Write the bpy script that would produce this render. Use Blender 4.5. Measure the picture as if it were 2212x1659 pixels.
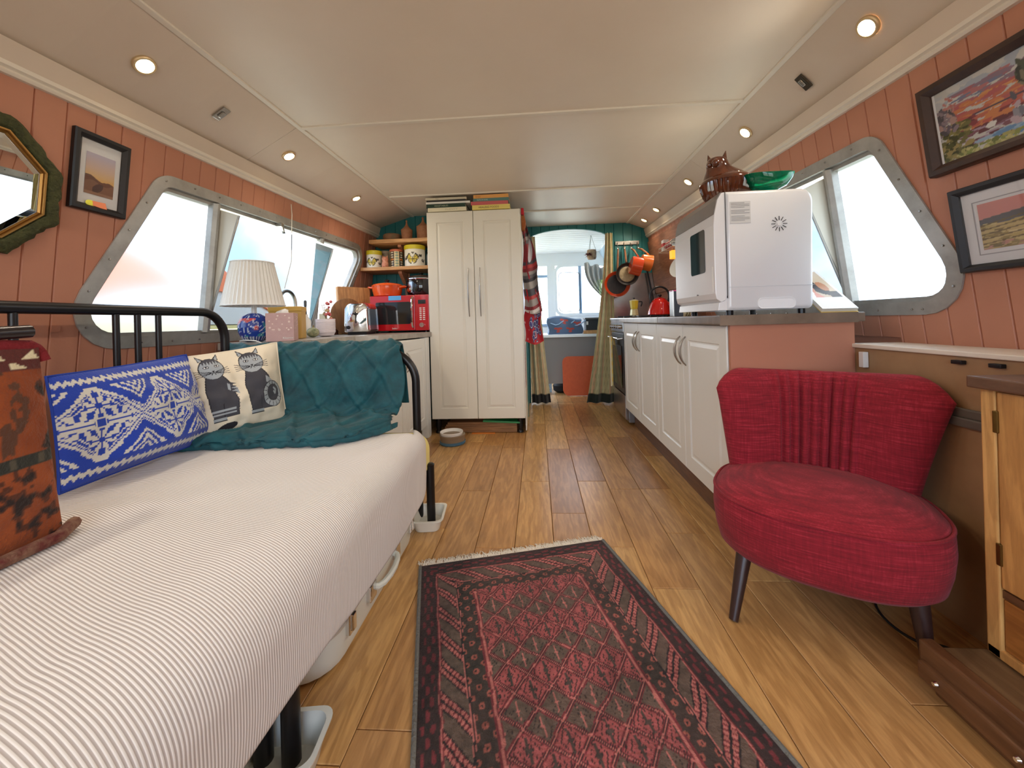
import bpy, bmesh, math, random
import numpy as np
from mathutils import Vector, Matrix, noise as mnoise

for o in list(bpy.data.objects):
    bpy.data.objects.remove(o, do_unlink=True)
SC = bpy.context.scene
COL = SC.collection
rnd = random.Random(7)

# ------------------------------------------------------------------ camera
F_PX, CX, CY, CAM_H = 830.0, 1106.0, 693.5, 0.90
YAW, ROLL = math.atan(54 / 830), 0.028
fw = Vector((-math.sin(YAW), math.cos(YAW), 0))
r0 = Vector((math.cos(YAW), math.sin(YAW), 0))
u0 = Vector((0, 0, 1))
rt = r0 * math.cos(ROLL) - u0 * math.sin(ROLL)
up = u0 * math.cos(ROLL) + r0 * math.sin(ROLL)
cam = bpy.data.cameras.new('camera')
cam.sensor_fit = 'HORIZONTAL'
cam.sensor_width = 36
cam.lens = 36 * F_PX / 2212
cam.shift_y = -(829.5 - CY) / 2212
cam.clip_start = 0.02
cam_o = bpy.data.objects.new('camera', cam)
COL.objects.link(cam_o)
M = Matrix.Identity(4)
for i in range(3):
    M[i][0], M[i][1], M[i][2] = rt[i], up[i], -fw[i]
M[2][3] = CAM_H
cam_o.matrix_world = M
SC.camera = cam_o

# ------------------------------------------------------------------ view, sky, light
SC.view_settings.view_transform = 'Standard'
SC.view_settings.look = 'None'
SC.view_settings.exposure = 0.98
SC.view_settings.gamma = 1.0
SC.view_settings.use_curve_mapping = False
SKY = 4.7
w = bpy.data.worlds.new('sky')
SC.world = w
w.use_nodes = True
nt = w.node_tree
nt.nodes.clear()
wo = nt.nodes.new('ShaderNodeOutputWorld')
bg = nt.nodes.new('ShaderNodeBackground')
tc = nt.nodes.new('ShaderNodeTexCoord')
nz = nt.nodes.new('ShaderNodeTexNoise')
nz.inputs['Scale'].default_value = 3.0
nz.inputs['Detail'].default_value = 5.0
cr = nt.nodes.new('ShaderNodeValToRGB')
cr.color_ramp.elements[0].position = 0.42
cr.color_ramp.elements[0].color = (0.44, 0.66, 0.98, 1)
cr.color_ramp.elements[1].position = 0.60
cr.color_ramp.elements[1].color = (0.97, 0.985, 1.0, 1)
sx = nt.nodes.new('ShaderNodeSeparateXYZ')
rp = nt.nodes.new('ShaderNodeValToRGB')          # below the horizon: pale river water and bank
rp.color_ramp.elements[0].position = 0.47
rp.color_ramp.elements[0].color = (0, 0, 0, 1)
rp.color_ramp.elements[1].position = 0.53
rp.color_ramp.elements[1].color = (1, 1, 1, 1)
ma = nt.nodes.new('ShaderNodeMath')
ma.operation = 'MULTIPLY_ADD'
ma.inputs[1].default_value = 0.5
ma.inputs[2].default_value = 0.5
mx = nt.nodes.new('ShaderNodeMixRGB')
mx.inputs[1].default_value = (0.40, 0.43, 0.38, 1)
nt.links.new(tc.outputs['Generated'], nz.inputs['Vector'])
nt.links.new(nz.outputs['Fac'], cr.inputs['Fac'])
nt.links.new(tc.outputs['Generated'], sx.inputs[0])
nt.links.new(sx.outputs['Z'], ma.inputs[0])
nt.links.new(ma.outputs[0], rp.inputs['Fac'])
nt.links.new(rp.outputs['Color'], mx.inputs[0])
nt.links.new(cr.outputs['Color'], mx.inputs[2])
nt.links.new(mx.outputs[0], bg.inputs['Color'])
bg.inputs['Strength'].default_value = SKY
nt.links.new(bg.outputs[0], wo.inputs[0])


def portal(loc, rot, sx_, sy_):
    """sky portal in a window opening (gives no light of its own)"""
    l = bpy.data.lights.new('window_portal', 'AREA')
    l.shape = 'RECTANGLE'
    l.size, l.size_y = sx_, sy_
    l.cycles.is_portal = True
    o = bpy.data.objects.new('window_portal', l)
    o.location = loc
    o.rotation_euler = rot
    COL.objects.link(o)


HP = math.pi / 2
portal((-1.66, 2.28, 1.22), (0, -HP, 0), 0.8, 2.3)     # left side window
portal((1.40, 2.10, 1.22), (0, HP, 0), 0.8, 2.0)       # right side window
portal((0.0, -1.72, 1.15), (HP, 0, 0), 2.3, 1.3)       # glazed stern doors behind the camera
portal((-1.27, 5.2, 1.28), (0, -HP, 0), 0.95, 1.6)      # unseen side window added to brighten the wheelhouse
portal((0.3, 6.08, 1.25), (-HP, 0, 0), 2.0, 0.95)      # wheelhouse windows


# ------------------------------------------------------------------ helpers
def lin(c):
    out = []
    for v in c[:3]:
        v = v / 255.0
        out.append(v / 12.92 if v <= 0.04045 else ((v + 0.055) / 1.055) ** 2.4)
    return tuple(out)


def lin4(c):
    return lin(c) + (1.0,)


MATS = {}


def mat(name, rgb, rough=0.5, metal=0.0, spec=0.5, vary=None, bump=None, sheen=0, coat=0,
        stretch=None, alpha=None, trans=0, emit=0, vcol=False):
    """principled material; vary=(scale, second rgb) mixes in noise, bump=(scale, strength)"""
    if name in MATS:
        return MATS[name]
    m = bpy.data.materials.new(name)
    m.use_nodes = True
    n = m.node_tree
    b = n.nodes['Principled BSDF']
    b.inputs['Base Color'].default_value = lin4(rgb)
    b.inputs['Roughness'].default_value = rough
    b.inputs['Metallic'].default_value = metal
    b.inputs['Specular IOR Level'].default_value = spec
    b.inputs['Sheen Weight'].default_value = sheen
    b.inputs['Coat Weight'].default_value = coat
    b.inputs['Coat Roughness'].default_value = 0.06
    b.inputs['Transmission Weight'].default_value = trans
    if emit:
        b.inputs['Emission Color'].default_value = lin4(rgb)
        b.inputs['Emission Strength'].default_value = emit
    vec = None
    if vary or bump:
        t = n.nodes.new('ShaderNodeTexCoord')
        mp = n.nodes.new('ShaderNodeMapping')
        n.links.new(t.outputs['Object'], mp.inputs['Vector'])
        if stretch:
            mp.inputs['Scale'].default_value = stretch
        vec = mp.outputs['Vector']
    src = None
    if vcol:
        a = n.nodes.new('ShaderNodeVertexColor')
        a.layer_name = 'Col'
        src = a.outputs['Color']
        n.links.new(src, b.inputs['Base Color'])
    if vary:
        x = n.nodes.new('ShaderNodeTexNoise')
        x.inputs['Scale'].default_value = vary[0]
        x.inputs['Detail'].default_value = 6
        x.inputs['Roughness'].default_value = 0.62
        n.links.new(vec, x.inputs['Vector'])
        rr = n.nodes.new('ShaderNodeValToRGB')
        rr.color_ramp.elements[0].position = 0.35
        rr.color_ramp.elements[1].position = 0.68
        n.links.new(x.outputs['Fac'], rr.inputs['Fac'])
        mi = n.nodes.new('ShaderNodeMixRGB')
        n.links.new(rr.outputs['Color'], mi.inputs[0])
        if src:
            n.links.new(src, mi.inputs[1])
            mul = n.nodes.new('ShaderNodeMixRGB')
            mul.blend_type = 'MULTIPLY'
            mul.inputs[0].default_value = 1
            mul.inputs[2].default_value = lin4(vary[1])
            n.links.new(src, mul.inputs[1])
            n.links.new(mul.outputs[0], mi.inputs[2])
        else:
            mi.inputs[1].default_value = lin4(rgb)
            mi.inputs[2].default_value = lin4(vary[1])
        n.links.new(mi.outputs[0], b.inputs['Base Color'])
    if bump:
        x = n.nodes.new('ShaderNodeTexNoise')
        x.inputs['Scale'].default_value = bump[0]
        x.inputs['Detail'].default_value = 4
        n.links.new(vec, x.inputs['Vector'])
        bp = n.nodes.new('ShaderNodeBump')
        bp.inputs['Strength'].default_value = bump[1]
        bp.inputs['Distance'].default_value = 0.01
        n.links.new(x.outputs['Fac'], bp.inputs['Height'])
        n.links.new(bp.outputs[0], b.inputs['Normal'])
    MATS[name] = m
    return m


class MB:
    """collects geometry (world coordinates) for one mesh object"""

    def __init__(self):
        self.v = []
        self.f = []
        self.c = None
        self.uv = None
        self.fm = []

    def add(self, vs, fs, m=0):
        k = len(self.v)
        self.v += [tuple(p) for p in vs]
        self.f += [tuple(i + k for i in f) for f in fs]
        self.fm += [m] * len(fs)
        return self

    def box(self, lo, hi, R=None, m=0):
        x0, y0, z0 = lo
        x1, y1, z1 = hi
        vs = [Vector(p) for p in ((x0, y0, z0), (x1, y0, z0), (x1, y1, z0), (x0, y1, z0),
                                  (x0, y0, z1), (x1, y0, z1), (x1, y1, z1), (x0, y1, z1))]
        if R is not None:
            vs = [R @ p for p in vs]
        return self.add(vs, [(0, 3, 2, 1), (4, 5, 6, 7), (0, 1, 5, 4), (1, 2, 6, 5), (2, 3, 7, 6), (3, 0, 4, 7)], m)

    def loft(self, loops, cap0=True, cap1=True, closed=True, m=0):
        n = len(loops[0])
        vs = [p for l in loops for p in l]
        fs = []
        rng = n if closed else n - 1
        for i in range(len(loops) - 1):
            for j in range(rng):
                k = (j + 1) % n
                fs.append((i * n + j, i * n + k, (i + 1) * n + k, (i + 1) * n + j))
        if cap0:
            fs.append(tuple(range(n - 1, -1, -1)))
        if cap1:
            fs.append(tuple((len(loops) - 1) * n + j for j in range(n)))
        return self.add(vs, fs, m)

    def cyl(self, p0, p1, ra, rb=None, seg=16, caps=True, m=0):
        rb = ra if rb is None else rb
        p0, p1 = Vector(p0), Vector(p1)
        d = (p1 - p0).normalized()
        a = d.orthogonal().normalized()
        b = d.cross(a)
        ls = []
        for p, r in ((p0, ra), (p1, rb)):
            ls.append([p + (a * math.cos(2 * math.pi * i / seg) + b * math.sin(2 * math.pi * i / seg)) * r for i in range(seg)])
        return self.loft(ls, caps, caps, m=m)

    def lathe(self, prof, c=(0, 0, 0), seg=24, R=None, caps=True, m=0, sq=(1, 1)):
        """prof: (radius, z) list, about the vertical through c (or R-rotated axis)"""
        c = Vector(c)
        ls = []
        for r, z in prof:
            l = []
            for i in range(seg):
                a = 2 * math.pi * i / seg
                p = Vector((r * math.cos(a) * sq[0], r * math.sin(a) * sq[1], z))
                if R is not None:
                    p = R @ p
                l.append(p + c)
            ls.append(l)
        return self.loft(ls, caps, caps, m=m)

    def tube(self, pts, r, seg=10, caps=True, m=0, smooth=0):
        pts = [Vector(p) for p in pts]
        for _ in range(smooth):
            q = [pts[0]]
            for a, b in zip(pts, pts[1:]):
                q += [a * .75 + b * .25, a * .25 + b * .75]
            pts = q + [pts[-1]]
        rs = r if isinstance(r, (list, tuple)) else [r] * len(pts)
        t0 = (pts[1] - pts[0]).normalized()
        a = t0.orthogonal().normalized()
        ls = []
        for i, p in enumerate(pts):
            t = (pts[min(i + 1, len(pts) - 1)] - pts[max(i - 1, 0)]).normalized()
            a = (a - t * a.dot(t)).normalized()
            b = t.cross(a)
            rr = rs[i] if i < len(rs) else rs[-1]
            ls.append([p + (a * math.cos(2 * math.pi * j / seg) + b * math.sin(2 * math.pi * j / seg)) * rr for j in range(seg)])
        return self.loft(ls, caps, caps, m=m)

    def ball(self, c, r, seg=14, sc=(1, 1, 1), R=None, m=0):
        c = Vector(c)
        n = seg // 2
        ls = []
        for i in range(n + 1):
            th = math.pi * (i / n * .998 + .001)
            l = []
            for j in range(seg):
                p = Vector((r * sc[0] * math.sin(th) * math.cos(2 * math.pi * j / seg),
                            r * sc[1] * math.sin(th) * math.sin(2 * math.pi * j / seg), -r * sc[2] * math.cos(th)))
                if R is not None:
                    p = R @ p
                l.append(p + c)
            ls.append(l)
        return self.loft(ls, m=m)

    def prism(self, poly, o, ex, ey, ez, d0, d1, m=0):
        """polygon (x,y) in plane o,ex,ey extruded along ez from d0 to d1"""
        o, ex, ey, ez = Vector(o), Vector(ex), Vector(ey), Vector(ez)
        l0 = [o + ex * x + ey * y + ez * d0 for x, y in poly]
        l1 = [o + ex * x + ey * y + ez * d1 for x, y in poly]
        return self.loft([l0, l1], m=m)

    def grid(self, fn, nu, nv, m=0):
        """fn(u,v) -> point, u,v in 0..1"""
        vs = [fn(i / nu, j / nv) for j in range(nv + 1) for i in range(nu + 1)]
        fs = [(j * (nu + 1) + i, j * (nu + 1) + i + 1, (j + 1) * (nu + 1) + i + 1, (j + 1) * (nu + 1) + i)
              for j in range(nv) for i in range(nu)]
        return self.add(vs, fs, m)

    def build(self, name, material, parent=None, smooth=False, bevel=0, bseg=2, fix=True):
        me = bpy.data.meshes.new(name)
        me.from_pydata([tuple(p) for p in self.v], [], self.f)
        mats = material if isinstance(material, (list, tuple)) else [material]
        for mm in mats:
            me.materials.append(mm)
        if len(mats) > 1:
            me.polygons.foreach_set('material_index', self.fm)
        if self.c is not None:
            at = me.color_attributes.new('Col', 'FLOAT_COLOR', 'POINT')
            at.data.foreach_set('color', np.asarray(self.c, dtype=np.float32).ravel())
        if self.uv is not None:
            ul = me.uv_layers.new(name='UVMap')
            li = np.empty(len(me.loops), dtype=np.int32)
            me.loops.foreach_get('vertex_index', li)
            ul.data.foreach_set('uv', np.asarray(self.uv, dtype=np.float32)[li].ravel())
        if fix or bevel:
            bm = bmesh.new()
            bm.from_mesh(me)
            bmesh.ops.recalc_face_normals(bm, faces=bm.faces)
            if bevel:
                es = [e for e in bm.edges if len(e.link_faces) == 2 and e.calc_face_angle(0) > 0.6]
                bmesh.ops.bevel(bm, geom=es, offset=bevel, segments=bseg, profile=0.6, affect='EDGES', clamp_overlap=True)
            bm.to_mesh(me)
            bm.free()
        if smooth:
            me.polygons.foreach_set('use_smooth', [True] * len(me.polygons))
            if smooth != 'all':
                me.set_sharp_from_angle(angle=math.radians(42))
        me.update()
        o = bpy.data.objects.new(name, me)
        COL.objects.link(o)
        if parent is not None:
            attach(o, parent)
        return o


def attach(o, parent):
    o.parent = parent
    o.matrix_parent_inverse = Matrix.Translation(-WLOC.get(parent.name, Vector((0, 0, 0))))


WLOC = {}


def tag(o, label=None, cat=None, group=None, kind=None):
    if label:
        o['label'] = label
    if cat:
        o['category'] = cat
    if group:
        o['group'] = group
    if kind:
        o['kind'] = kind
    return o


def thing(name, label, cat, loc, group=None):
    o = bpy.data.objects.new(name, None)
    o.empty_display_size = 0.05
    COL.objects.link(o)
    o.location = loc
    WLOC[o.name] = Vector(loc)
    return tag(o, label, cat, group)


def struct(name, mb, m, label=None, **k):
    o = mb.build(name, m, **k)
    o['kind'] = 'structure'
    if label:
        o['label'] = label
    return o


def group_root(name, loc=(0, 0, 0), label=None):
    o = bpy.data.objects.new(name, None)
    COL.objects.link(o)
    o.location = loc
    WLOC[o.name] = Vector(loc)
    o['kind'] = 'structure'
    if label:
        o['label'] = label
    return o


def copy_tree(o, mat4, parent=None):
    """copy a thing with its parts; mat4 places the copy of the top object"""
    c = o.copy()
    COL.objects.link(c)
    if parent is None:
        c.matrix_world = mat4
        WLOC[c.name] = mat4.to_translation()
    else:
        c.parent = parent
        c.matrix_parent_inverse = o.matrix_parent_inverse.copy()
    for ch in o.children:
        copy_tree(ch, mat4, c)
    return c


def text_mesh(name, s, size, o, ex, ey, material, parent, depth=0.0006, align='LEFT', wscale=1.0):
    """flat lettering lying in plane o,ex,ey"""
    cu = bpy.data.curves.new(name, 'FONT')
    cu.body = s
    cu.size = size
    cu.extrude = depth
    cu.align_x = align
    cu.resolution_u = 2
    to = bpy.data.objects.new(name + '_tmp', cu)
    COL.objects.link(to)
    bpy.context.view_layer.update()
    me = bpy.data.meshes.new_from_object(to.evaluated_get(bpy.context.evaluated_depsgraph_get()))
    bpy.data.objects.remove(to, do_unlink=True)
    bpy.data.curves.remove(cu)
    o, ex, ey = Vector(o), Vector(ex).normalized(), Vector(ey).normalized()
    ez = ex.cross(ey)
    for v in me.vertices:
        x, y, z = v.co
        v.co = o + ex * x * wscale + ey * y + ez * (z + depth)
    me.name = name
    me.materials.clear()
    me.materials.append(material)
    ob = bpy.data.objects.new(name, me)
    COL.objects.link(ob)
    attach(ob, parent)
    return ob


class Ras:
    """tiny raster used to compute per-vertex print colours (x right, y up, 0..1)"""

    def __init__(self, w, h, bg):
        self.w, self.h = w, h
        self.a = np.zeros((h + 1, w + 1, 3))
        self.a[:] = lin(bg)
        xs = np.linspace(0, 1, w + 1)
        ys = np.linspace(0, 1, h + 1)
        self.X, self.Y = np.meshgrid(xs, ys)
        self.asp = h / w

    def put(self, mask, c):
        self.a[mask] = lin(c)

    def ell(self, cx, cy, rx, ry, c, rot=0):
        x, y = self.X - cx, self.Y - cy
        cs, sn = math.cos(rot), math.sin(rot)
        self.put(((x * cs + y * sn) / rx) ** 2 + ((-x * sn + y * cs) / ry) ** 2 <= 1, c)

    def rect(self, x0, y0, x1, y1, c):
        self.put((self.X >= x0) & (self.X <= x1) & (self.Y >= y0) & (self.Y <= y1), c)

    def line(self, pts, wd, c):
        for (x0, y0), (x1, y1) in zip(pts, pts[1:]):
            dx, dy = x1 - x0, (y1 - y0) * self.asp
            L = dx * dx + dy * dy + 1e-12
            t = np.clip(((self.X - x0) * dx + (self.Y - y0) * self.asp * dy) / L, 0, 1)
            d = (self.X - x0 - t * dx) ** 2 + ((self.Y - y0) * self.asp - t * dy) ** 2
            self.put(d <= wd * wd, c)

    def poly(self, pts, c):
        inside = np.zeros_like(self.X, dtype=bool)
        n = len(pts)
        for i in range(n):
            x0, y0 = pts[i]
            x1, y1 = pts[(i + 1) % n]
            if y0 == y1:
                continue
            cond = ((y0 > self.Y) != (y1 > self.Y)) & (self.X < (x1 - x0) * (self.Y - y0) / (y1 - y0) + x0)
            inside ^= cond
        self.put(inside, c)

    def cols(self):
        a = np.ones((self.h + 1, self.w + 1, 4))
        a[:, :, :3] = self.a
        return a.reshape(-1, 4)


def fnoise(p, s):
    return mnoise.noise(Vector(p) * s)


def picture_grid(ras, o, ex, ey):
    """flat printed sheet: raster ras on the plane o + x*ex + y*ey"""
    mb = MB()
    o, ex, ey = Vector(o), Vector(ex), Vector(ey)
    mb.grid(lambda u, v: o + ex * u + ey * v, ras.w, ras.h)
    mb.c = ras.cols()
    return mb


def rrect(x0, y0, x1, y1, r, n=5):
    """rounded rectangle outline"""
    p = []
    for cx_, cy_, a in ((x1 - r, y0 + r, -90), (x1 - r, y1 - r, 0), (x0 + r, y1 - r, 90), (x0 + r, y0 + r, 180)):
        for i in range(n + 1):
            t = math.radians(a + 90 * i / n)
            p.append((cx_ + r * math.cos(t), cy_ + r * math.sin(t)))
    return p
# ================================================================== THE SETTING
def Zc(y):
    return 1.955 - 0.008 * y


def XL(y):
    return -1.265 + 0.03 * y


def XR(y):
    return 1.07 - 0.017 * y


def zb(y):
    return 1.625 + 0.03 * y


LT, RT = 0.12, 0.13


def lw(y, z, d=0.0):
    return Vector((-(1.52 + LT * (1.66 - z)) + d, y, z))


def rw(y, z, d=0.0):
    return Vector((1.22 + RT * (1.66 - z) - d, y, z))


Y0, YL, YR, YF = -1.7, 3.60, 4.20, 6.0

m_salmon = mat('salmon_paint', (187, 128, 101), 0.55, vary=(2.2, (180, 120, 94)), bump=(60, 0.05))
m_teal = mat('teal_paint', (24, 112, 112), 0.5, vary=(3, (20, 100, 102)), bump=(50, 0.05))
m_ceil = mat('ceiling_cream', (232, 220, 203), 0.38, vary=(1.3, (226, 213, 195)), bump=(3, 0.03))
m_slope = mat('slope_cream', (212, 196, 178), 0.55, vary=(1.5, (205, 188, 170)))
m_cream = mat('cream_gloss', (226, 216, 200), 0.4)
m_alu = mat('window_aluminium', (176, 174, 168), 0.36, 0.35, vary=(9, (150, 147, 140)))
m_steel = mat('steel', (190, 188, 184), 0.25, 1.0, vary=(6, (160, 158, 154)))
m_chrome = mat('chrome', (225, 225, 225), 0.08, 1.0)
m_black = mat('black_metal', (24, 22, 24), 0.35, 0.2)
m_white = mat('white_lacquer', (226, 224, 218), 0.35)
m_whitepl = mat('white_plastic', (228, 228, 228), 0.3)
m_dark = mat('dark_void', (18, 15, 14), 0.8)


def oak(name, tones, stretch, rough=0.36, gscale=1.0):
    """wood: per-object tone from Object Info, long grain from stretched noise"""
    m = bpy.data.materials.new(name)
    m.use_nodes = True
    n = m.node_tree
    b = n.nodes['Principled BSDF']
    t = n.nodes.new('ShaderNodeTexCoord')
    oi = n.nodes.new('ShaderNodeObjectInfo')
    mp = n.nodes.new('ShaderNodeMapping')
    mp.inputs['Scale'].default_value = stretch
    n.links.new(t.outputs['Object'], mp.inputs['Vector'])
    mulr = n.nodes.new('ShaderNodeMath')
    mulr.operation = 'MULTIPLY'
    mulr.inputs[1].default_value = 57.0
    n.links.new(oi.outputs['Random'], mulr.inputs[0])
    cb = n.nodes.new('ShaderNodeCombineXYZ')
    n.links.new(mulr.outputs[0], cb.inputs[0])
    n.links.new(mulr.outputs[0], cb.inputs[1])
    va = n.nodes.new('ShaderNodeVectorMath')
    n.links.new(mp.outputs[0], va.inputs[0])
    n.links.new(cb.outputs[0], va.inputs[1])
    base = n.nodes.new('ShaderNodeValToRGB')
    base.color_ramp.interpolation = 'LINEAR'
    els = base.color_ramp.elements
    els[0].color = lin4(tones[0])
    els[1].color = lin4(tones[-1])
    for i, c in enumerate(tones[1:-1]):
        e = els.new((i + 1) / (len(tones) - 1))
        e.color = lin4(c)
    n.links.new(oi.outputs['Random'], base.inputs[0])
    # cathedral grain: distorted bands
    n1 = n.nodes.new('ShaderNodeTexNoise')
    n1.inputs['Scale'].default_value = 1.6 * gscale
    n1.inputs['Detail'].default_value = 3
    n.links.new(va.outputs[0], n1.inputs['Vector'])
    m1 = n.nodes.new('ShaderNodeMath')
    m1.operation = 'MULTIPLY'
    m1.inputs[1].default_value = 46
    n.links.new(n1.outputs['Fac'], m1.inputs[0])
    m2 = n.nodes.new('ShaderNodeMath')
    m2.operation = 'SINE'
    n.links.new(m1.outputs[0], m2.inputs[0])
    r1 = n.nodes.new('ShaderNodeValToRGB')
    r1.color_ramp.elements[0].position = 0.30
    r1.color_ramp.elements[0].color = (0.72, 0.66, 0.60, 1)
    r1.color_ramp.elements[1].position = 0.75
    r1.color_ramp.elements[1].color = (1.03, 1.03, 1.03, 1)
    ma1 = n.nodes.new('ShaderNodeMath')
    ma1.operation = 'MULTIPLY_ADD'
    ma1.inputs[1].default_value = 0.5
    ma1.inputs[2].default_value = 0.5
    n.links.new(m2.outputs[0], ma1.inputs[0])
    n.links.new(ma1.outputs[0], r1.inputs[0])
    n2 = n.nodes.new('ShaderNodeTexNoise')
    n2.inputs['Scale'].default_value = 5 * gscale
    n2.inputs['Detail'].default_value = 8
    n2.inputs['Roughness'].default_value = 0.7
    n.links.new(va.outputs[0], n2.inputs['Vector'])
    r2 = n.nodes.new('ShaderNodeValToRGB')
    r2.color_ramp.elements[0].position = 0.25
    r2.color_ramp.elements[0].color = (0.55, 0.47, 0.40, 1)
    r2.color_ramp.elements[1].position = 0.60
    r2.color_ramp.elements[1].color = (1.05, 1.04, 1.02, 1)
    n.links.new(n2.outputs['Fac'], r2.inputs[0])
    a = n.nodes.new('ShaderNodeMixRGB')
    a.blend_type = 'MULTIPLY'
    a.inputs[0].default_value = 0.55
    n.links.new(base.outputs[0], a.inputs[1])
    n.links.new(r1.outputs[0], a.inputs[2])
    c = n.nodes.new('ShaderNodeMixRGB')
    c.blend_type = 'MULTIPLY'
    c.inputs[0].default_value = 0.8
    n.links.new(a.outputs[0], c.inputs[1])
    n.links.new(r2.outputs[0], c.inputs[2])
    n.links.new(c.outputs[0], b.inputs['Base Color'])
    b.inputs['Roughness'].default_value = rough
    MATS[name] = m
    return m


m_oak = oak('oak_floor', [(182, 134, 82), (200, 154, 98), (210, 168, 110), (190, 144, 90), (172, 126, 80), (206, 162, 106)],
            (9, 1.0, 9), 0.29)
m_pine = oak('pine', [(206, 150, 84), (222, 172, 104)], (9, 9, 1.0), 0.45)
m_shelfwood = oak('shelf_wood', [(214, 166, 112), (206, 156, 100)], (1.0, 9, 9), 0.5)
m_darkwood = oak('dark_wood', [(104, 70, 44), (112, 76, 48)], (9, 1.0, 9), 0.42)
m_board = oak('chopping_board_wood', [(206, 160, 104), (186, 134, 82)], (9, 9, 1.2), 0.5)


# -------------------------------------------------- floor with planks
fl = struct('floor', MB().box((-1.75, Y0, -0.06), (1.45, YF + 0.1, -0.013)), m_dark)
edges = [-0.114 + 0.157 * k for k in range(-11, 10)]
for xa in edges:
    xa0, xb0 = max(xa, -1.74), min(xa + 0.157, 1.44)
    if xb0 - xa0 < 0.02:
        continue
    y = Y0 + rnd.uniform(-0.9, 0)
    while y < YF:
        L = rnd.choice((0.42, 0.62, 0.9, 1.2, 1.2, 0.75))
        ya, yb_ = max(y, Y0), min(y + L, YF)
        y += L
        if yb_ - ya < 0.05:
            continue
        zt = rnd.uniform(-0.0006, 0)
        mb = MB()
        g = 0.0009
        x0_, x1_, q0, q1 = xa0 + g, xb0 - g, ya + g, yb_ - g
        b_ = 0.0016
        mb.add([(x0_, q0, -0.013), (x1_, q0, -0.013), (x1_, q1, -0.013), (x0_, q1, -0.013),
                (x0_, q0, zt - b_), (x1_, q0, zt - b_), (x1_, q1, zt - b_), (x0_, q1, zt - b_),
                (x0_ + b_, q0 + b_, zt), (x1_ - b_, q0 + b_, zt), (x1_ - b_, q1 - b_, zt), (x0_ + b_, q1 - b_, zt)],
               [(0, 1, 5, 4), (1, 2, 6, 5), (2, 3, 7, 6), (3, 0, 4, 7), (4, 5, 9, 8), (5, 6, 10, 9), (6, 7, 11, 10), (7, 4, 8, 11), (8, 9, 10, 11)])
        mb.build('plank', m_oak, fl, fix=False)


# -------------------------------------------------- polygon helpers for walls
def round_poly(pts, rads, n=7):
    out = []
    k = len(pts)
    for i in range(k):
        p, a, b = Vector(pts[i]), Vector(pts[i - 1]), Vector(pts[(i + 1) % k])
        da, db = (a - p).normalized(), (b - p).normalized()
        ang = da.angle(db)
        t = rads[i] / math.tan(ang / 2)
        bis = (da + db).normalized()
        c = p + bis * (rads[i] / math.sin(ang / 2))
        s, e = p + da * t, p + db * t
        a0 = math.atan2(s.y - c.y, s.x - c.x)
        a1 = math.atan2(e.y - c.y, e.x - c.x)
        while a1 - a0 > math.pi:
            a1 -= 2 * math.pi
        while a1 - a0 < -math.pi:
            a1 += 2 * math.pi
        for j in range(n + 1):
            q = a0 + (a1 - a0) * j / n
            out.append((c.x + rads[i] * math.cos(q), c.y + rads[i] * math.sin(q)))
    return out


def inset_poly(pts, d):
    k = len(pts)
    cen = Vector((sum(p[0] for p in pts) / k, sum(p[1] for p in pts) / k))
    ls = []
    for i in range(k):
        a, b = Vector(pts[i]), Vector(pts[(i + 1) % k])
        t = (b - a).normalized()
        nn = Vector((-t.y, t.x))
        if nn.dot(cen - a) < 0:
            nn = -nn
        ls.append((a + nn * d, t))
    out = []
    for i in range(k):
        (p, t), (q, s) = ls[i - 1], ls[i]
        den = t.x * s.y - t.y * s.x
        u = ((q.x - p.x) * s.y - (q.y - p.y) * s.x) / den
        out.append((p.x + t.x * u, p.y + t.y * u))
    return out


def clip_poly(pts, a, sign):
    """keep sign*(x-a) >= 0"""
    out = []
    k = len(pts)
    for i in range(k):
        p, q = pts[i], pts[(i + 1) % k]
        fp, fq = sign * (p[0] - a), sign * (q[0] - a)
        if fp >= 0:
            out.append(p)
        if fp * fq < 0:
            t = fp / (fp - fq)
            out.append((p[0] + (q[0] - p[0]) * t, p[1] + (q[1] - p[1]) * t))
    return out


def interval(poly, u):
    zs = []
    k = len(poly)
    for i in range(k):
        (a, za), (b, zb_) = poly[i], poly[(i + 1) % k]
        if (a <= u <= b) or (b <= u <= a):
            if abs(b - a) < 1e-9:
                zs += [za, zb_]
            else:
                zs.append(za + (zb_ - za) * (u - a) / (b - a))
    if len(zs) < 2:
        return None
    return min(zs), max(zs)


def wall_slab(name, mp, u0, u1, zbot, ztop, opening, m, thick=0.05):
    """structural wall behind the boards, with its opening"""
    us = sorted(set([u0, u1] + [u for u, _ in opening] + [u0 + (u1 - u0) * i / 12 for i in range(13)])) if opening else [u0 + (u1 - u0) * i / 8 for i in range(9)]
    us = [u for u in us if u0 <= u <= u1]
    mb = MB()

    def quad(a, b, d):
        mb.add([mp(*p, d) for p in (a[0], a[1], b[1], b[0])], [(0, 1, 2, 3)])
    for a, b in zip(us, us[1:]):
        if b - a < 1e-6:
            continue
        ia = interval(opening, a + 1e-7) if opening else None
        ib = interval(opening, b - 1e-7) if opening else None
        for d in (-0.008, -thick):
            if ia and ib:
                quad(((a, zbot(a)), (a, ia[0])), ((b, zbot(b)), (b, ib[0])), d)
                quad(((a, ia[1]), (a, ztop(a))), ((b, ib[1]), (b, ztop(b))), d)
            else:
                quad(((a, zbot(a)), (a, ztop(a))), ((b, zbot(b)), (b, ztop(b))), d)
    if opening:
        k = len(opening)
        for i in range(k):
            p, q = opening[i], opening[(i + 1) % k]
            mb.add([mp(*p, 0), mp(*q, 0), mp(*q, -thick), mp(*p, -thick)], [(0, 1, 2, 3)])
    return struct(name, mb, m, fix=False)


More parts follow.
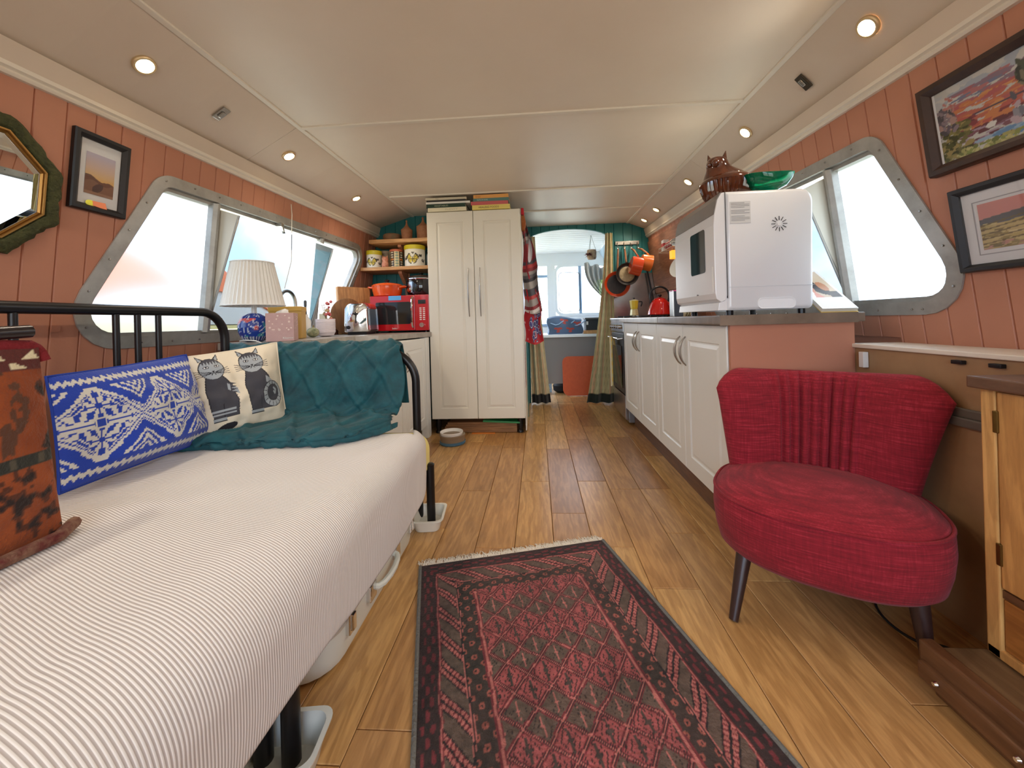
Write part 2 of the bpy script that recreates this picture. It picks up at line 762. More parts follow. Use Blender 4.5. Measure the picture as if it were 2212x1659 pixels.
def boards(root, mp, u0, u1, bw, zbot, ztop, opening, m, ch=0.0035, dep=0.006, off=0.0):
    """tongue-and-groove boards: each one a child of the wall"""
    u = u0 + off
    while u < u1 - 0.005:
        a, b = max(u, u0), min(u + bw, u1)
        u += bw
        if b - a < 0.012:
            continue
        us = [a, a + ch] + sorted(x for x, _ in (opening or []) if a + ch + 1e-4 < x < b - ch - 1e-4) + [b - ch, b]
        if zbot(a) > ztop(a) - 0.01:
            continue
        ds = [-dep] + [0] * (len(us) - 2) + [-dep]
        mb = MB()

        def strip(cols):
            vs = []
            for (uu, z0, z1, d) in cols:
                vs += [mp(uu, z0, d), mp(uu, z1, d)]
            mb.add(vs, [(2 * i, 2 * i + 2, 2 * i + 3, 2 * i + 1) for i in range(len(cols) - 1)])
        lo, hi, full = [], [], []
        for uu, d in zip(us, ds):
            iv = interval(opening, uu) if opening else None
            if iv:
                if full:
                    full.append((uu, zbot(uu), ztop(uu), d))
                    strip(full)
                    full = []
                    mid = (iv[0] + iv[1]) / 2
                lo.append((uu, zbot(uu), iv[0], d))
                hi.append((uu, iv[1], ztop(uu), d))
            else:
                if lo:
                    strip(lo) if len(lo) > 1 else None
                    strip(hi) if len(hi) > 1 else None
                    full = [(lo[-1][0], zbot(lo[-1][0]), ztop(lo[-1][0]), lo[-1][3])]
                    lo, hi = [], []
                full.append((uu, zbot(uu), ztop(uu), d))
        for s in (lo, hi, full):
            if len(s) > 1:
                strip(s)
        if mb.v:
            mb.build('board', m, root, fix=False)


# -------------------------------------------------- side walls with their windows
LQ = [(1.14, 0.835), (1.482, 1.553), (3.42, 1.607), (2.95, 0.835)]
RQ = [(1.185, 0.882), (1.463, 1.543), (3.30, 1.60), (2.90, 0.882)]
LRAD, RRAD = [0.15, 0.10, 0.12, 0.09], [0.14, 0.09, 0.12, 0.09]


def opening_of(Q, rad):
    return round_poly(inset_poly(Q, 0.030), [max(r - 0.030, 0.03) for r in rad])


LO, RO = opening_of(LQ, LRAD), opening_of(RQ, RRAD)
zero = lambda u: 0.0
wl = wall_slab('wall_left', lw, Y0, YL, zero, lambda y: 1.84, LO, m_salmon)
boards(wl, lw, Y0, YL, 0.0835, zero, lambda y: zb(y) + 0.03, LO, m_salmon, off=0.031 - 0.0835)
wr = wall_slab('wall_right', rw, Y0, YR, zero, lambda y: 1.84, RO, m_salmon)
boards(wr, rw, Y0, YR, 0.0835, lambda y: 0.70 if y < 1.5 else 0.80, lambda y: zb(y) + 0.03, RO, m_salmon, off=0.02 - 0.0835)


def glass(name, tint, gloss_rough=0.02):
    m = bpy.data.materials.new(name)
    m.use_nodes = True
    n = m.node_tree
    n.nodes.clear()
    out = n.nodes.new('ShaderNodeOutputMaterial')
    tr = n.nodes.new('ShaderNodeBsdfTransparent')
    tr.inputs[0].default_value = tint + (1,)
    gl = n.nodes.new('ShaderNodeBsdfGlossy')
    gl.inputs['Roughness'].default_value = gloss_rough
    lwt = n.nodes.new('ShaderNodeLayerWeight')
    pw = n.nodes.new('ShaderNodeMath')
    pw.operation = 'POWER'
    pw.inputs[1].default_value = 4
    n.links.new(lwt.outputs['Facing'], pw.inputs[0])
    fr = n.nodes.new('ShaderNodeMath')
    fr.operation = 'MULTIPLY_ADD'
    fr.inputs[1].default_value = 0.5
    fr.inputs[2].default_value = 0.03
    n.links.new(pw.outputs[0], fr.inputs[0])
    mx_ = n.nodes.new('ShaderNodeMixShader')
    n.links.new(fr.outputs[0], mx_.inputs[0])
    n.links.new(tr.outputs[0], mx_.inputs[1])
    n.links.new(gl.outputs[0], mx_.inputs[2])
    n.links.new(mx_.outputs[0], out.inputs[0])
    MATS[name] = m
    return m


def frosted(name, tl, rf, rough):
    m = bpy.data.materials.new(name)
    m.use_nodes = True
    n = m.node_tree
    n.nodes.clear()
    out = n.nodes.new('ShaderNodeOutputMaterial')
    t = n.nodes.new('ShaderNodeBsdfTranslucent')
    t.inputs[0].default_value = tl + (1,)
    r = n.nodes.new('ShaderNodeBsdfRefraction')
    r.inputs['Color'].default_value = rf + (1,)
    r.inputs['Roughness'].default_value = rough
    r.inputs['IOR'].default_value = 1.12
    mx_ = n.nodes.new('ShaderNodeMixShader')
    mx_.inputs[0].default_value = 0.6
    n.links.new(t.outputs[0], mx_.inputs[1])
    n.links.new(r.outputs[0], mx_.inputs[2])
    n.links.new(mx_.outputs[0], out.inputs[0])
    MATS[name] = m
    return m


m_glass = glass('tinted_window_glass', (0.42, 0.425, 0.43))
m_clear = glass('clear_glass', (0.97, 0.97, 0.97))
m_frost = frosted('frosted_glass', (0.20, 0.20, 0.20), (0.46, 0.46, 0.46), 0.42)
m_frost2 = frosted('frosted_white_glass', (0.34, 0.35, 0.35), (0.50, 0.52, 0.52), 0.6)
m_vent = mat('vent_cream', (214, 210, 196), 0.5)
m_aqua = mat('aqua_panel', (190, 230, 232), 0.5)
m_gap_shadow = mat('gap_shadow_dark', (70, 68, 64), 0.7)  # flat dark tone standing in for a gap's shadow


def side_window(idx, mp, Q, rad, muls, hop, label):
    root = group_root('window_%d' % idx, mp((Q[0][0] + Q[3][0]) / 2, Q[0][1]), label)
    outer = round_poly(Q, rad)
    inn = round_poly(inset_poly(Q, 0.046), [max(r - 0.046, 0.02) for r in rad])
    mb = MB()
    mb.loft([[mp(*p, 0.001) for p in outer], [mp(*p, 0.007) for p in outer], [mp(*p, 0.009) for p in inn],
             [mp(*p, -0.03) for p in inn]], False, False)
    mb.build('window_frame', m_alu, root, smooth=True, fix=False)
    rim = round_poly(inset_poly(Q, 0.062), [max(r - 0.062, 0.02) for r in rad])
    MB().loft([[mp(*p, -0.012) for p in inn], [mp(*p, -0.010) for p in rim], [mp(*p, -0.045) for p in rim]], False, False).build(
        'glazing_bead', m_alu, root, smooth=True, fix=False)
    mid = round_poly(inset_poly(Q, 0.020), [max(r - 0.02, 0.03) for r in rad], 14)
    acc, last = 0, None
    for p in mid + mid[:1]:
        if last is not None:
            seg = math.hypot(p[0] - last[0], p[1] - last[1])
            k = acc
            while k < seg:
                t = k / seg
                c = (last[0] + (p[0] - last[0]) * t, last[1] + (p[1] - last[1]) * t)
                q0, q1 = mp(*c, 0.006), mp(*c, 0.0115)
                MB().cyl(q0, q1, 0.0048, 0.003, 8).build('rivet', m_steel, root, smooth=True)
                k += 0.135
            acc = k - seg
        last = p
    for u in muls:
        iv = interval(rim, u)
        MB().loft([[mp(u + a, z, d) for a, d in ((-0.018, -0.03), (-0.018, -0.002), (-0.006, 0.012), (0.008, 0.012), (0.018, -0.002), (0.018, -0.03))]
                   for z in (iv[0] - 0.01, iv[1] + 0.01)]).build('mullion', m_alu, root, bevel=0.001, bseg=1)
    # fixed near pane, frosted
    pa = clip_poly(rim, muls[0] - 0.014, -1)

    def pane(poly, m_in, name='pane'):
        mbp = MB()
        l0 = [mp(*p, -0.030) for p in poly]
        l1 = [mp(*p, -0.034) for p in poly]
        n_ = len(poly)
        mbp.add(l0, [tuple(range(n_))], 0)
        mbp.add(l1, [tuple(range(n_))], 1)
        mbp.build(name, [m_in, m_clear], root, fix=False)
    pane(pa, m_frost if idx == 1 else m_frost2)
    if len(muls) > 1:
        pane(clip_poly(rim, muls[1] + 0.014, 1), m_glass)
    # inward-tilting hopper between the mullions
    a, b = muls[0] + 0.022, (muls[1] - 0.022 if len(muls) > 1 else Q[2][0] - 0.35)
    z0 = interval(rim, (a + b) / 2)[0] + 0.004
    zt = hop
    dt = 0.095
    MB().loft([[mp(a + 0.004, z0, -0.020), mp(b - 0.004, z0, -0.020), mp(b - 0.004, z0, -0.024), mp(a + 0.004, z0, -0.024)],
               [mp(a + 0.004, zt, dt), mp(b - 0.004, zt, dt), mp(b - 0.004, zt, dt - 0.004), mp(a + 0.004, zt, dt - 0.004)]]).build(
        'hopper_pane', m_glass, root, fix=False)
    for k_, u in enumerate((a, b)):
        top = interval(rim, u)[1] - 0.003
        poly = [(-0.030, z0), (-0.030, top), (dt + 0.004, zt), (dt + 0.004, zt - 0.03)]
        mbc = MB()
        l0 = [mp(u - 0.003, z, d) for d, z in poly]
        l1 = [mp(u + 0.003, z, d) for d, z in poly]
        mbc.loft([l0, l1]).build('vent_cheek', m_vent, root)
        e = 0.004
        if k_ == 1:
            z_s = zt
            MB().loft([[mp(u - e, z0, -0.028), mp(u - e, z_s, -0.028), mp(u - e, zt - 0.03, dt + 0.003)],
                       [mp(u - 0.003, z0, -0.028), mp(u - 0.003, z_s, -0.028), mp(u - 0.003, zt - 0.03, dt + 0.003)]]).build(
                'cheek_lining', m_aqua, root)
        MB().tube([mp(u, z0, -0.018), mp(u, zt, dt + 0.004)], 0.005, 8).build('vent_edge', m_alu, root, smooth=True)
    um = (a + b) / 2 - 0.02
    iv = interval(rim, um)
    MB().box((-0.02, -0.012, -0.012), (0.02, 0.012, 0.012), Matrix.Translation(mp(um, iv[1] + 0.004, 0.012))).box(
        (-0.006, -0.006, -0.045), (0.006, 0.006, 0.0), Matrix.Translation(mp(um + 0.01, iv[1], 0.02)) @ Matrix.Rotation(0.4, 4, 'X')).build(
        'window_catch', m_steel, root, bevel=0.002)
    return root


w1 = side_window(1, lw, LQ, LRAD, (1.775, 2.69), 1.455, 'long aluminium framed side window with a raked end and a frosted pane')
w2 = side_window(2, rw, RQ, RRAD, (1.71, 2.60), 1.43, 'aluminium framed side window with a raked end behind the white dishwasher')
MB().tube([lw(2.30, 1.665, 0.012), lw(2.29, 1.60, 0.03), lw(2.235, 1.30, 0.09), lw(2.18, 1.13, 0.10)], 0.0022, 6).build('blind_cord', m_vent, w1)

# -------------------------------------------------- ceiling, sloping panels, cornices
cg = struct('ceiling', MB().add([(XL(y) - 0.1, y, Zc(y) + 0.05) for y in (Y0, YR)] + [(XR(y) + 0.1, y, Zc(y) + 0.05) for y in (YR, Y0)], [(0, 1, 2, 3)]),
            m_ceil, fix=False)
seams = [Y0, 0.2, 1.935, 3.04, 3.62, YR + 0.02]
for a, b in zip(seams, seams[1:]):
    g = 0.003
    n_ = 8
    mb = MB()

    def pf(u, v, a=a, b=b):
        y = a + g + (b - a - 2 * g) * v
        x = XL(y) + 0.012 + (XR(y) - XL(y) - 0.024) * u
        return (x, y, Zc(y) + 0.004 * math.sin(u * 3.1) * math.sin(v * 3.1))
    mb.grid(pf, 10, 6).build('ceiling_panel', m_ceil, cg, smooth=True, fix=False)
for i, y in enumerate(seams[2:-1]):
    MB().box((XL(y) + 0.01, y - 0.012, Zc(y) - 0.008), (XR(y) - 0.01, y + 0.012, Zc(y) + 0.003)).build('cover_strip', m_cream, cg, bevel=0.003)


def along(mb, sec, y0, y1, m=0):
    """loft a section sec(y)->[(x,z)..] between y0 and y1"""
    n_ = 8
    mb.loft([[(x, y0 + (y1 - y0) * i / n_, z) for x, z in sec(y0 + (y1 - y0) * i / n_)] for i in range(n_ + 1)], m=m)
    return mb


def xw(side, y, z):
    return (lw if side < 0 else rw)(y, z).x


for side, nm, yend in ((-1, 'left', YL), (1, 'right', YR)):
    X_ = XL if side < 0 else XR
    # sloping panels in lengths
    cuts = [Y0, 0.3, 1.92, yend + 0.01] if side < 0 else [Y0, 0.4, 2.6, yend + 0.01]
    root = group_root('ceiling_slope_' + nm)
    for a, b in zip(cuts, cuts[1:]):
        def sec(y, side=side):
            xe, ze = X_(y), Zc(y)
            zl = zb(y) + 0.085
            xl = xw(side, y, zl) + side * 0.01
            return [(xe, ze), (xl, zl), (xl + side * 0.012, zl + 0.012), (xe + side * 0.012, ze + 0.014)]
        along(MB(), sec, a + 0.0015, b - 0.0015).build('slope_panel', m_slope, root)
    # cornice board and bead
    tr = group_root('trim_1' if side < 0 else 'trim_2')

    def sec_board(y, side=side):
        z0, z1 = zb(y) + 0.030, zb(y) + 0.092
        return [(xw(side, y, z1) - side * 0.030, z1), (xw(side, y, z0) - side * 0.020, z0), (xw(side, y, z0) + side * 0.01, z0), (xw(side, y, z1) + side * 0.01, z1)]

    def sec_bead(y, side=side):
        z0 = zb(y)
        x = xw(side, y, z0)
        return [(x + side * .004, z0), (x - side * .012, z0 + .001), (x - side * .018, z0 + .008), (x - side * .016, z0 + .015), (x - side * .026, z0 + .020),
                (x - side * .028, z0 + .032), (x + side * .004, z0 + .034)]
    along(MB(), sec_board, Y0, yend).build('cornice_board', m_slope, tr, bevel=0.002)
    along(MB(), sec_bead, Y0, yend).build('cornice_bead', m_cream, tr)

    def sec_edge(y):
        xe, ze = X_(y), Zc(y)
        return [(xe - side * 0.014, ze - 0.007), (xe + side * 0.008, ze - 0.010), (xe + side * 0.012, ze + 0.004), (xe - side * 0.014, ze + 0.004)]
    along(MB(), sec_edge, Y0, yend).build('edge_moulding', m_cream, tr, bevel=0.002)
# dark strip painted in for the shadow of a gap along the moulding
MB().box((-1.205, Y0, 1.949), (-1.185, 1.25, 1.9535)).build('gap_shadow_strip', m_gap_shadow, cg)

# -------------------------------------------------- stern bulkhead behind the camera: glazed doors
bw_ = MB()
bw_.box((-1.75, Y0 - 0.06, 0), (-1.15, Y0, 2.1)).box((1.15, Y0 - 0.06, 0), (1.45, Y0, 2.1))
bw_.box((-1.15, Y0 - 0.06, 0), (1.15, Y0, 0.5)).box((-1.15, Y0 - 0.06, 1.8), (1.15, Y0, 2.1)).box((-0.04, Y0 - 0.06, 0.5), (0.04, Y0, 1.8))
struct('wall_back', bw_, m_salmon)
d3 = group_root('window_3', (0, Y0, 0.5), 'pair of glazed stern doors')
for s in (-1, 1):
    xa, xb_ = (0.04, 1.15) if s > 0 else (-1.15, -0.04)
    f_ = MB()
    for lo, hi in (((xa, 0.5), (xa + .04, 1.8)), ((xb_ - .04, 0.5), (xb_, 1.8)), ((xa, 0.5), (xb_, .54)), ((xa, 1.76), (xb_, 1.8))):
        f_.box((lo[0], Y0 - 0.045, lo[1]), (hi[0], Y0 + 0.005, hi[1]))
    f_.build('door_frame', m_white, d3)
    MB().box((xa + .04, Y0 - 0.03, 0.54), (xb_ - .04, Y0 - 0.026, 1.76)).build('pane', m_clear, d3)

# -------------------------------------------------- teal bulkheads
mpL = lambda u, z, d=0.0: Vector((u, YL - d, z))
mpF = lambda u, z, d=0.0: Vector((u, YR - d, z))


def ceil_at(x, y):
    if x < XL(y):
        t = (XL(y) - x) / (XL(y) - lw(y, 1.74).x)
        return Zc(y) + (zb(y) + 0.085 - Zc(y)) * min(t, 1.3) + 0.004
    if x > XR(y):
        t = (x - XR(y)) / (rw(y, 1.74).x - XR(y))
        return Zc(y) + (zb(y) + 0.085 - Zc(y)) * min(t, 1.3) + 0.004
    return Zc(y) + 0.004


bl = wall_slab('wall_bulkhead_galley', mpL, -1.72, -0.10, zero, lambda x: ceil_at(x, YL), None, m_teal, 0.03)
boards(bl, mpL, -1.72, -0.10, 0.098, zero, lambda x: ceil_at(x, YL), None, m_teal, ch=0.003)
ARCH = [(-0.085, -0.01)] + [(0.355 + 0.44 * math.cos(math.pi * (1 - i / 16)), 1.765 + 0.115 * math.sin(math.pi * i / 16)) for i in range(17)] + [(0.795, -0.01)]
bf = wall_slab('wall_bulkhead_arch', mpF, -0.11, 1.36, zero, lambda x: ceil_at(x, YR), ARCH, m_teal, 0.03)
boards(bf, mpF, -0.11, 1.36, 0.098, zero, lambda x: ceil_at(x, YR), ARCH, m_teal, ch=0.003, off=-0.02)
struct('wall_passage', MB().box((-0.14, 3.62, 0), (-0.11, YR, 1.93)), m_teal)

# -------------------------------------------------- lower hull lining on the right with white ledge
hl = struct('wall_hull_lining', MB().box((1.17, Y0, 0), (1.20, 1.50, 0.770)), mat('hull_lining', (176, 140, 100), 0.6, vary=(3, (150, 116, 82)), bump=(8, 0.1)))
struct('trim_3', MB().box((1.158, Y0, 0.768), (1.335, 1.515, 0.782)).box((1.155, 1.50, 0.0), (1.30, 1.522, 0.782)), m_cream, bevel=0.003)
MB().box((1.152, Y0, 0.575), (1.17, 1.50, 0.60)).box((1.158, Y0, 0.60), (1.17, 1.50, 0.625)).build('pipe_casing', mat('casing_grey', (92, 84, 76), 0.6), hl, bevel=0.004)
for k in range(2):
    MB().box((1.156, 1.13 - 0.09 * k, 0.746), (1.170, 1.158 - 0.09 * k, 0.757)).build('cable_clip', m_black, hl, bevel=0.002)
MB().box((1.150, 1.44, 0.70), (1.168, 1.46, 0.755)).build('hinge_plate', m_white, hl, bevel=0.002)

# -------------------------------------------------- wheelhouse beyond the arch
m_wwhite = mat('wheelhouse_white', (240, 242, 244), 0.5)
m_pale = mat('pale_blue_paint', (190, 212, 232), 0.5)
wf = struct('wall_far', MB().box((-1.2, YF, 0), (1.4, YF + .06, 0.80)).box((-1.2, YF, 1.74), (1.4, YF + .06, 2.1)).box((-1.2, YF, .8), (-.75, YF + .06, 1.74))
            .box((0.175, YF, 0.80), (0.30, YF + 0.06, 1.74)).box((0.30, YF, 0.80), (1.4, YF + 0.06, 0.97)).box((1.12, YF, 0.97), (1.4, YF + 0.06, 1.74)), m_wwhite)
wp = group_root('window_4', (0.7, YF, 0.97), 'rounded wheelhouse window with a hinged inner frame')
oq = rrect(0.285, 0.955, 1.135, 1.755, 0.12)
iq = rrect(0.325, 0.995, 1.095, 1.715, 0.10)
MB().loft([[(x, YF - .001, z) for x, z in oq], [(x, YF - .012, z) for x, z in oq], [(x, YF - .012, z) for x, z in iq], [(x, YF + .05, z) for x, z in iq]], False, False).build('window_frame', m_wwhite, wp, fix=False)
MB().box((0.30, YF + 0.03, 0.97), (1.12, YF + 0.034, 1.74)).build('pane', m_clear, wp)
oq = rrect(0.345, 1.02, 0.68, 1.63, 0.06)
iq = rrect(0.355, 1.03, 0.67, 1.62, 0.055)
MB().loft([[(x, YF - .02, z) for x, z in oq], [(x, YF - .03, z) for x, z in oq], [(x, YF - .03, z) for x, z in iq], [(x, YF - .02, z) for x, z in iq]], False, False).build('inner_frame', m_alu, wp, fix=False)
MB().box((0.655, YF - .03, 0.99), (0.70, YF + .02, 1.72)).build('mullion', mat('blue_grey_frame', (150, 176, 206), 0.4), wp, bevel=0.004)
w5 = group_root('window_5', (-0.3, YF, 0.8), 'wheelhouse window with a glazed bar')
MB().box((-.75, YF + 0.03, .8), (.175, YF + 0.034, 1.74)).build('pane', m_clear, w5)
MB().box((-.75, YF - .01, 1.56), (.175, YF + .02, 1.60)).box((-.75, YF - .01, .8), (.175, YF + .02, .84)).build('window_bar', mat('blue_grey_frame', (150, 176, 206)), w5)
struct('wall_wheelhouse_left', MB().box((-1.26, YR + .03, 0), (-1.2, YF + .06, 0.8)).box((-1.26, YR + .03, 1.75), (-1.2, YF + .06, 2.1)).box((-1.26, YR + .03, .8), (-1.2, YR + .2, 1.75)), m_wwhite)
w6 = group_root('window_6', (-1.2, 5.2, .8), 'unseen side window added to light the wheelhouse')  # out of view; added so more daylight reaches the wheelhouse
MB().box((-1.24, YR + .2, .8), (-1.236, YF + .06, 1.75)).build('pane', m_clear, w6)
struct('wall_wheelhouse_right', MB().add([(1.30, YR + .03, 0), (1.30, YF + .06, 0), (1.22, YF + .06, 1.55), (1.22, YR + .03, 1.55), (0.98, YF + .06, 1.93), (0.98, YR + .03, 1.98)],
                                         [(0, 1, 2, 3), (3, 2, 4, 5)]), m_pale, fix=False)
cf = struct('ceiling_wheelhouse', MB().box((-1.3, YR + .02, 2.03), (1.4, YF + .06, 2.06)), m_wwhite)
for k in range(17):
    y = YR + .03 + k * 0.107

    def zz(yy):
        return 1.985 - 0.06 * ((yy - YR) / 1.8) ** 2
    b_ = MB()
    b_.loft([[(-1.25, y + .002, zz(y)), (-1.25, y + .104, zz(y + .1)), (-1.25, y + .104, zz(y) + .02), (-1.25, y + .002, zz(y) + .02)],
             [(1.3, y + .002, zz(y)), (1.3, y + .104, zz(y + .1)), (1.3, y + .104, zz(y) + .02), (1.3, y + .002, zz(y) + .02)]])
    b_.build('ceiling_board', m_wwhite, cf, bevel=0.004, bseg=1)
# ================================================================== FITTED FURNITURE
def panel_door(o, ex, ey, ez, w_, h_, m, parent, name='door', t=0.018, frame=0.055, fb=None):
    """door with a raised-and-fielded panel; o = lower corner, ez = outward"""
    o, ex, ey, ez = Vector(o), Vector(ex), Vector(ey), Vector(ez)
    fb = fb or frame

    def rc(i, j, d):
        return [o + ex * x + ey * y + ez * d for x, y in ((i, j), (w_ - i, j), (w_ - i, h_ - j), (i, h_ - j))]
    mb = MB()
    mb.loft([rc(0, 0, -t), rc(0, 0, -0.004), rc(0.004, 0.004, 0), rc(frame, fb, 0), rc(frame + .004, fb + .004, -0.006), rc(frame + .010, fb + .010, -0.006),
             rc(frame + .026, fb + .026, -0.001)])
    return mb.build(name, m, parent)


def bow_handle(p0, p1, out, m, parent, r=0.0045, rise=0.028):
    p0, p1, out = Vector(p0), Vector(p1), Vector(out)
    pts = [p0 + (p1 - p0) * (i / 12) + out * (rise * math.sin(math.pi * i / 12) ** 0.7) for i in range(13)]
    rs = [r * (0.75 + 0.7 * math.sin(math.pi * i / 12)) for i in range(13)]
    return MB().tube(pts, rs, 8).build('handle', m, parent, smooth=True)


m_satin = mat('satin_nickel', (176, 174, 170), 0.3, 1.0)
m_wardrobe = mat('wardrobe_white', (224, 218, 204), 0.42)
m_cab = mat('cabinet_white', (228, 228, 222), 0.32)

# ---- tall larder cupboard
WX0, WX1, WYF, WYB = -0.868, -0.112, 3.05, 3.58
wd = thing('tall_cupboard', 'tall white two-door larder cupboard standing against the teal bulkhead', 'cupboard', ((WX0 + WX1) / 2, 3.3, 0))
MB().box((WX0, WYF + 0.02, 0.135), (WX1, WYB, 1.795)).build('carcass', m_wardrobe, wd, bevel=0.002)
dw = (WX1 - WX0) / 2
for k in range(2):
    xa = WX0 + k * dw + 0.002
    d_ = panel_door((xa, WYF, 0.125), (1, 0, 0), (0, 0, 1), (0, -1, 0), dw - 0.004, 1.668, m_wardrobe, wd, frame=0.075, fb=0.085)
    hx = WX0 + dw + (-0.048 if k == 0 else 0.045)
    bow_handle((hx, WYF - 0.001, 0.945), (hx, WYF - 0.001, 1.335), (0, -1, 0), m_satin, d_)
for x in (WX0 + 0.04, WX1 - 0.045):
    for y in (WYF + 0.06, WYB - 0.05):
        MB().lathe([(0.024, 0.0), (0.024, 0.012), (0.016, 0.022), (0.020, 0.06), (0.020, 0.135)], (x, y, 0), 14).build('leg', m_black, wd, smooth=True)
MB().box((WX1 - 0.0005, WYF + 0.03, 0.02), (WX1 + 0.008, WYB, 0.14)).box((WX1, WYF + 0.02, 0.14), (WX1 + 0.006, WYB, 1.795)).build('side_panel', m_wardrobe, wd)

# ---- base units on the right
rb_root = []
XF = 0.72
ys = [1.51, 1.915, 2.32, 2.80, 3.27]
ys = [1.515, 1.96, 2.38, 2.81, 3.262]
for u in range(2):
    ya, yb2 = ys[2 * u], ys[2 * u + 2]
    t_ = thing('base_cabinet', ('white two-door kitchen base cabinet ending in the salmon side panel', 'white two-door kitchen base cabinet next to the oven')[u], 'cabinet',
               (XF + 0.2, (ya + yb2) / 2, 0))
    MB().box((XF + 0.02, ya, 0.15), (1.165, yb2, 0.858)).build('carcass', m_cab, t_)
    MB().box((XF + 0.07, ya, 0.0), (XF + 0.088, yb2, 0.15)).build('plinth', m_darkwood, t_)
    for k in range(2):
        y_a, y_b = ys[2 * u + k], ys[2 * u + k + 1]
        dd = panel_door((XF, y_b - 0.002, 0.148), (0, -1, 0), (0, 0, 1), (-1, 0, 0), y_b - y_a - 0.004, 0.712, m_cab, t_, frame=0.062, fb=0.075)
        hy = ys[2 * u + 1] + (-0.035 if k == 0 else 0.035)
        bow_handle((XF, hy, 0.66), (XF, hy, 0.80), (-1, 0, 0), m_satin, dd, rise=0.03)
    rb_root.append(t_)
ep = MB().box((XF + 0.004, 1.497, 0.0), (1.168, 1.512, 0.862))
tag(ep.build('side_panel_board', m_salmon, bevel=0.001), 'salmon painted board closing the end of the white base units', 'panel')
m_wtop = mat('worktop_brown', (132, 116, 100), 0.32, vary=(5, (98, 84, 70)), stretch=(1, 3, 1))
m_wtopl = mat('worktop_grey', (168, 160, 150), 0.3, vary=(6, (140, 132, 122)), stretch=(1, 3, 1))
wt = thing('worktop', 'brown laminate worktop over the right-hand base units', 'worktop', (0.95, 2.4, 0.862))
MB().box((0.685, 1.487, 0.863), (1.20, 2.24, 0.898)).build('worktop_length', m_wtop, wt, bevel=0.004)
MB().box((0.685, 2.242, 0.863), (1.20, 3.265, 0.898)).build('worktop_length', m_wtopl, wt, bevel=0.004)
MB().box((0.683, 1.483, 0.861), (1.172, 1.488, 0.899)).build('end_strip', m_wtop, wt)

# ---- cooker
ov = thing('cooker', 'steel freestanding cooker with black oven door below the pans', 'cooker', (0.98, 3.53, 0))
MB().box((XF + 0.03, 3.275, 0.02), (1.21, 3.79, 0.878)).build('body', mat('cooker_grey', (150, 150, 150), 0.35, 0.6), ov, bevel=0.003)
MB().box((XF - 0.005, 3.275, 0.778), (XF + 0.04, 3.79, 0.885)).build('control_panel', m_steel, ov, bevel=0.006)
for k in range(5):
    y = 3.35 + k * 0.09
    MB().cyl((XF - 0.004, y, 0.825), (XF - 0.03, y, 0.825), 0.019, 0.016, 14).build('knob', m_steel, ov, smooth=True)
dr_ = MB().box((XF, 3.28, 0.255), (XF + 0.03, 3.785, 0.768)).build('oven_door', m_black, ov, bevel=0.004)
MB().box((XF - .004, 3.34, 0.30), (XF + 0.001, 3.725, 0.66)).build('door_glass', mat('black_glass', (14, 13, 14), 0.06), dr_)
MB().tube([(XF, 3.32, .725), (XF - .04, 3.32, .725), (XF - .04, 3.745, .725), (XF, 3.745, .725)], 0.008, 8).build('door_handle', m_steel, dr_, smooth=True)
MB().box((XF + .002, 3.28, 0.045), (XF + 0.03, 3.785, 0.245)).build('drawer', m_steel, ov, bevel=0.003)
MB().box((XF - .01, 3.27, 0.88), (1.21, 3.80, 0.900)).build('hob', m_steel, ov, bevel=0.003)
for x in (0.86, 1.09):
    for y in (3.41, 3.66):
        MB().lathe([(0.05, 0), (0.05, 0.008), (0.03, 0.012)], (x, y, 0.900), 16).build('burner', m_black, ov, smooth=True)
        g = MB()
        for a in range(4):
            dx, dy = math.cos(a * HP), math.sin(a * HP)
            g.box((-0.004, 0.03, 0.903), (0.004, 0.105, 0.916), Matrix.Translation((x, y, 0)) @ Matrix.Rotation(a * HP, 4, 'Z'))
        g.build('pan_support', m_black, ov)
tw = thing('tea_towel', 'yellow checked tea towel folded over the oven door handle', 'towel', (XF - .05, 3.55, 0.45))
ras = Ras(24, 60, (232, 226, 200))
ras.put((np.floor(ras.X * 5) % 2 == 0), (226, 190, 90))
ras.put((np.floor(ras.Y * 12) % 2 == 0) & (ras.X < .6), (214, 200, 130))
mb = MB()
mb.grid(lambda u, v: Vector((XF - 0.052 - 0.008 * math.sin(u * 9), 3.50 + 0.10 * u, 0.30 + 0.435 * v - 0.03 * u * (1 - v))), 24, 60)
mb.c = ras.cols()
mb.build('front_fold', mat('towel_print', (200, 200, 200), 0.9, vcol=True, sheen=.3), tw, smooth=True, fix=False)
MB().grid(lambda u, v: Vector((XF - 0.052 + 0.028 * math.sin(v * 1.4), 3.50 + 0.10 * u, 0.735 + 0.006 * math.sin(v * 3.1) - .08 * v * v)), 6, 10).build('back_fold', mat('towel_yellow', (224, 196, 110), 0.9), tw, smooth=True, fix=False)

# ---- splashback and rail wall
tag(MB().box((0.80, YR - 0.010, 0.86), (1.36, YR - 0.002, 1.375)).build('splashback', m_steel, bevel=0.001), 'brushed steel splashback behind the hob', 'splashback')
wp_ = MB()
wp_.loft([[rw(3.20, 1.15, .004), rw(4.18, 1.15, .004), rw(4.18, 1.70, .004), rw(3.20, 1.68, .004)], [rw(3.20, 1.15, .018), rw(4.18, 1.15, .018), rw(4.18, 1.70, .018), rw(3.20, 1.68, .018)]])
tag(wp_.build('wooden_wall_panel', oak('orange_ply', [(158, 106, 76), (150, 98, 70)], (9, 1, 9), .5), bevel=0.002), 'orange-brown wooden panel on the wall beside the hanging pans', 'panel')
MB().tube([rw(3.16, 1.66, .03), rw(4.18, 1.705, .03)], 0.012, 8)

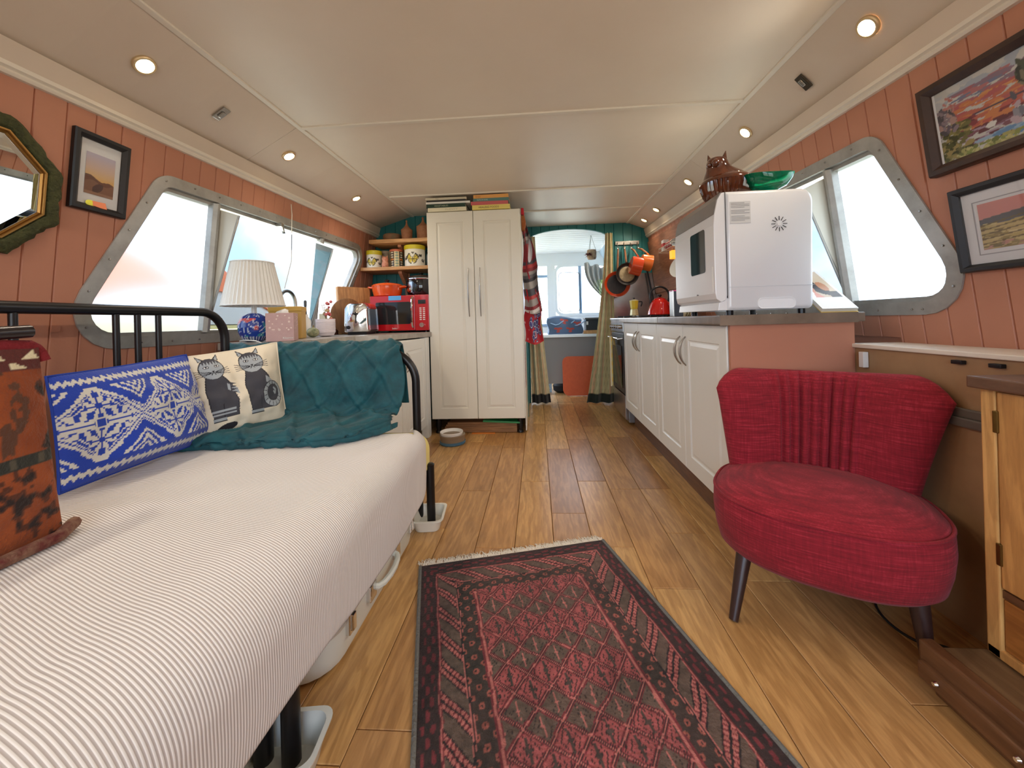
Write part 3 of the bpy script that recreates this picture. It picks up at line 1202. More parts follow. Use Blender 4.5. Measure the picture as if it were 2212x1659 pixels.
# ---- galley units on the left: cabinet, worktop, shelves
lc = thing('sink_cabinet', 'white kitchen cabinet under the left worktop beside the daybed arm', 'cabinet', (-1.2, 2.5, 0))
MB().box((-1.59, 2.02, 0.10), (-0.90, 3.03, 0.784)).build('carcass', m_cab, lc)
MB().box((-1.55, 2.02, 0.0), (-0.95, 3.03, 0.10)).build('plinth', m_white, lc)
MB().box((-0.925, 2.96, 0.0), (-0.872, 3.045, 0.79)).build('corner_post', m_cab, lc, bevel=0.003)
for k in range(2):
    ya = 2.02 + 0.47 * k
    dd = panel_door((-0.88, ya + 0.002, 0.10), (0, 1, 0), (0, 0, 1), (1, 0, 0), 0.466, 0.685, m_cab, lc, frame=0.06, fb=0.07)
    hy = 2.49 + (-0.04 if k == 0 else 0.04)
    bow_handle((-0.88, hy, 0.575), (-0.88, hy, 0.705), (1, 0, 0), m_satin, dd, rise=0.03)
wl2 = MB()
wl2.prism([(-0.85, 3.048), (-0.985, 2.55), (-1.06, 2.50), (-1.20, 2.47), (-1.22, 2.38), (-1.22, 1.83), (-1.605, 1.83), (-1.605, 3.59), (-0.875, 3.59), (-0.875, 3.048)], (0, 0, 0), (1, 0, 0), (0, 1, 0), (0, 0, 1), 0.793, 0.830)
tag(wl2.build('galley_worktop', m_wtopl, bevel=0.003), 'grey laminate worktop under the left window carrying the toaster', 'worktop')
for nm, z0, z1, xa, lb in (('mid', 1.378, 1.408, -1.545, 'pine shelf carrying the butterfly tins'), ('top', 1.617, 1.650, -1.46, 'upper pine shelf carrying the clay jars')):
    s_ = thing('wall_shelf', lb, 'shelf', (-1.2, 3.45, z0))
    MB().box((xa, 3.30, z0), (-0.872, 3.598, z1)).build('shelf_board', m_shelfwood, s_, bevel=0.003)
    for x in (-1.22, -0.95):
        br = MB()
        br.prism([(0, 0), (-0.20, 0), (-0.20, -0.02), (-0.03, -0.14 if nm == 'mid' else -.10), (0, -0.14 if nm == 'mid' else -.10)], (x, 3.594, z0), (0, 1, 0), (0, 0, 1), (1, 0, 0), -0.016, 0.016)
        br.build('bracket', oak('bracket_wood', [(206, 140, 100), (210, 146, 106)], (9, 9, 1), .5) if 'bracket_wood' not in MATS else MATS['bracket_wood'], s_, bevel=0.002)
tag(MB().box((-1.24, 3.575, 0.9), (-1.195, 3.597, 1.378)).build('shelf_upright', MATS['bracket_wood'], bevel=0.002), 'pinkish wooden upright under the tin shelf', 'batten')

# ---- downlights (copied)
m_lamp = mat('lamp_glow', (255, 226, 180), 0.5, emit=28)
m_ring = mat('downlight_ring', (214, 190, 150), 0.3, 0.7)
proto = None
spots = [(-1, -0.28, 'over the near end of the daybed'), (-1, 0.5, 'over the carpet cushion on the daybed'), (-1, 1.281, 'above the framed sunset print'),
         (-1, 2.059, 'above the hopper pane by the table lamp'), (-1, 2.832, 'above the window end of the tin shelf'), (1, -0.12, 'nearest the glazed stern doors on the painting side'),
         (1, 0.62, 'over the pine cabinet'), (1, 1.358, 'above the landscape painting'), (1, 2.094, 'over the dishwasher and its green bowl'), (1, 2.839, 'between the cat tureen and the pan corner'),
         (1, 3.556, 'over the cooker, second from the teal bulkhead'), (1, 3.937, 'closest to the teal bulkhead above the pans')]


def slope_frame(side, y, t=0.5):
    X_ = XL if side < 0 else XR
    a = Vector((X_(y), y, Zc(y)))
    zl = zb(y) + 0.085
    b = Vector((xw(side, y, zl), y, zl))
    p = a + (b - a) * t
    ex = (b - a).normalized() * side
    nrm = Vector((-ex.z, 0, ex.x))
    if nrm.z > 0:
        nrm = -nrm
    return p, nrm


for side, y, where in spots:
    p, nrm = slope_frame(side, y, 0.5)
    rot = Vector((0, 0, -1)).rotation_difference(nrm).to_matrix().to_4x4()
    mat4 = Matrix.Translation(p) @ rot
    if proto is None:
        proto = thing('downlight', 'small round glowing downlight ' + where, 'downlight', (0, 0, 0), 'downlights along the ceiling slopes')
        MB().lathe([(0.036, 0.004), (0.036, -0.003), (0.033, -0.006), (0.027, -0.006), (0.024, 0.004)], (0, 0, 0), 24, caps=False).build('ring', m_ring, proto, smooth=True)
        MB().lathe([(0.0245, 0.001), (0.0245, -0.001), (0.018, -0.003)], (0, 0, 0), 20).build('lens', m_lamp, proto, smooth=True)
        li = bpy.data.lights.new('downlight_beam', 'SPOT')
        li.energy = 5.5
        li.color = (1.0, 0.88, 0.72)
        li.spot_size = math.radians(150)
        li.spot_blend = 0.9
        li.shadow_soft_size = 0.025
        lo_ = bpy.data.objects.new('downlight_beam', li)
        COL.objects.link(lo_)
        attach(lo_, proto)
        lo_.location = (0, 0, -0.012)
        proto.matrix_world = mat4
    else:
        cpy = copy_tree(proto, mat4)
        cpy['label'] = 'small round glowing downlight ' + where
WLOC['downlight'] = Vector((0, 0, 0))
for side, y, lb in ((-1, 1.608, 'small steel catch plate on the slope above the black framed sunset print'), (1, 1.661, 'small dark steel catch plate on the slope above the right window')):
    p, nrm = slope_frame(side, y, 0.5)
    rot = Vector((0, 0, -1)).rotation_difference(nrm).to_matrix().to_4x4()
    t_ = thing('catch_plate', lb, 'catch', p)
    T = Matrix.Translation(p) @ rot @ Matrix.Rotation(0.0, 4, 'Z')
    MB().box((-0.034, -0.019, -0.004), (0.034, 0.019, 0.002), T).build('plate', m_steel if side < 0 else mat('dark_steel', (92, 84, 74), .3, 1), t_, bevel=0.002)
    MB().box((-0.018, -0.008, -0.011), (0.014, 0.008, -0.004), T).build('lever', m_steel, t_, bevel=0.003)
# ================================================================== DAYBED AND TEXTILES
bed = thing('daybed', 'black metal daybed frame with a mattress along the left wall', 'daybed', (-0.95, 0.7, 0))
R_ = 0.0175
BX = -1.415


def arc(c, r, a0, a1, ax, ay, n=10):
    c, ax, ay = Vector(c), Vector(ax), Vector(ay)
    return [c + ax * (r * math.cos(math.radians(a0 + (a1 - a0) * i / n))) + ay * (r * math.sin(math.radians(a0 + (a1 - a0) * i / n))) for i in range(n + 1)]


# back rail: runs along the wall, turns down into the far post
pts = [(BX, -0.25, 0.0), (BX, -0.25, 0.85)] + arc((BX, -0.13, 0.855), 0.12, 180, 90, (0, 1, 0), (0, 0, 1)) + \
      arc((BX, 1.535, 0.855), 0.12, 90, 0, (0, 1, 0), (0, 0, 1)) + [(BX, 1.655, 0.0)]
MB().tube(pts, R_, 14).build('back_rail', m_black, bed, smooth=True)
for y in (0.05, 0.12, 0.19, 0.55, 0.95, 1.205, 1.275, 1.35):
    MB().cyl((BX, y, 0.42), (BX, y, 0.97), 0.0095, seg=10).build('spindle', m_black, bed, smooth=True)
MB().box((BX - 0.012, -0.23, 0.40), (BX + 0.012, 1.64, 0.43)).build('lower_back_rail', m_black, bed, bevel=0.003)
# far arm
AY = 1.755
pts = [(BX + .02, AY, 0.0), (BX + .02, AY, 0.675)] + arc((BX + 0.12, AY, 0.675), 0.10, 180, 90, (1, 0, 0), (0, 0, 1)) + \
      arc((-0.715, AY, 0.630), 0.145, 90, 0, (1, 0, 0), (0, 0, 1)) + [(-0.570, AY, 0.0)]
MB().tube(pts, R_ + 0.001, 14).build('arm_rail', m_black, bed, smooth=True)
MB().box((BX + .02, AY - .012, 0.36), (-0.57, AY + .012, 0.39)).build('arm_lower_rail', m_black, bed)
# front frame with posts
for x, y, h in ((-0.497, 1.695, 0.262), (-0.530, 0.760, 0.30), (-0.590, 0.760, 0.30), (-0.51, -0.2, 0.262)):
    p_ = MB().cyl((x, y, 0.004), (x, y, h), 0.0185, seg=14).build('leg', m_black, bed, smooth=True)
    MB().lathe([(0.0195, 0), (0.020, 0.006), (0.014, 0.011)], (x, y, h), 14).build('leg_cap', m_black, p_, smooth=True)
MB().box((-0.545, -0.2, 0.190), (-0.515, 1.695, 0.240)).build('front_rail', m_black, bed, bevel=0.003)
for y in (0.15, 0.5, 0.85, 1.2, 1.6):
    MB().box((BX, y - 0.02, 0.235), (-0.55, y + 0.02, 0.247)).build('slat', m_black, bed)
def edge_axes(y):
    """half axes of the mattress's front edge: crisp at the far arm, sagging towards the near end"""
    k = min(max((1.60 - y) / 0.9, 0), 1)
    return 0.070 + 0.11 * k, 0.070 + 0.05 * k


mt = MB()
ls = []
for i in range(25):
    y = -0.22 + 1.935 * i / 24
    ax, az = edge_axes(y)
    g = 0.03 * max(0, (i - 22) / 2) ** 2
    x1, z1 = -0.503, 0.434 - g
    ls.append([(-1.375, y, 0.25), (-1.375, y, z1 - .04), (-1.36, y, z1 - .01), (-1.32, y, z1)] +
              [(x1 - ax + ax * math.sin(t_ * HP / 8), y, z1 - az + az * math.cos(t_ * HP / 8)) for t_ in range(9)] + [(x1 - .002, y, 0.25)])
mt.loft(ls)
m_yellow = mat('yellow_sheet', (236, 220, 138), 0.85, bump=(30, 0.1))
mt.build('mattress', m_yellow, bed, smooth=True)

# ---- striped cover draped over the mattress
def stripes():
    m = bpy.data.materials.new('striped_cotton')
    m.use_nodes = True
    n = m.node_tree
    b = n.nodes['Principled BSDF']
    uv = n.nodes.new('ShaderNodeUVMap')
    sp = n.nodes.new('ShaderNodeSeparateXYZ')
    n.links.new(uv.outputs[0], sp.inputs[0])
    nzz = n.nodes.new('ShaderNodeTexNoise')
    nzz.inputs['Scale'].default_value = 6
    n.links.new(uv.outputs[0], nzz.inputs['Vector'])
    m0 = n.nodes.new('ShaderNodeMath')
    m0.operation = 'MULTIPLY_ADD'
    m0.inputs[1].default_value = 2 * math.pi / 0.0062
    n.links.new(sp.outputs[0], m0.inputs[0])
    mn = n.nodes.new('ShaderNodeMath')
    mn.operation = 'MULTIPLY'
    mn.inputs[1].default_value = 5
    n.links.new(nzz.outputs['Fac'], mn.inputs[0])
    n.links.new(mn.outputs[0], m0.inputs[2])
    m1 = n.nodes.new('ShaderNodeMath')
    m1.operation = 'SINE'
    n.links.new(m0.outputs[0], m1.inputs[0])
    m2 = n.nodes.new('ShaderNodeMath')
    m2.operation = 'MULTIPLY_ADD'
    m2.inputs[1].default_value = 0.5
    m2.inputs[2].default_value = 0.5
    n.links.new(m1.outputs[0], m2.inputs[0])
    r = n.nodes.new('ShaderNodeValToRGB')
    r.color_ramp.elements[0].position = 0.30
    r.color_ramp.elements[0].color = lin4((190, 182, 178))
    r.color_ramp.elements[1].position = 0.62
    r.color_ramp.elements[1].color = lin4((246, 244, 242))
    n.links.new(m2.outputs[0], r.inputs[0])
    n.links.new(r.outputs[0], b.inputs['Base Color'])
    b.inputs['Roughness'].default_value = 0.9
    b.inputs['Sheen Weight'].default_value = 0.2
    bp = n.nodes.new('ShaderNodeBump')
    bp.inputs['Strength'].default_value = 0.25
    bp.inputs['Distance'].default_value = 0.002
    n.links.new(m2.outputs[0], bp.inputs['Height'])
    n.links.new(bp.outputs[0], b.inputs['Normal'])
    return m


def hem_z(y):
    ks = [(-0.3, 0.19), (0.59, 0.188), (0.735, 0.189), (0.826, 0.186), (0.96, 0.166), (1.38, 0.142), (1.58, 0.164), (1.70, 0.20)]
    for (a, za), (b, zb_) in zip(ks, ks[1:]):
        if y <= b:
            return za + (zb_ - za) * (y - a) / (b - a)
    return ks[-1][1]


NU, NV = 120, 150
mb = MB()
uvs = []


def cover(u, v):
    y = -0.26 + (1.93) * u
    # path across: from the wall side over the top, round the front edge and down
    ax, az = edge_axes(y)
    top_len = 0.885 - ax
    arc_len = (ax + az) * 0.80
    drop = 0.447 - az - hem_z(y)
    s = v * (top_len + arc_len + drop)
    und = 0.010 * fnoise((y * 2.2, s * 2.0, 1.7), 1.0) + 0.004 * fnoise((y * 5, s * 5, 4.2), 1.0)
    if s < top_len:
        x, z = -1.375 + s, 0.447
        fold = 0.007 * math.exp(-((y - (0.75 + 0.55 * s)) / 0.05) ** 2) * (1 - s / top_len)
        p = Vector((x, y, z + max(und, -.006) + fold))
    elif s < top_len + arc_len:
        a = (s - top_len) / arc_len * HP
        p = Vector((-0.490 - ax + ax * math.sin(a), y, 0.447 - az + az * math.cos(a))) + Vector((math.sin(a), 0, math.cos(a))) * max(und, -.006)
    else:
        d = s - top_len - arc_len
        k_ = d / max(drop, .01)
        wav = 0.006 * math.sin(y * 7 + 1) * k_
        p = Vector((-0.490 + max(und, -.006) * (1 - k_) + und * k_ + wav - 0.004 * k_, y + 0.004 * math.sin(d * 20), 0.447 - az - d))
    if u > 0.93:                       # far end rounds over the mattress corner
        k = (u - 0.93) / 0.07
        p.z -= 0.05 * k * k * (1 if v < 0.75 else 0.3)
        p.x -= 0.02 * k * k * (1 if v > 0.6 else 0)
    q_t = min(1, s / (top_len + arc_len))
    skew = 0.24 * (3 * q_t ** 2 - 2 * q_t ** 3)
    uvs.append((y + skew, s))
    return p


mb.grid(cover, NU, NV)
mb.uv = uvs
cv = mb.build('bed_cover', stripes(), smooth='all', fix=False)
so = cv.modifiers.new('thick', 'SOLIDIFY')
so.thickness = 0.003
so.offset = -1
tag(cv, 'pale pink and white finely striped cotton cover draped over the daybed', 'bed cover')

# ---- teal quilt over the far arm
mb = MB()


def quilt_path(x):
    """(y,z) path of the quilt for a given x"""
    k = (x + 1.45) / 0.83                        # 0 wall .. 1 aisle
    yf = 1.335 + 0.075 * k + 0.19 * max(0, (k - 0.80) / 0.20) ** 1.6
    zb_ = 0.468
    return [(1.815, 0.52), (1.805, 0.70), (1.795, 0.770), (1.765, 0.808), (1.735, 0.804), (1.708, 0.76), (1.69, 0.68), (1.672, 0.57), (1.65, 0.515), (max(1.60, yf + .02), 0.497),
            (max((yf + 1.6) / 2, yf + .015), 0.492), (yf + 0.012, 0.492), (yf, 0.478), (yf + 0.004, zb_), (yf + 0.05, zb_ - .003)]


def samp(path, t):
    t = min(max(t, 0), 1) * (len(path) - 1)
    i = min(int(t), len(path) - 2)
    f = t - i
    p0 = path[max(i - 1, 0)]
    p1, p2 = path[i], path[i + 1]
    p3 = path[min(i + 2, len(path) - 1)]

    def cr_(a, b, c, d):
        return 0.5 * ((2 * b) + (-a + c) * f + (2 * a - 5 * b + 4 * c - d) * f * f + (-a + 3 * b - 3 * c + d) * f ** 3)
    return cr_(p0[0], p1[0], p2[0], p3[0]), cr_(p0[1], p1[1], p2[1], p3[1])


def quilt(u, v):
    sag = 0.0
    x = -1.47 + 0.85 * u
    if u > 0.93:
        sag = (u - 0.93) / 0.07
    y, z = samp(quilt_path(x), v)
    y2, z2 = samp(quilt_path(x), min(v + 0.01, 1))
    t = Vector((0, y2 - y, z2 - z))
    if t.length < 1e-6:
        t = Vector((0, -1, 0))
    nrm = Vector((0, t.z, -t.y)).normalized()
    s = v * 1.1
    a, b = x * 14 + s * 11, x * 14 - s * 11
    q = -0.010 * (math.exp(-(math.sin(a * 1.25) / 0.20) ** 2) + math.exp(-(math.sin(b * 1.25) / 0.20) ** 2)) + .004
    wv = math.sin(math.pi * min(max((v - 0.25) / 0.5, 0), 1))
    wr_ = 0.034 * fnoise((x * 7 + s * 6, s * 3.4 - x * 3, 0.3), 1.0) * wv + 0.012 * fnoise((x * 15 + s * 9, s * 13, 2), 1.0)
    if v > 0.72:
        wr_ += 0.006 * math.sin((v - 0.72) * 90 + 3 * fnoise((x * 3, 1, 1), 1.0)) * min(1, (v - .72) / .1)
    p = Vector((x, y, z)) - nrm * (q + wr_ * 0.9 - 0.010)
    if v < 0.25:
        p = Vector((x, y, z)) - nrm * (q - 0.006)
    p.x += 0.016 * fnoise((1, s * 5, 7), 1.0) * u - 0.02 * sag * sag * (0.4 + 0.6 * math.sin(s * 9))
    p.z = max(p.z, 0.458) if v > .5 else p.z
    if sag and 0.1 < v < 0.6:
        p.y += 0.015 * sag * sag
        p.z -= 0.012 * sag * sag
    return p


m_quilt = mat('teal_quilt', (9, 86, 96), 0.7, vary=(14, (4, 58, 68)), bump=(30, 0.5), sheen=0.08)
mb.grid(quilt, 150, 210)
q_ = mb.build('quilt', m_quilt, smooth='all', fix=False)
so = q_.modifiers.new('thick', 'SOLIDIFY')
so.thickness = 0.007
tag(q_, 'dark teal quilted throw draped over the far arm of the daybed', 'quilt')


# ---- cushions
def cushion(name, label, corners, thick, ras, m, mback, cat='cushion', edge=None, lump=0.012, seed=0.0, pinch=0.06, res=None):
    """corners BL,BR,TR,TL of the front seam line (world); puffed front and back"""
    bl_, br_, tr_, tl_ = [Vector(c) for c in corners]
    nrm = (br_ - bl_).cross(tl_ - bl_).normalized()
    w_, h_ = ras.w, ras.h
    t_ = thing(name, label, cat, (bl_ + br_) / 2)

    def base(u, v):
        # slightly concave seam lines between pointed corners
        uu = u + pinch * (0.5 - u) * (4 * v * (1 - v)) * 0.5
        vv = v + pinch * (0.5 - v) * (4 * u * (1 - u)) * 0.5
        return bl_ * (1 - uu) * (1 - vv) + br_ * uu * (1 - vv) + tr_ * uu * vv + tl_ * (1 - uu) * vv

    def puff(u, v):
        f = (max(0, 4 * u * (1 - u)) ** 0.72) * (max(0, 4 * v * (1 - v)) ** 0.72)
        return f

    def front(u, v):
        l = lump * fnoise((u * 3.3, v * 3.3, seed), 1.0) + lump * 0.4 * fnoise((u * 8, v * 8, seed + 3), 1.0)
        f = puff(u, v)
        return base(u, v) + nrm * (thick * f + l * min(1, f * 2))
    mf = MB()
    mf.grid(front, w_, h_)
    mf.c = ras.cols()
    mf.build('front', m, t_, smooth='all', fix=False)
    MB().grid(lambda u, v: base(1 - u, v) - nrm * (min(thick, .04) * puff(u, v)), 30, 30).build('back', mback, t_, smooth='all', fix=False)
    if edge:
        ring = [base(u, 0) for u in np.linspace(0, 1, 16)] + [base(1, v) for v in np.linspace(0, 1, 12)][1:] + \
               [base(1 - u, 1) for u in np.linspace(0, 1, 16)][1:] + [base(0, 1 - v) for v in np.linspace(0, 1, 12)][1:]
        MB().tube(ring, 0.0035, 6).build('piping', edge, t_, smooth=True)
    return t_


m_print = mat('printed_cloth', (200, 200, 200), 0.85, vcol=True, bump=(220, 0.12), sheen=.15)
m_knit = mat('knitted_cloth', (200, 200, 200), 0.85, vcol=True, bump=(260, 0.35), sheen=.2)

# blue nordic cushion: a cross-stitch lattice computed on a grid of stitches
NW, NH = 224, 144
ras = Ras(NW, NH, (26, 64, 176))
WHT = (214, 214, 208)
BLU = (26, 64, 176)
CW, CH = 112, 72          # stitch cells
ci = np.floor(ras.X * CW).astype(int)
cj = np.floor(ras.Y * CH).astype(int)
per, hh = 46, 46.0
yy = cj - 12
inn = (cj >= 12) & (cj < 60)
# diamond lattice
px = (ci + 6) % per
dd = np.abs(np.abs(px - per / 2) / (per / 2) - np.abs((yy - 24) / 24.0))
side_ = np.abs(px - per / 2) / (per / 2) + np.abs((yy - 24) / 24.0)
white = np.zeros_like(inn)
e = side_ - 1.0
white |= inn & (np.abs(e) < 0.10)
white |= inn & (np.abs(e) > 0.155) & (np.abs(e) < 0.20) & ((ci + cj) % 2 == 0)
white &= ~(inn & (np.abs(e) < 0.035) & ((ci + cj) % 2 == 0))
# stars inside the diamonds: four eight-pointed stars round a small square
for ox, oy in ((0, 11), (0, -11), (10.5, 0), (-10.5, 0)):
    a = px - per / 2 - ox
    b = yy - 24 - oy
    A, B = np.abs(a), np.abs(b)
    r = np.maximum(A, B)
    rad_ = np.hypot(A, B)
    an_ = np.degrees(np.arctan2(np.minimum(A, B), np.maximum(A, B) + 1e-6))
    star = (np.abs(an_ - 22.5) < 21.5 - 1.55 * rad_) & (rad_ < 8.4) & (rad_ > 0.9)
    white |= inn & star & (side_ < 0.88)
a, b = np.abs(px - per / 2), np.abs(yy - 24)
white |= (np.abs(np.maximum(a, b) - 3) < 0.9)
white &= ~((np.maximum(a, b) < 1.2))
# nested hearts in the triangles between the diamonds
for cyq in (24 + 24, 24 - 24):
    a = np.abs((px + per / 2) % per - per / 2) / (per / 2)
    b = np.abs(yy - cyq) / 24.0
    q = a + b
    white |= inn & (q < 0.62) & (np.floor(q * 10.5) % 2 == 1)
# zigzag borders
for base_ in (5, 64):
    tri = np.abs((ci % 4) - 2)
    white |= (np.abs(cj - base_ - tri) < 1.1)
ras.put(white, WHT)
cushion('cushion', 'blue cushion with a white nordic star and heart pattern', [(-1.305, 0.958, 0.466), (-1.285, 1.450, 0.470), (-1.350, 1.392, 0.806), (-1.362, 0.978, 0.782)], 0.098, ras,
        m_knit, mat('blue_wool', (26, 64, 176), 0.9, sheen=.3), edge=mat('blue_cord', (30, 62, 160), 0.9), lump=0.026, seed=2.0)

# cat cushion
ras = Ras(190, 160, (232, 222, 200))
INK, GRY, DGR = (30, 30, 38), (164, 172, 178), (66, 66, 74)


def cat_sit(ox, sc, tail):
    X = lambda x: ox + x * sc
    ras.poly([(X(-.085), .20), (X(-.105), .38), (X(-.115), .52), (X(-.085), .70), (X(.08), .70), (X(.15), .58), (X(.19), .38), (X(.18), .20)], INK)
    ras.poly([(X(-.078), .205), (X(-.095), .38), (X(-.105), .52), (X(-.078), .69), (X(.075), .69), (X(.14), .57), (X(.18), .38), (X(.17), .205)], DGR)
    ras.line([(X(.03), .20), (X(.03), .36)], .004, INK)
    ras.poly([(X(.10), .60), (X(.20), .52), (X(.215), .44), (X(.10), .52)], GRY)
    ras.rect(X(-.09), .165, X(.05), .205, GRY)
    ras.line([(X(-.09), .205), (X(.05), .205)], .004, INK)
    ras.line([(X(-.09), .165), (X(.05), .165)], .004, INK)
    # ears, face
    for sx_ in (-1, 1):
        ras.poly([(X(sx_ * .095 - .0), .90), (X(sx_ * .105), .99), (X(sx_ * .045), .925)], INK)
        ras.poly([(X(sx_ * .088), .905), (X(sx_ * .098), .972), (X(sx_ * .058), .922)], GRY)
    ras.ell(X(0), .80, .118 * sc, .135, INK)
    ras.ell(X(0), .795, .110 * sc, .125, GRY)
    ras.put((ras.Y > .875 + .02 * np.sin(ras.X * 220)) & (((ras.X - X(0)) / (.112 * sc)) ** 2 + ((ras.Y - .80) / .13) ** 2 < 1), DGR)
    for sx_ in (-1, 1):
        ras.ell(X(sx_ * .048), .825, .026 * sc, .018, INK)
        ras.ell(X(sx_ * .048), .825, .019 * sc, .011, (226, 228, 226))
        ras.ell(X(sx_ * .048), .827, .008 * sc, .010, INK)
        for k in range(4):
            ras.line([(X(sx_ * .022), .755 - .004 * k), (X(sx_ * .165), .80 - .028 * k)], .0028, INK)
    ras.poly([(X(-.018), .775), (X(.018), .775), (X(0), .75)], INK)
    ras.line([(X(0), .76), (X(-.02), .725)], .004, INK)
    ras.line([(X(0), .76), (X(.02), .725)], .004, INK)
    if tail:
        ras.ell(X(.175), .36, .125 * sc, .165, INK)
        ras.ell(X(.175), .36, .117 * sc, .155, GRY)
        ras.ell(X(.185), .375, .078 * sc, .105, INK)
        ras.ell(X(.185), .375, .072 * sc, .098, DGR)
        for k in range(12):
            an = math.radians(60 + k * 25)
            ras.line([(X(.18) + .082 * sc * math.cos(an), .367 + .112 * math.sin(an)), (X(.177) + .112 * sc * math.cos(an), .362 + .148 * math.sin(an))], .0035, INK)
        ras.line([(X(.20), .43), (X(.225), .40), (X(.215), .36), (X(.20), .385)], .010, GRY)
    else:
        for k in range(10):
            ras.poly([(X(.13), .60 - .035 * k), (X(.20), .575 - .035 * k), (X(.13), .565 - .035 * k)], DGR)
        ras.rect(X(-.09), .27, X(.15), .30, GRY)
        ras.rect(X(-.09), .235, X(.15), .25, GRY)


cat_sit(.20, 1.0, False)
cat_sit(.62, 1.12, True)
ras.ell(.24, .08, .12, .045, INK, .2)
cushion('cushion', 'cream cushion printed with two grey striped cats', [(-1.275, 1.385, 0.476), (-1.118, 1.635, 0.492), (-1.178, 1.665, 0.833), (-1.360, 1.385, 0.795)], 0.068, ras,
        m_print, mat('cream_linen', (226, 214, 190), 0.9), edge=mat('cream_cord', (236, 226, 204), .9), lump=0.022, seed=5.0)

# carpet cushion at the near end
ras = Ras(120, 130, (146, 70, 28))
for j in range(131):
    for i in range(121):
        u_, v_ = i / 120, j / 130
        n1_ = fnoise((u_ * 7, v_ * 6, 3), 1.0) + .5 * fnoise((u_ * 18, v_ * 16, 5), 1.0)
        n2_ = fnoise((u_ * 4.2 + 9, v_ * 3.4, 1), 1.0) + .55 * fnoise((u_ * 13, v_ * 11, 8), 1.0) + .3 * fnoise((u_ * 34, v_ * 30, 8), 1.0)
        c_ = (146 + 22 * n1_, 70 + 14 * n1_, 28 + 8 * n1_)
        if n2_ > .34:
            c_ = (38, 24, 20)
        elif n2_ > .22:
            c_ = (84, 42, 22)
        elif n2_ < -.52:
            c_ = (92, 56, 36)
        ras.a[j, i] = lin(c_)
ras.rect(0, .405, 1, .465, (44, 46, 40))
for k in range(9):
    ras.rect(.05 + .11 * k, .41, .075 + .11 * k, .46, (84, 78, 64))
ras.rect(0, .885, 1, 1, (92, 40, 34))
for k in range(8):
    x = k / 8
    ras.poly([(x, .895), (x + .07, .895), (x + .01, .935)], (226, 216, 180))
    ras.poly([(x + .05, .94), (x + .12, .94), (x + .10, .985)], (226, 216, 180))
m_pile = mat('carpet_pile', (150, 80, 40), 0.95, vcol=True, bump=(120, 0.5), sheen=.1)
cc = cushion('carpet_cushion', 'orange-brown carpet cushion with dark blotches and a woven striped border', [(-1.075, 0.30, 0.458), (-1.070, 0.792, 0.458), (-1.090, 0.772, 0.872), (-1.095, 0.30, 0.872)], 0.055, ras,
             m_pile, mat('carpet_back', (90, 46, 30), 0.95), cat='cushion', lump=0.012, seed=9.0, pinch=0.02)
MB().tube([(-1.10, 0.30, .872), (-1.10, 0.55, .880), (-1.10, 0.76, .878), (-1.105, .780, .865), (-1.10, .786, .84)], 0.013, 10, smooth=1).build('red_border', mat('red_wool', (122, 26, 34), 0.95, bump=(80, .6)), cc, smooth=True)
MB().tube([(-1.10, 0.55, .893), (-1.10, 0.68, .902), (-1.10, 0.765, .907)], 0.014, 10).build('leather_strap', mat('dark_leather', (34, 26, 28), 0.28), cc, smooth=True)
MB().tube([(-1.040, 0.30, .466), (-1.030, 0.55, .466), (-1.036, 0.76, .466), (-1.070, 0.812, .468)], [.010, .012, .013, .013], 8).build('woven_edge', mat('woven_edge', (96, 34, 34), .95, vary=(26, (150, 120, 96)), bump=(80, .6)), cc, smooth=True)

# ---- things under the bed
sc_ = thing('suitcase', 'white hard-shell suitcase lying flat under the daybed', 'suitcase', (-0.8, 1.26, 0))
m_case = mat('suitcase_white', (226, 228, 220), 0.35, vary=(4, (214, 218, 208)))


def rr3(z, g):
    return [(x, y, z) for x, y in rrect(-1.05 + g, 0.905 + g, -0.54 - g, 1.62 - g, 0.10 - g * .5, 6)]


MB().loft([rr3(0.001, 0.02), rr3(0.012, 0.004), rr3(0.03, 0), rr3(0.092, 0)], True, True).build('base_shell', m_case, sc_, smooth=True)
MB().loft([rr3(0.092, 0.0), rr3(0.093, -0.003), rr3(0.101, -0.003), rr3(0.102, 0)], True, True).build('rim_band', mat('case_rim', (196, 192, 182), .3, .3), sc_, smooth=True)
MB().loft([rr3(0.102, 0.0), rr3(0.165, 0), rr3(0.178, 0.006), rr3(0.185, 0.03)], True, True).build('lid', m_case, sc_, smooth=True)
hd = MB().tube([(-0.545, 1.17, .085), (-0.515, 1.18, .075), (-0.505, 1.26, .072), (-0.515, 1.34, .075), (-0.545, 1.35, .085)], 0.010, 8, smooth=1).build('carry_handle', m_case, sc_, smooth=True)
for y in (1.155, 1.365):
    MB().box((-0.545, y - .022, .055), (-0.525, y + .022, .105)).build('handle_mount', m_chrome, hd, bevel=0.004)
for y in (1.02, 1.52):
    MB().box((-0.545, y - .014, .06), (-0.527, y + .014, .135)).box((-0.530, y - .009, .07), (-0.519, y + .009, .115)).build('latch', m_chrome, sc_, bevel=0.003)


def tray(name, label, c, a, b, h, rot, m):
    T = Matrix.Translation(c) @ Matrix.Rotation(rot, 4, 'Z')

    def ring(z, g):
        return [T @ Vector((x, y, z)) for x, y in rrect(-a + g, -b + g, a - g, b - g, 0.028, 5)]
    mb = MB()
    mb.loft([ring(.001, .016), ring(h, .004), ring(h + .001, -.004), ring(h + .004, -.004), ring(h + .004, .006), ring(.005, .019)], True, True)
    return tag(mb.build(name, m, smooth=True), label, 'tray')


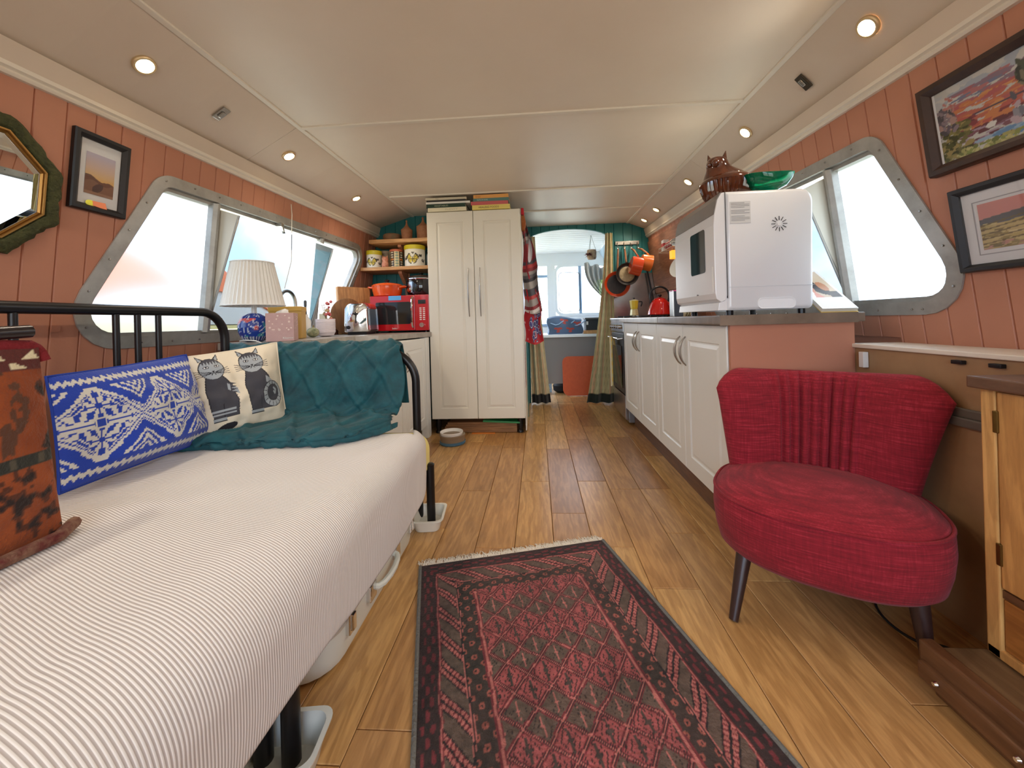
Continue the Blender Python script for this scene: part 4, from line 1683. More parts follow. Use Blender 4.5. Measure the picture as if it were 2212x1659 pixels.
m_tub = mat('translucent_tub', (224, 222, 212), 0.3, spec=.5)
tray('plastic_tub', 'white plastic tub under the front leg at the daybed arm', (-0.507, 1.695, 0), 0.068, 0.085, 0.048, 0.1, m_tub)
tb = tray('plastic_tub', 'clear plastic tub on the floor beyond the suitcase under the daybed', (-0.545, 0.745, 0), 0.085, 0.062, 0.060, 0.12, mat('clear_tub', (216, 220, 216), 0.15, alpha=None, spec=.6))
# ================================================================== RED CHAIR
ch = thing('cocktail_chair', 'red upholstered cocktail chair with a fluted wing back and tapered dark legs', 'chair', (0.86, 1.28, 0))
CO, CU, CV = Vector((0.750, 1.085, 0)), Vector((0.857, -0.515, 0)), Vector((0.515, 0.857, 0))


def ck(u, v, z):
    return CO + CU * u + CV * v + Vector((0, 0, z))


def red_mat():
    m = mat('red_chenille', (150, 22, 38), 0.9, sheen=0.06)
    n = m.node_tree
    b = n.nodes['Principled BSDF']
    t = n.nodes.new('ShaderNodeTexCoord')
    cols = []
    for sc in ((14, 14, 260), (200, 200, 12)):
        mp = n.nodes.new('ShaderNodeMapping')
        mp.inputs['Scale'].default_value = sc
        mp.inputs['Rotation'].default_value = (0, 0, 0.45)
        n.links.new(t.outputs['Object'], mp.inputs['Vector'])
        x = n.nodes.new('ShaderNodeTexNoise')
        x.inputs['Scale'].default_value = 1.0
        x.inputs['Detail'].default_value = 3
        n.links.new(mp.outputs[0], x.inputs['Vector'])
        cols.append(x.outputs['Fac'])
    r = n.nodes.new('ShaderNodeValToRGB')
    r.color_ramp.elements[0].position = 0.32
    r.color_ramp.elements[0].color = lin4((112, 10, 24))
    r.color_ramp.elements[1].position = 0.72
    r.color_ramp.elements[1].color = lin4((176, 44, 60))
    e_ = r.color_ramp.elements.new(0.55)
    e_.color = lin4((142, 18, 34))
    ad = n.nodes.new('ShaderNodeMath')
    ad.operation = 'MULTIPLY_ADD'
    ad.inputs[1].default_value = 0.35
    n.links.new(cols[1], ad.inputs[0])
    ml = n.nodes.new('ShaderNodeMath')
    ml.operation = 'MULTIPLY'
    ml.inputs[1].default_value = 0.68
    n.links.new(cols[0], ml.inputs[0])
    n.links.new(ml.outputs[0], ad.inputs[2])
    n.links.new(ad.outputs[0], r.inputs[0])
    n.links.new(r.outputs[0], b.inputs['Base Color'])
    bp = n.nodes.new('ShaderNodeBump')
    bp.inputs['Strength'].default_value = 0.35
    bp.inputs['Distance'].default_value = 0.003
    n.links.new(ad.outputs[0], bp.inputs['Height'])
    n.links.new(bp.outputs[0], b.inputs['Normal'])
    return m


m_red = red_mat()


def seat_ring(g, n=64):
    """seat plan: wide rounded front, narrower back; g = inset"""
    out = []
    for i in range(n):
        a = 2 * math.pi * i / n
        ca, sa = math.cos(a), math.sin(a)
        ex = 2.6
        x = math.copysign(abs(ca) ** (2 / ex), ca)
        y = math.copysign(abs(sa) ** (2 / ex), sa)
        v = 0.205 + (0.235 - g) * y
        hw = (0.290 - g) * (1.0 - 0.10 * (y + 1) / 2)
        bow = -0.022 * (1 - x * x) if y < 0 else 0
        out.append((hw * x, v + bow))
    return out


def seat_loop(g, z, crown=0.0):
    pts = []
    for u, v in seat_ring(g):
        pts.append(ck(u, v, z + crown * (1 - (u / .30) ** 2) - 0.03 * (v - .2) * 0))
    return pts


st = MB()
st.loft([seat_loop(.060, .160), seat_loop(.030, .164), seat_loop(.012, .182), seat_loop(.002, .225), seat_loop(-.004, .28), seat_loop(-.002, .325), seat_loop(.004, .338)], True, False)
st.build('seat_base', m_red, ch, smooth='all')
st = MB()
lo_ps = [seat_loop(.004, .338), seat_loop(.010, .346), seat_loop(.035, .357, .004), seat_loop(.075, .367, .008), seat_loop(.12, .374, .010), seat_loop(.17, .378, .012), seat_loop(.215, .380, .013)]
st.loft(lo_ps, False, True)
st.build('seat_cushion', m_red, ch, smooth='all')
rg = seat_loop(.001, .339)
MB().tube(rg + rg[:2], 0.0045, 8, caps=False).build('seat_piping', m_red, ch, smooth=True)

# fluted wing back
NB = 132


def back_pt(s, t, side):
    """s -1..1 across, t 0..1 up; side +1 front, -1 rear"""
    hw = 0.240 + 0.055 * t ** 1.1
    u = hw * s + 0.020 * t
    zt = 0.712 - 0.018 * (1 - s * s) - 0.075 * (max(0, abs(s) - 0.74) / 0.26) ** 2.2
    z = 0.305 + (zt - 0.305) * t
    v = 0.365 + 0.050 * t - 0.165 * (abs(s) ** 2.2) * (0.45 + 0.55 * t)
    th = 0.040
    edge = (max(0.0, 1 - abs(s) ** 14)) ** 0.5
    topf = (max(0.0, 1 - t ** 10)) ** 0.5
    th *= edge * topf
    off = th
    if side > 0:
        off *= 1.0
        fl_ = abs(s) < 0.50
        if fl_:
            k = (s + 0.50) / 1.0 * 9
            off += (0.027 * abs(math.sin(math.pi * k)) ** 0.5 - 0.019) * topf
        else:
            off += 0.010 * math.sin(math.pi * min(1, (abs(s) - 0.5) / 0.5)) * topf
        off += 0.006 * math.sin(math.pi * t)
    # normal in plan
    dvds = -0.165 * 2.2 * (abs(s) ** 1.2) * (1 if s > 0 else -1) * (0.45 + 0.55 * t) / hw
    nn = Vector((dvds, -1)).normalized()
    return ck(u + nn.x * off * side, v + nn.y * off * side, z)


loops = []
for j in range(29):
    t = (j / 28)
    t = math.sin(HP * t)
    l = [back_pt(-1 + 2 * i / NB, t, 1) for i in range(NB + 1)] + [back_pt(1 - 2 * i / 40, t, -1) for i in range(1, 40)]
    loops.append(l)
MB().loft(loops, True, False).build('backrest', m_red, ch, smooth='all')
m_leg = mat('dark_leg', (54, 34, 30), 0.35)
for (u1, v1), (u2, v2) in (((-0.185, .055), (-0.213, -.028)), ((0.190, .065), (0.205, .043)), ((-0.16, .37), (-0.18, .42)), ((0.16, .37), (0.18, .42))):
    MB().cyl(ck(u2, v2, 0.001), ck(u1, v1, 0.18), 0.0125, 0.0225, 16).build('leg', m_leg, ch, smooth=True)

# ================================================================== RUG
RA, RB, RC_, RD = Vector((-0.286, 0.762, 0)), Vector((0.501, 0.794, 0)), Vector((0.24, 1.569, 0)), Vector((-0.453, 1.386, 0))
ex_ = (RC_ - RD)                         # far edge, left to right
ey_ = (RD - RA).normalized() * 0.5 + (RC_ - RB).normalized() * 0.5
ey_.normalize()
LEN = 1.62
rug = thing('rug', 'worn red and brown tribal rug with a diamond lattice and fringe on the oak floor', 'rug', (0.1, 0.9, 0))
NWr, NHr = 230, 500
ras = Ras(NWr, NHr, (70, 50, 44))
RX, RY = ras.X, (1 - ras.Y) * LEN / 0.717      # RX 0..1 across, RY distance from the far edge in rug widths
rng = np.random.default_rng(4)


def sm_noise(n, amp):
    a = rng.random((NHr // n + 3, NWr // n + 3))
    jj = np.linspace(0, NHr / n, NHr + 1)
    ii = np.linspace(0, NWr / n, NWr + 1)
    j0, i0 = jj.astype(int), ii.astype(int)
    fj, fi = (jj - j0)[:, None], (ii - i0)[None, :]
    g = a[j0][:, i0] * (1 - fj) * (1 - fi) + a[j0 + 1][:, i0] * fj * (1 - fi) + a[j0][:, i0 + 1] * (1 - fj) * fi + a[j0 + 1][:, i0 + 1] * fj * fi
    return (g - .5) * 2 * amp


BRN, BRN2, PNK, RED, BLK, ROSE = (94, 77, 68), (104, 84, 70), (156, 80, 80), (112, 44, 50), (38, 30, 32), (178, 106, 100)
wob = sm_noise(14, .006)
cx_m, cy_m = RX + wob, RY + sm_noise(14, .006)
inner = (cx_m > .255) & (cx_m < .745) & (cy_m > .235)
# lattice field: rows of diamonds, tone changes with the row
px_, py_ = 0.1225, 0.118
lx, ly = (cx_m - .255) / px_, (cy_m - .235) / py_
d1, d2 = lx + ly, lx - ly
r1, r2 = np.floor(d1), np.floor(d2)
f1, f2 = d1 - r1, d2 - r2
tone = ((r1 - r2) % 4) < 2
ras.put(inner & tone, PNK)
ras.put(inner & ~tone, BRN)
# little hooked leaves in each diamond
qx, qy = f1 - .5, f2 - .5
hx, hy = (qx + qy), (qx - qy)            # hx across, hy along
leaf = (np.abs(np.sin((np.abs(hx) * 2.6 + np.abs(hy) * 1.4) * 5.2)) < .42) & ((np.floor(RX * 150) + np.floor(RY * 80)) % 3 > 0)
ras.put(inner & tone & leaf, BLK)
ras.put(inner & ~tone & leaf & ((np.floor(RX * 120) + np.floor(RY * 90)) % 2 == 0), BLK)
ras.put(inner & (np.abs(hx) < .07) & (np.abs(hy) < .62) & tone, (70, 58, 54))
ras.put(inner & (np.abs(hx) < .16) & (np.abs(hy) < .09) & tone, (70, 58, 54))
ras.put(inner & (np.abs(hx) < .035) & (np.abs(hy) < .55) & ~tone, ROSE)
ras.put(inner & (np.abs(hx) < .10) & (np.abs(hy) < .05) & ~tone, ROSE)
edge = np.minimum(np.minimum(f1, 1 - f1), np.minimum(f2, 1 - f2))
ras.put(inner & (edge < .095), RED)
ras.put(inner & (edge < .050), BLK)
ras.put(inner & (edge < .022), ROSE)
# borders
bd = np.minimum(np.minimum(cx_m, 1 - cx_m), cy_m * 1.0)
along_ = np.where(cy_m < np.minimum(cx_m, 1 - cx_m), cx_m, cy_m)


def band(a, b):
    return (bd >= a) & (bd < b) & ~inner


ras.put(band(0, .075), (52, 36, 36))
ras.put(band(.02, .065) & (np.sin(along_ * 75) * np.sin(bd * 200) > .25), RED)
ras.put(band(.075, .085), RED)
ras.put(band(.078, .082), ROSE)
b2 = band(.085, .165)
ras.put(b2, BRN)
zig = ((along_ * 7.5) % 1)
ph = (bd - .085) / .08
s_mot = np.abs(((zig - ph * .8) % 1) - .5)
ras.put(b2 & (s_mot < .24), ROSE)
ras.put(b2 & (s_mot < .24) & (np.floor(along_ * 110 + bd * 160) % 3 == 0), RED)
ras.put(b2 & (s_mot < .045), BLK)
ras.put(b2 & (np.abs(s_mot - .25) < .03), BLK)
ras.put(band(.165, .175), ROSE)
ras.put(band(.168, .173), BLK)
b3 = band(.175, .235)
ras.put(b3, (60, 48, 44))
ras.put(b3 & (np.cos((along_ * 16 % 1 - .5) * 6.28) * np.cos((bd - .205) * 110) > .45), (150, 84, 74))
ras.put(b3 & (np.cos((along_ * 16 % 1 - .5) * 6.28) * np.cos((bd - .205) * 110) > .9), BLK)
ras.put(band(.235, .262), RED)
ras.put(band(.243, .252), ROSE)
ras.a *= (1 + sm_noise(3, .30) + sm_noise(30, .22))[:, :, None]
ras.a += (sm_noise(40, .02))[:, :, None] * np.array([1, .4, .4])
ras.a = np.clip(ras.a, 0.002, 1)


def rug_pt(u, v):
    # v 0 near end .. 1 far end
    d = (1 - v) * LEN
    w_ = 1 + 0.045 * d
    p = RD + ex_ * (0.5 + (u - 0.5) * w_) - ey_ * d
    return Vector((p.x, p.y, 0.0075 + 0.0012 * fnoise((p.x * 9, p.y * 9, 0), 1)))


mb = MB()
mb.grid(rug_pt, NWr, NHr)
mb.c = ras.cols()
m_rug = mat('rug_pile', (120, 60, 56), 0.95, vcol=True, bump=(150, 0.7), sheen=.05)
mb.build('pile', m_rug, rug, smooth='all', fix=False)
bk = MB()
ring = [rug_pt(u, 1) for u in np.linspace(0, 1, 12)] + [rug_pt(1, 1 - v) for v in np.linspace(0, 1, 12)][1:] + [rug_pt(1 - u, 0) for u in np.linspace(0, 1, 6)][1:] + [rug_pt(0, v) for v in np.linspace(0, 1, 12)][1:-1]
bk.loft([[Vector((p.x, p.y, 0.0005)) for p in ring], [Vector((p.x, p.y, 0.0072)) for p in ring]], True, False)
bk.build('backing', mat('rug_back', (60, 48, 46), 0.95), rug, fix=True)
for u in (0.0, 1.0):
    MB().tube([rug_pt(u, v) + Vector((0, 0, -0.002)) for v in np.linspace(0, 1, 40)], 0.0065, 7).build('bound_edge', mat('grey_binding', (112, 112, 108), 0.95, bump=(120, .7)), rug, smooth=True)
fr = MB()
rf = random.Random(5)
for k in range(420):
    u = (k + rf.random()) / 420
    p = rug_pt(u, 1) + Vector((0, 0, -0.003))
    l = rf.uniform(0.026, 0.050)
    a = rf.uniform(-0.5, 0.5)
    d = Vector((ey_.x * math.cos(a) - ey_.y * math.sin(a), ey_.x * math.sin(a) + ey_.y * math.cos(a), 0))
    q = p + d * l * .55 + Vector((0, 0, rf.uniform(0, .004)))
    e = p + d * l + Vector((rf.uniform(-.006, .006), rf.uniform(-.006, .006), -.003))
    fr.tube([p, q, e], [0.0019, 0.0016, 0.0010], 4)
fo = fr.build('fringe', mat('fringe_wool', (226, 218, 204), 0.95), rug, fix=False)
fo['kind'] = 'stuff'

# ================================================================== PINE CABINET, HEARTH STEP, CABLE
hs = thing('hearth_step', 'dark stained wooden step with a raised lip in front of the pine cabinet', 'step', (1.0, 0.2, 0))
MB().box((0.925, Y0 + .05, 0.001), (1.165, 0.975, 0.098)).build('step_top', oak('step_wood', [(120, 92, 62), (116, 88, 60)], (9, 1, 9), .5), hs, bevel=0.003)
MB().box((0.893, Y0 + .05, 0.035), (0.925, 0.985, 0.112)).build('front_lip', m_darkwood, hs, bevel=0.006)
MB().box((0.880, Y0 + .05, 0.030), (0.9, 0.975, 0.070)).build('front_bead', m_darkwood, hs, bevel=0.005)
MB().box((0.905, Y0 + .05, 0.0), (0.92, 0.96, 0.03)).build('front_foot', m_darkwood, hs, bevel=0.003)
for y in (0.93, 0.78):
    MB().cyl((0.879, y, 0.05), (0.873, y, 0.05), 0.006, 0.004, 10).build('stud', m_chrome, hs, smooth=True)
pc = thing('pine_cabinet', 'small pine cabinet with a brown top and brass hinged door', 'cabinet', (1.1, 0.7, 0.1))
pX, pYf, pz0, pz1 = 1.03, 0.965, 0.102, 0.742
MB().box((pX + .012, 0.35, pz0), (1.165, pYf - .004, pz1 - .03)).build('carcass', m_pine, pc, bevel=0.002)
MB().box((pX - .004, pYf - .028, pz0), (pX + .02, pYf, pz1 - .028)).build('front_stile', m_pine, pc, bevel=0.003)
MB().box((pX - .004, 0.35, pz0), (pX + .02, pYf, pz0 + .022)).build('bottom_rail', m_pine, pc, bevel=0.003)
dr2 = MB().box((pX - .002, 0.36, pz0 + .165), (pX + .014, pYf - .030, pz1 - .032)).build('door', m_pine, pc, bevel=0.003)
for z in (pz0 + 0.24, pz1 - 0.10):
    MB().box((pX - .006, pYf - .034, z - .025), (pX + .002, pYf - .024, z + .025)).build('hinge', mat('brass_dark', (120, 96, 50), .35, .9), dr2, bevel=0.002)
MB().box((pX + .002, 0.36, pz0 + .142), (pX + .016, pYf - .028, pz0 + .160)).build('mid_rail', m_darkwood, pc)
MB().box((pX + .002, 0.36, pz0 + .024), (pX + .016, pYf - .030, pz0 + .140)).build('drawer_front', oak('pine_dark', [(176, 116, 56), (170, 110, 52)], (9, 1, 9), .4), pc, bevel=0.003)
MB().box((pX - .022, 0.33, pz1 - .028), (1.168, pYf + .012, pz1)).build('top', mat('brown_top', (112, 80, 58), .45, vary=(20, (98, 68, 48)), stretch=(4, 1, 4)), pc, bevel=0.004)

cb_ = MB().tube([(1.16, 1.02, .004), (1.09, 1.05, .004), (1.05, 1.10, .004), (1.01, 1.09, .004), (0.98, 1.14, .004), (0.99, 1.22, .004), (1.05, 1.30, .004), (1.14, 1.34, .004)], 0.0035, 6, smooth=2)
tag(cb_.build('power_cable', mat('black_rubber', (22, 20, 20), .6), smooth=True), 'thin black power cable trailing on the floor behind the red chair', 'cable')

# purple flower standing on the pine cabinet
fv = thing('flower_vase', 'purple flowers in a small glass vase on the pine cabinet', 'flowers', (1.10, 0.88, pz1))
MB().lathe([(.001, 0), (.026, 0), (.030, .01), (.022, .05), (.016, .09), (.020, .11)], (1.112, 0.872, pz1 + .001), 18, caps=False).build('vase', mat('vase_glass', (170, 196, 190), .08, spec=.6), fv, smooth=True)
for k, (fx, fy, fz, s_) in enumerate(((1.100, 0.882, 1.035, .030), (1.098, 0.868, 0.990, .026))):
    f_ = MB()
    for ring_, nn_, el in ((1.0, 14, -.1), (.8, 11, .45), (.55, 8, .9)):
        for j in range(nn_):
            a = 2 * math.pi * j / nn_ + ring_
            d = Vector((-0.55 * abs(math.cos(el)) * 0 - math.sin(el), math.cos(a) * math.cos(el), math.sin(a) * math.cos(el)))
            sd = Vector((0, -math.sin(a), math.cos(a)))
            c = Vector((fx, fy, fz))
            L = s_ * ring_ + .008
            f_.add([c, c + d * L * .55 + sd * L * .2, c + d * L, c + d * L * .55 - sd * L * .2, c + d * L * .55 + Vector((-.003, 0, 0))], [(0, 1, 4), (1, 2, 4), (2, 3, 4), (3, 0, 4)])
    f_.build('flower_head', mat('purple_petal', (92, 26, 84), .6, vary=(60, (126, 44, 116))), fv)
    MB().tube([(fx + .006, fy, fz), (1.112, 0.872, fz - .1), (1.112, 0.872, pz1 + .02)], .0022, 6).build('stem', mat('stem_green', (72, 98, 50), .6), fv)
# ================================================================== PICTURES AND MIRROR
def frame_on(mp, y0, y1, z0, z1, fw_, dep, m, root, name='frame'):
    """mitred frame on a wall map; outer y0..y1, z0..z1"""
    def rc(g, d):
        return [mp(y, z, d) for y, z in ((y0 + g, z0 + g), (y1 - g, z0 + g), (y1 - g, z1 - g), (y0 + g, z1 - g))]
    mb = MB()
    mb.loft([rc(0, .002), rc(0, dep * .75), rc(.003, dep), rc(fw_ * .55, dep), rc(fw_, dep * .55), rc(fw_, .004)], False, False)
    return mb.build(name, m, root)


def sheet_on(mp, y0, y1, z0, z1, d, ras, m, root, name, flip=False):
    mb = MB()
    a, b = (y1, y0) if flip else (y0, y1)
    mb.grid(lambda u, v: mp(a + (b - a) * u, z0 + (z1 - z0) * v, d), ras.w, ras.h)
    mb.c = ras.cols()
    return mb.build(name, m, root, fix=False)


m_fblack = mat('black_frame', (17, 13, 15), 0.4)
m_mount = mat('white_mount', (226, 226, 226), 0.8)
m_ptint = mat('print_ink', (200, 200, 200), 0.25, vcol=True)
m_glz = glass('picture_glass', (0.97, 0.97, 0.97), 0.02)


def box_on(mp, y0, y1, z0, z1, d0, d1, m, root, name):
    return MB().loft([[mp(y, z, d0) for y, z in ((y0, z0), (y1, z0), (y1, z1), (y0, z1))], [mp(y, z, d1) for y, z in ((y0, z0), (y1, z0), (y1, z1), (y0, z1))]]).build(name, m, root)


# left: sunset print
p1 = thing('framed_print', 'small black framed print of a yellow sunset sky over brown hills', 'picture', lw(1.27, 1.32, .01))
frame_on(lw, 1.183, 1.358, 1.325, 1.592, 0.024, 0.020, m_fblack, p1)
box_on(lw, 1.19, 1.35, 1.332, 1.585, .003, .006, m_mount, p1, 'mount')
ras = Ras(50, 76, (214, 190, 160))
t_ = ras.Y
c0, c1 = np.array(lin((222, 176, 100))), np.array(lin((190, 180, 196)))
k_ = np.clip((t_ - .35) / .6, 0, 1)[:, :, None]
ras.a = c0 * (1 - k_) + c1 * k_
ras.put(ras.Y < .46 - .14 * ras.X + .03 * np.sin(ras.X * 9), (104, 66, 48))
ras.put(ras.Y < .30 + .05 * np.sin(ras.X * 7), (128, 88, 66))
ras.ell(.45, .18, .2, .10, (78, 50, 44), .4)
ras.put(ras.Y < .07, (150, 112, 88))
sheet_on(lw, 1.226, 1.317, 1.386, 1.528, .0068, ras, m_ptint, p1, 'print')
box_on(lw, 1.205, 1.337, 1.347, 1.570, .0105, .0115, m_glz, p1, 'glazing')
stk = MB().ball(lw(1.245, 1.353, .0125), .016, 12, (0.12, 1, .7)).build('yellow_sticker', mat('sticker_yellow', (232, 226, 70), .4), p1, smooth=True)
MB().prism([(0, -.006), (.045, -.012), (.040, .012), (0, .010)], lw(1.25, 1.353, .0125), (0, 1, 0), (0, 0, 1), (1, 0, 0), 0, .002).build('orange_sticker', mat('sticker_orange', (240, 140, 96), .4), p1)

# octagonal mirror with shaggy green frame
mr = thing('octagonal_mirror', 'octagonal wall mirror in a ragged moss green frame with a gilt rim', 'mirror', lw(1.0, 1.14, .01))
MC = (0.960, 1.342)


def octa(r, d, n=8, ry=1.0, wob=0, sub=1, seed=0):
    pts = []
    cs = [(MC[0] + r * math.cos(math.radians(22.5 + 45 * i)), MC[1] + r * ry * math.sin(math.radians(22.5 + 45 * i))) for i in range(8)]
    for i in range(8):
        a, b = cs[i], cs[(i + 1) % 8]
        for j in range(sub):
            t = j / sub
            y, z = a[0] + (b[0] - a[0]) * t, a[1] + (b[1] - a[1]) * t
            if wob:
                k = 1 + wob * (fnoise((y * 45, z * 45, seed), 1.0) + .6 * fnoise((y * 110, z * 110, seed), 1.0))
                y, z = MC[0] + (y - MC[0]) * k, MC[1] + (z - MC[1]) * k
            pts.append(lw(y, z, d))
    return pts


MB().loft([octa(.212, .002, wob=.05, sub=10), octa(.214, .016, wob=.06, sub=10, seed=2), octa(.200, .026, wob=.03, sub=10, seed=3), octa(.178, .024, sub=10, wob=.01), octa(.170, .008, sub=10)], False, False).build(
    'moss_frame', mat('moss_green', (74, 76, 40), .9, vary=(50, (52, 54, 26)), bump=(90, .9)), mr, smooth=True, fix=False)
MB().loft([octa(.172, .016), octa(.170, .022), octa(.165, .022), octa(.163, .017), octa(.160, .019), octa(.156, .014)], False, False).build('gilt_rim', mat('gilt', (150, 108, 52), .35, .7), mr, fix=False)
m_mirror = mat('mirror_silver', (236, 240, 240), 0.0, 1.0)
MB().loft([octa(.158, .013), octa(.138, .016)], False, True).build('mirror_glass', m_mirror, mr, fix=False)

# right: landscape painting in a dark wooden frame
p2 = thing('framed_painting', 'colourful sunset landscape painting in a dark brown wooden frame', 'picture', rw(1.05, 1.31, .01))
frame_on(rw, 0.72, 1.290, 1.310, 1.580, 0.030, 0.028, mat('brown_frame', (66, 40, 26), .45, vary=(18, (48, 28, 18))), p2)
ras = Ras(200, 96, (206, 204, 196))
rp_ = random.Random(11)


def blobs(n, x0, x1, y0, y1, cols, sx_, sy_):
    for _ in range(n):
        ras.ell(rp_.uniform(x0, x1), rp_.uniform(y0, y1), rp_.uniform(.4, 1) * sx_, rp_.uniform(.4, 1) * sy_, rp_.choice(cols), rp_.uniform(-.3, .5))


# x runs away from the aisle end: x=0 is the far end of the picture
blobs(90, 0, 1, .78, 1.0, [(214, 212, 204), (196, 200, 204), (176, 186, 200)], .06, .06)
blobs(80, .12, .9, .62, .86, [(196, 116, 118), (150, 120, 140), (186, 100, 108), (120, 128, 160)], .07, .03)
blobs(110, .10, .9, .42, .70, [(222, 126, 62), (230, 148, 70), (206, 104, 76), (196, 90, 90)], .07, .03)
ras.rect(.10, .485, .5, .51, (96, 78, 96))
blobs(80, .10, .9, .25, .50, [(204, 90, 74), (222, 130, 60), (150, 62, 70), (120, 58, 66)], .06, .035)
blobs(60, .14, .6, .10, .30, [(112, 62, 72), (140, 86, 100), (176, 150, 170)], .05, .03)
blobs(30, .22, .8, .04, .16, [(92, 146, 196), (120, 170, 210), (150, 186, 214)], .07, .03)
blobs(130, 0, .16, .0, .48, [(96, 98, 48), (120, 116, 58), (150, 140, 70), (78, 80, 44), (170, 150, 80)], .025, .04)
blobs(90, .10, .5, .0, .10, [(150, 160, 70), (180, 176, 90), (120, 130, 60), (206, 196, 120)], .02, .035)
blobs(60, 0, .10, .40, .72, [(110, 100, 110), (150, 130, 140), (90, 84, 90), (190, 150, 140)], .018, .05)
blobs(12, .05, .12, .66, .86, [(196, 110, 100), (206, 130, 120)], .012, .03)
blobs(70, .40, .62, .55, .86, [(60, 66, 58), (84, 92, 76), (130, 124, 100)], .018, .07)
blobs(50, .36, .7, .18, .52, [(120, 124, 140), (150, 150, 162), (196, 170, 180), (96, 92, 104)], .02, .07)
ras.poly([(.235, .28), (.26, .32), (.29, .30), (.28, .25), (.25, .24)], (232, 228, 220))
ras.a = ras.a * .62 + ras.a.mean(axis=2, keepdims=True) * .16
sheet_on(rw, 0.748, 1.262, 1.338, 1.552, .0085, ras, m_ptint, p2, 'canvas', flip=True)
box_on(rw, 1.254, 1.262, 1.338, 1.552, .0087, .0092, m_mount, p2, 'paper_margin')

p3 = thing('framed_print', 'black framed print of golden fields under a dark hill in a white mount', 'picture', rw(1.05, 1.0, .01))
frame_on(rw, 0.74, 1.253, 1.006, 1.254, 0.022, 0.022, mat('charcoal_frame', (30, 30, 33), .45), p3)
box_on(rw, 0.75, 1.245, 1.014, 1.246, .003, .006, m_mount, p3, 'mount')
ras = Ras(140, 60, (196, 172, 112))
rp_ = random.Random(5)
ras.put(ras.Y > .60 + .25 * (ras.X), (206, 132, 122))
ras.put((ras.Y > .52) & (ras.Y < .86 - .05 * np.sin(ras.X * 5) + .1 * ras.X), (92, 90, 88))
blobs(150, 0, 1, .05, .55, [(186, 164, 96), (204, 184, 120), (150, 130, 74), (132, 112, 64), (214, 196, 140)], .06, .03)
for k in range(5):
    ras.line([(0, .12 + .1 * k), (1, .42 + .12 * k)], .005, (112, 94, 56))
ras.put(ras.Y > .66 + .30 * ras.X, (206, 136, 126))
blobs(50, 0, 1, .0, .12, [(124, 110, 66), (150, 130, 80), (190, 140, 120)], .05, .03)
sheet_on(rw, 0.80, 1.193, 1.066, 1.196, .0068, ras, m_ptint, p3, 'print', flip=True)
MB().loft([[rw(y, z, .0066) for y, z in ((0.79, 1.052), (1.206, 1.052), (1.206, 1.206), (0.79, 1.206))], [rw(y, z, .0066) for y, z in ((0.793, 1.055), (1.203, 1.055), (1.203, 1.203), (0.793, 1.203))]], False, False).build('mount_line', mat('pencil_grey', (170, 168, 170), .8), p3, fix=False)
box_on(rw, 0.762, 1.231, 1.028, 1.232, .0115, .0125, m_glz, p3, 'glazing')

# small salmon socket cover on the left wall
tag(box_on(lw, 1.170, 1.195, 0.905, 0.925, .001, .005, mat('salmon_cover', (176, 116, 90), .5), None, 'blanking_plate'), 'small square painted plate on the salmon boards below the mirror', 'plate')
# ================================================================== LEFT WORKTOP
WZ = 0.831
# ---- table lamp
lp = thing('table_lamp', 'table lamp with a white pleated shade and a blue floral ceramic base', 'lamp', (-1.45, 1.885, WZ))
LC = (-1.45, 1.885, WZ)
rsN = 96
prof = [(0.034, 0.0), (0.046, 0.004), (0.058, 0.02), (0.070, 0.05), (0.073, 0.075), (0.068, 0.105), (0.052, 0.130), (0.030, 0.142), (0.020, 0.146)]
mb = MB()
ls = []
cols = []
for k in range(49):
    t = k / 48 * (len(prof) - 1)
    i = min(int(t), len(prof) - 2)
    f = t - i
    r = prof[i][0] * (1 - f) + prof[i + 1][0] * f
    z = prof[i][1] * (1 - f) + prof[i + 1][1] * f
    row = []
    for j in range(rsN):
        a = 2 * math.pi * j / rsN
        row.append((LC[0] + r * math.cos(a), LC[1] + r * math.sin(a), LC[2] + z))
        c = (34, 62, 150)
        if z < 0.028:
            c = (40, 54, 120)
            if abs(((a * 14 / 6.283) % 1) - .5) < .32 and .006 < z < .026 and abs(abs(((a * 14 / 6.283) % 1) - .5) - .22) < .10:
                c = (190, 196, 206)
        else:
            fl = fnoise((math.cos(a) * 1.7, math.sin(a) * 1.7, z * 22), 1.0)
            if fl > .30 and .06 < z < .12:
                c = (204, 84, 84) if fl > .36 else (226, 150, 140)
            elif fl < -.32:
                c = (60, 140, 150) if fl < -.4 else (44, 100, 160)
            if abs(fnoise((math.cos(a) * 3, math.sin(a) * 3, z * 30 + 5), 1.0)) < .025:
                c = (206, 216, 224)
        cols.append(lin4(c))
    ls.append(row)
mb.loft(ls)
mb.c = cols
mb.build('ceramic_base', mat('glazed_print', (60, 80, 160), .18, vcol=True, coat=.5), lp, smooth='all')
MB().cyl((LC[0], LC[1], WZ + .14), (LC[0], LC[1], WZ + .185), .012, seg=12).build('neck', m_white, lp, smooth=True)
sh = MB()
N = 84
l0, l1 = [], []
for j in range(N):
    a = 2 * math.pi * j / N
    k = 0.0032 * (1 if j % 2 else -1)
    l0.append((LC[0] + (.138 + k) * math.cos(a), LC[1] + (.138 + k) * math.sin(a), WZ + .185))
    l1.append((LC[0] + (.092 + k) * math.cos(a), LC[1] + (.092 + k) * math.sin(a), WZ + .405))
sh.loft([l0, l1], False, False)
m_shade = mat('shade_silk', (226, 224, 218), .8)
shd = sh.build('shade', m_shade, lp, fix=False)
for rr_, z in ((.140, WZ + .185), (.094, WZ + .405)):
    ringp = [(LC[0] + rr_ * math.cos(2 * math.pi * j / 40), LC[1] + rr_ * math.sin(2 * math.pi * j / 40), z) for j in range(42)]
    MB().tube(ringp, .0035, 6, caps=False).build('shade_trim', m_white, shd, smooth=True)
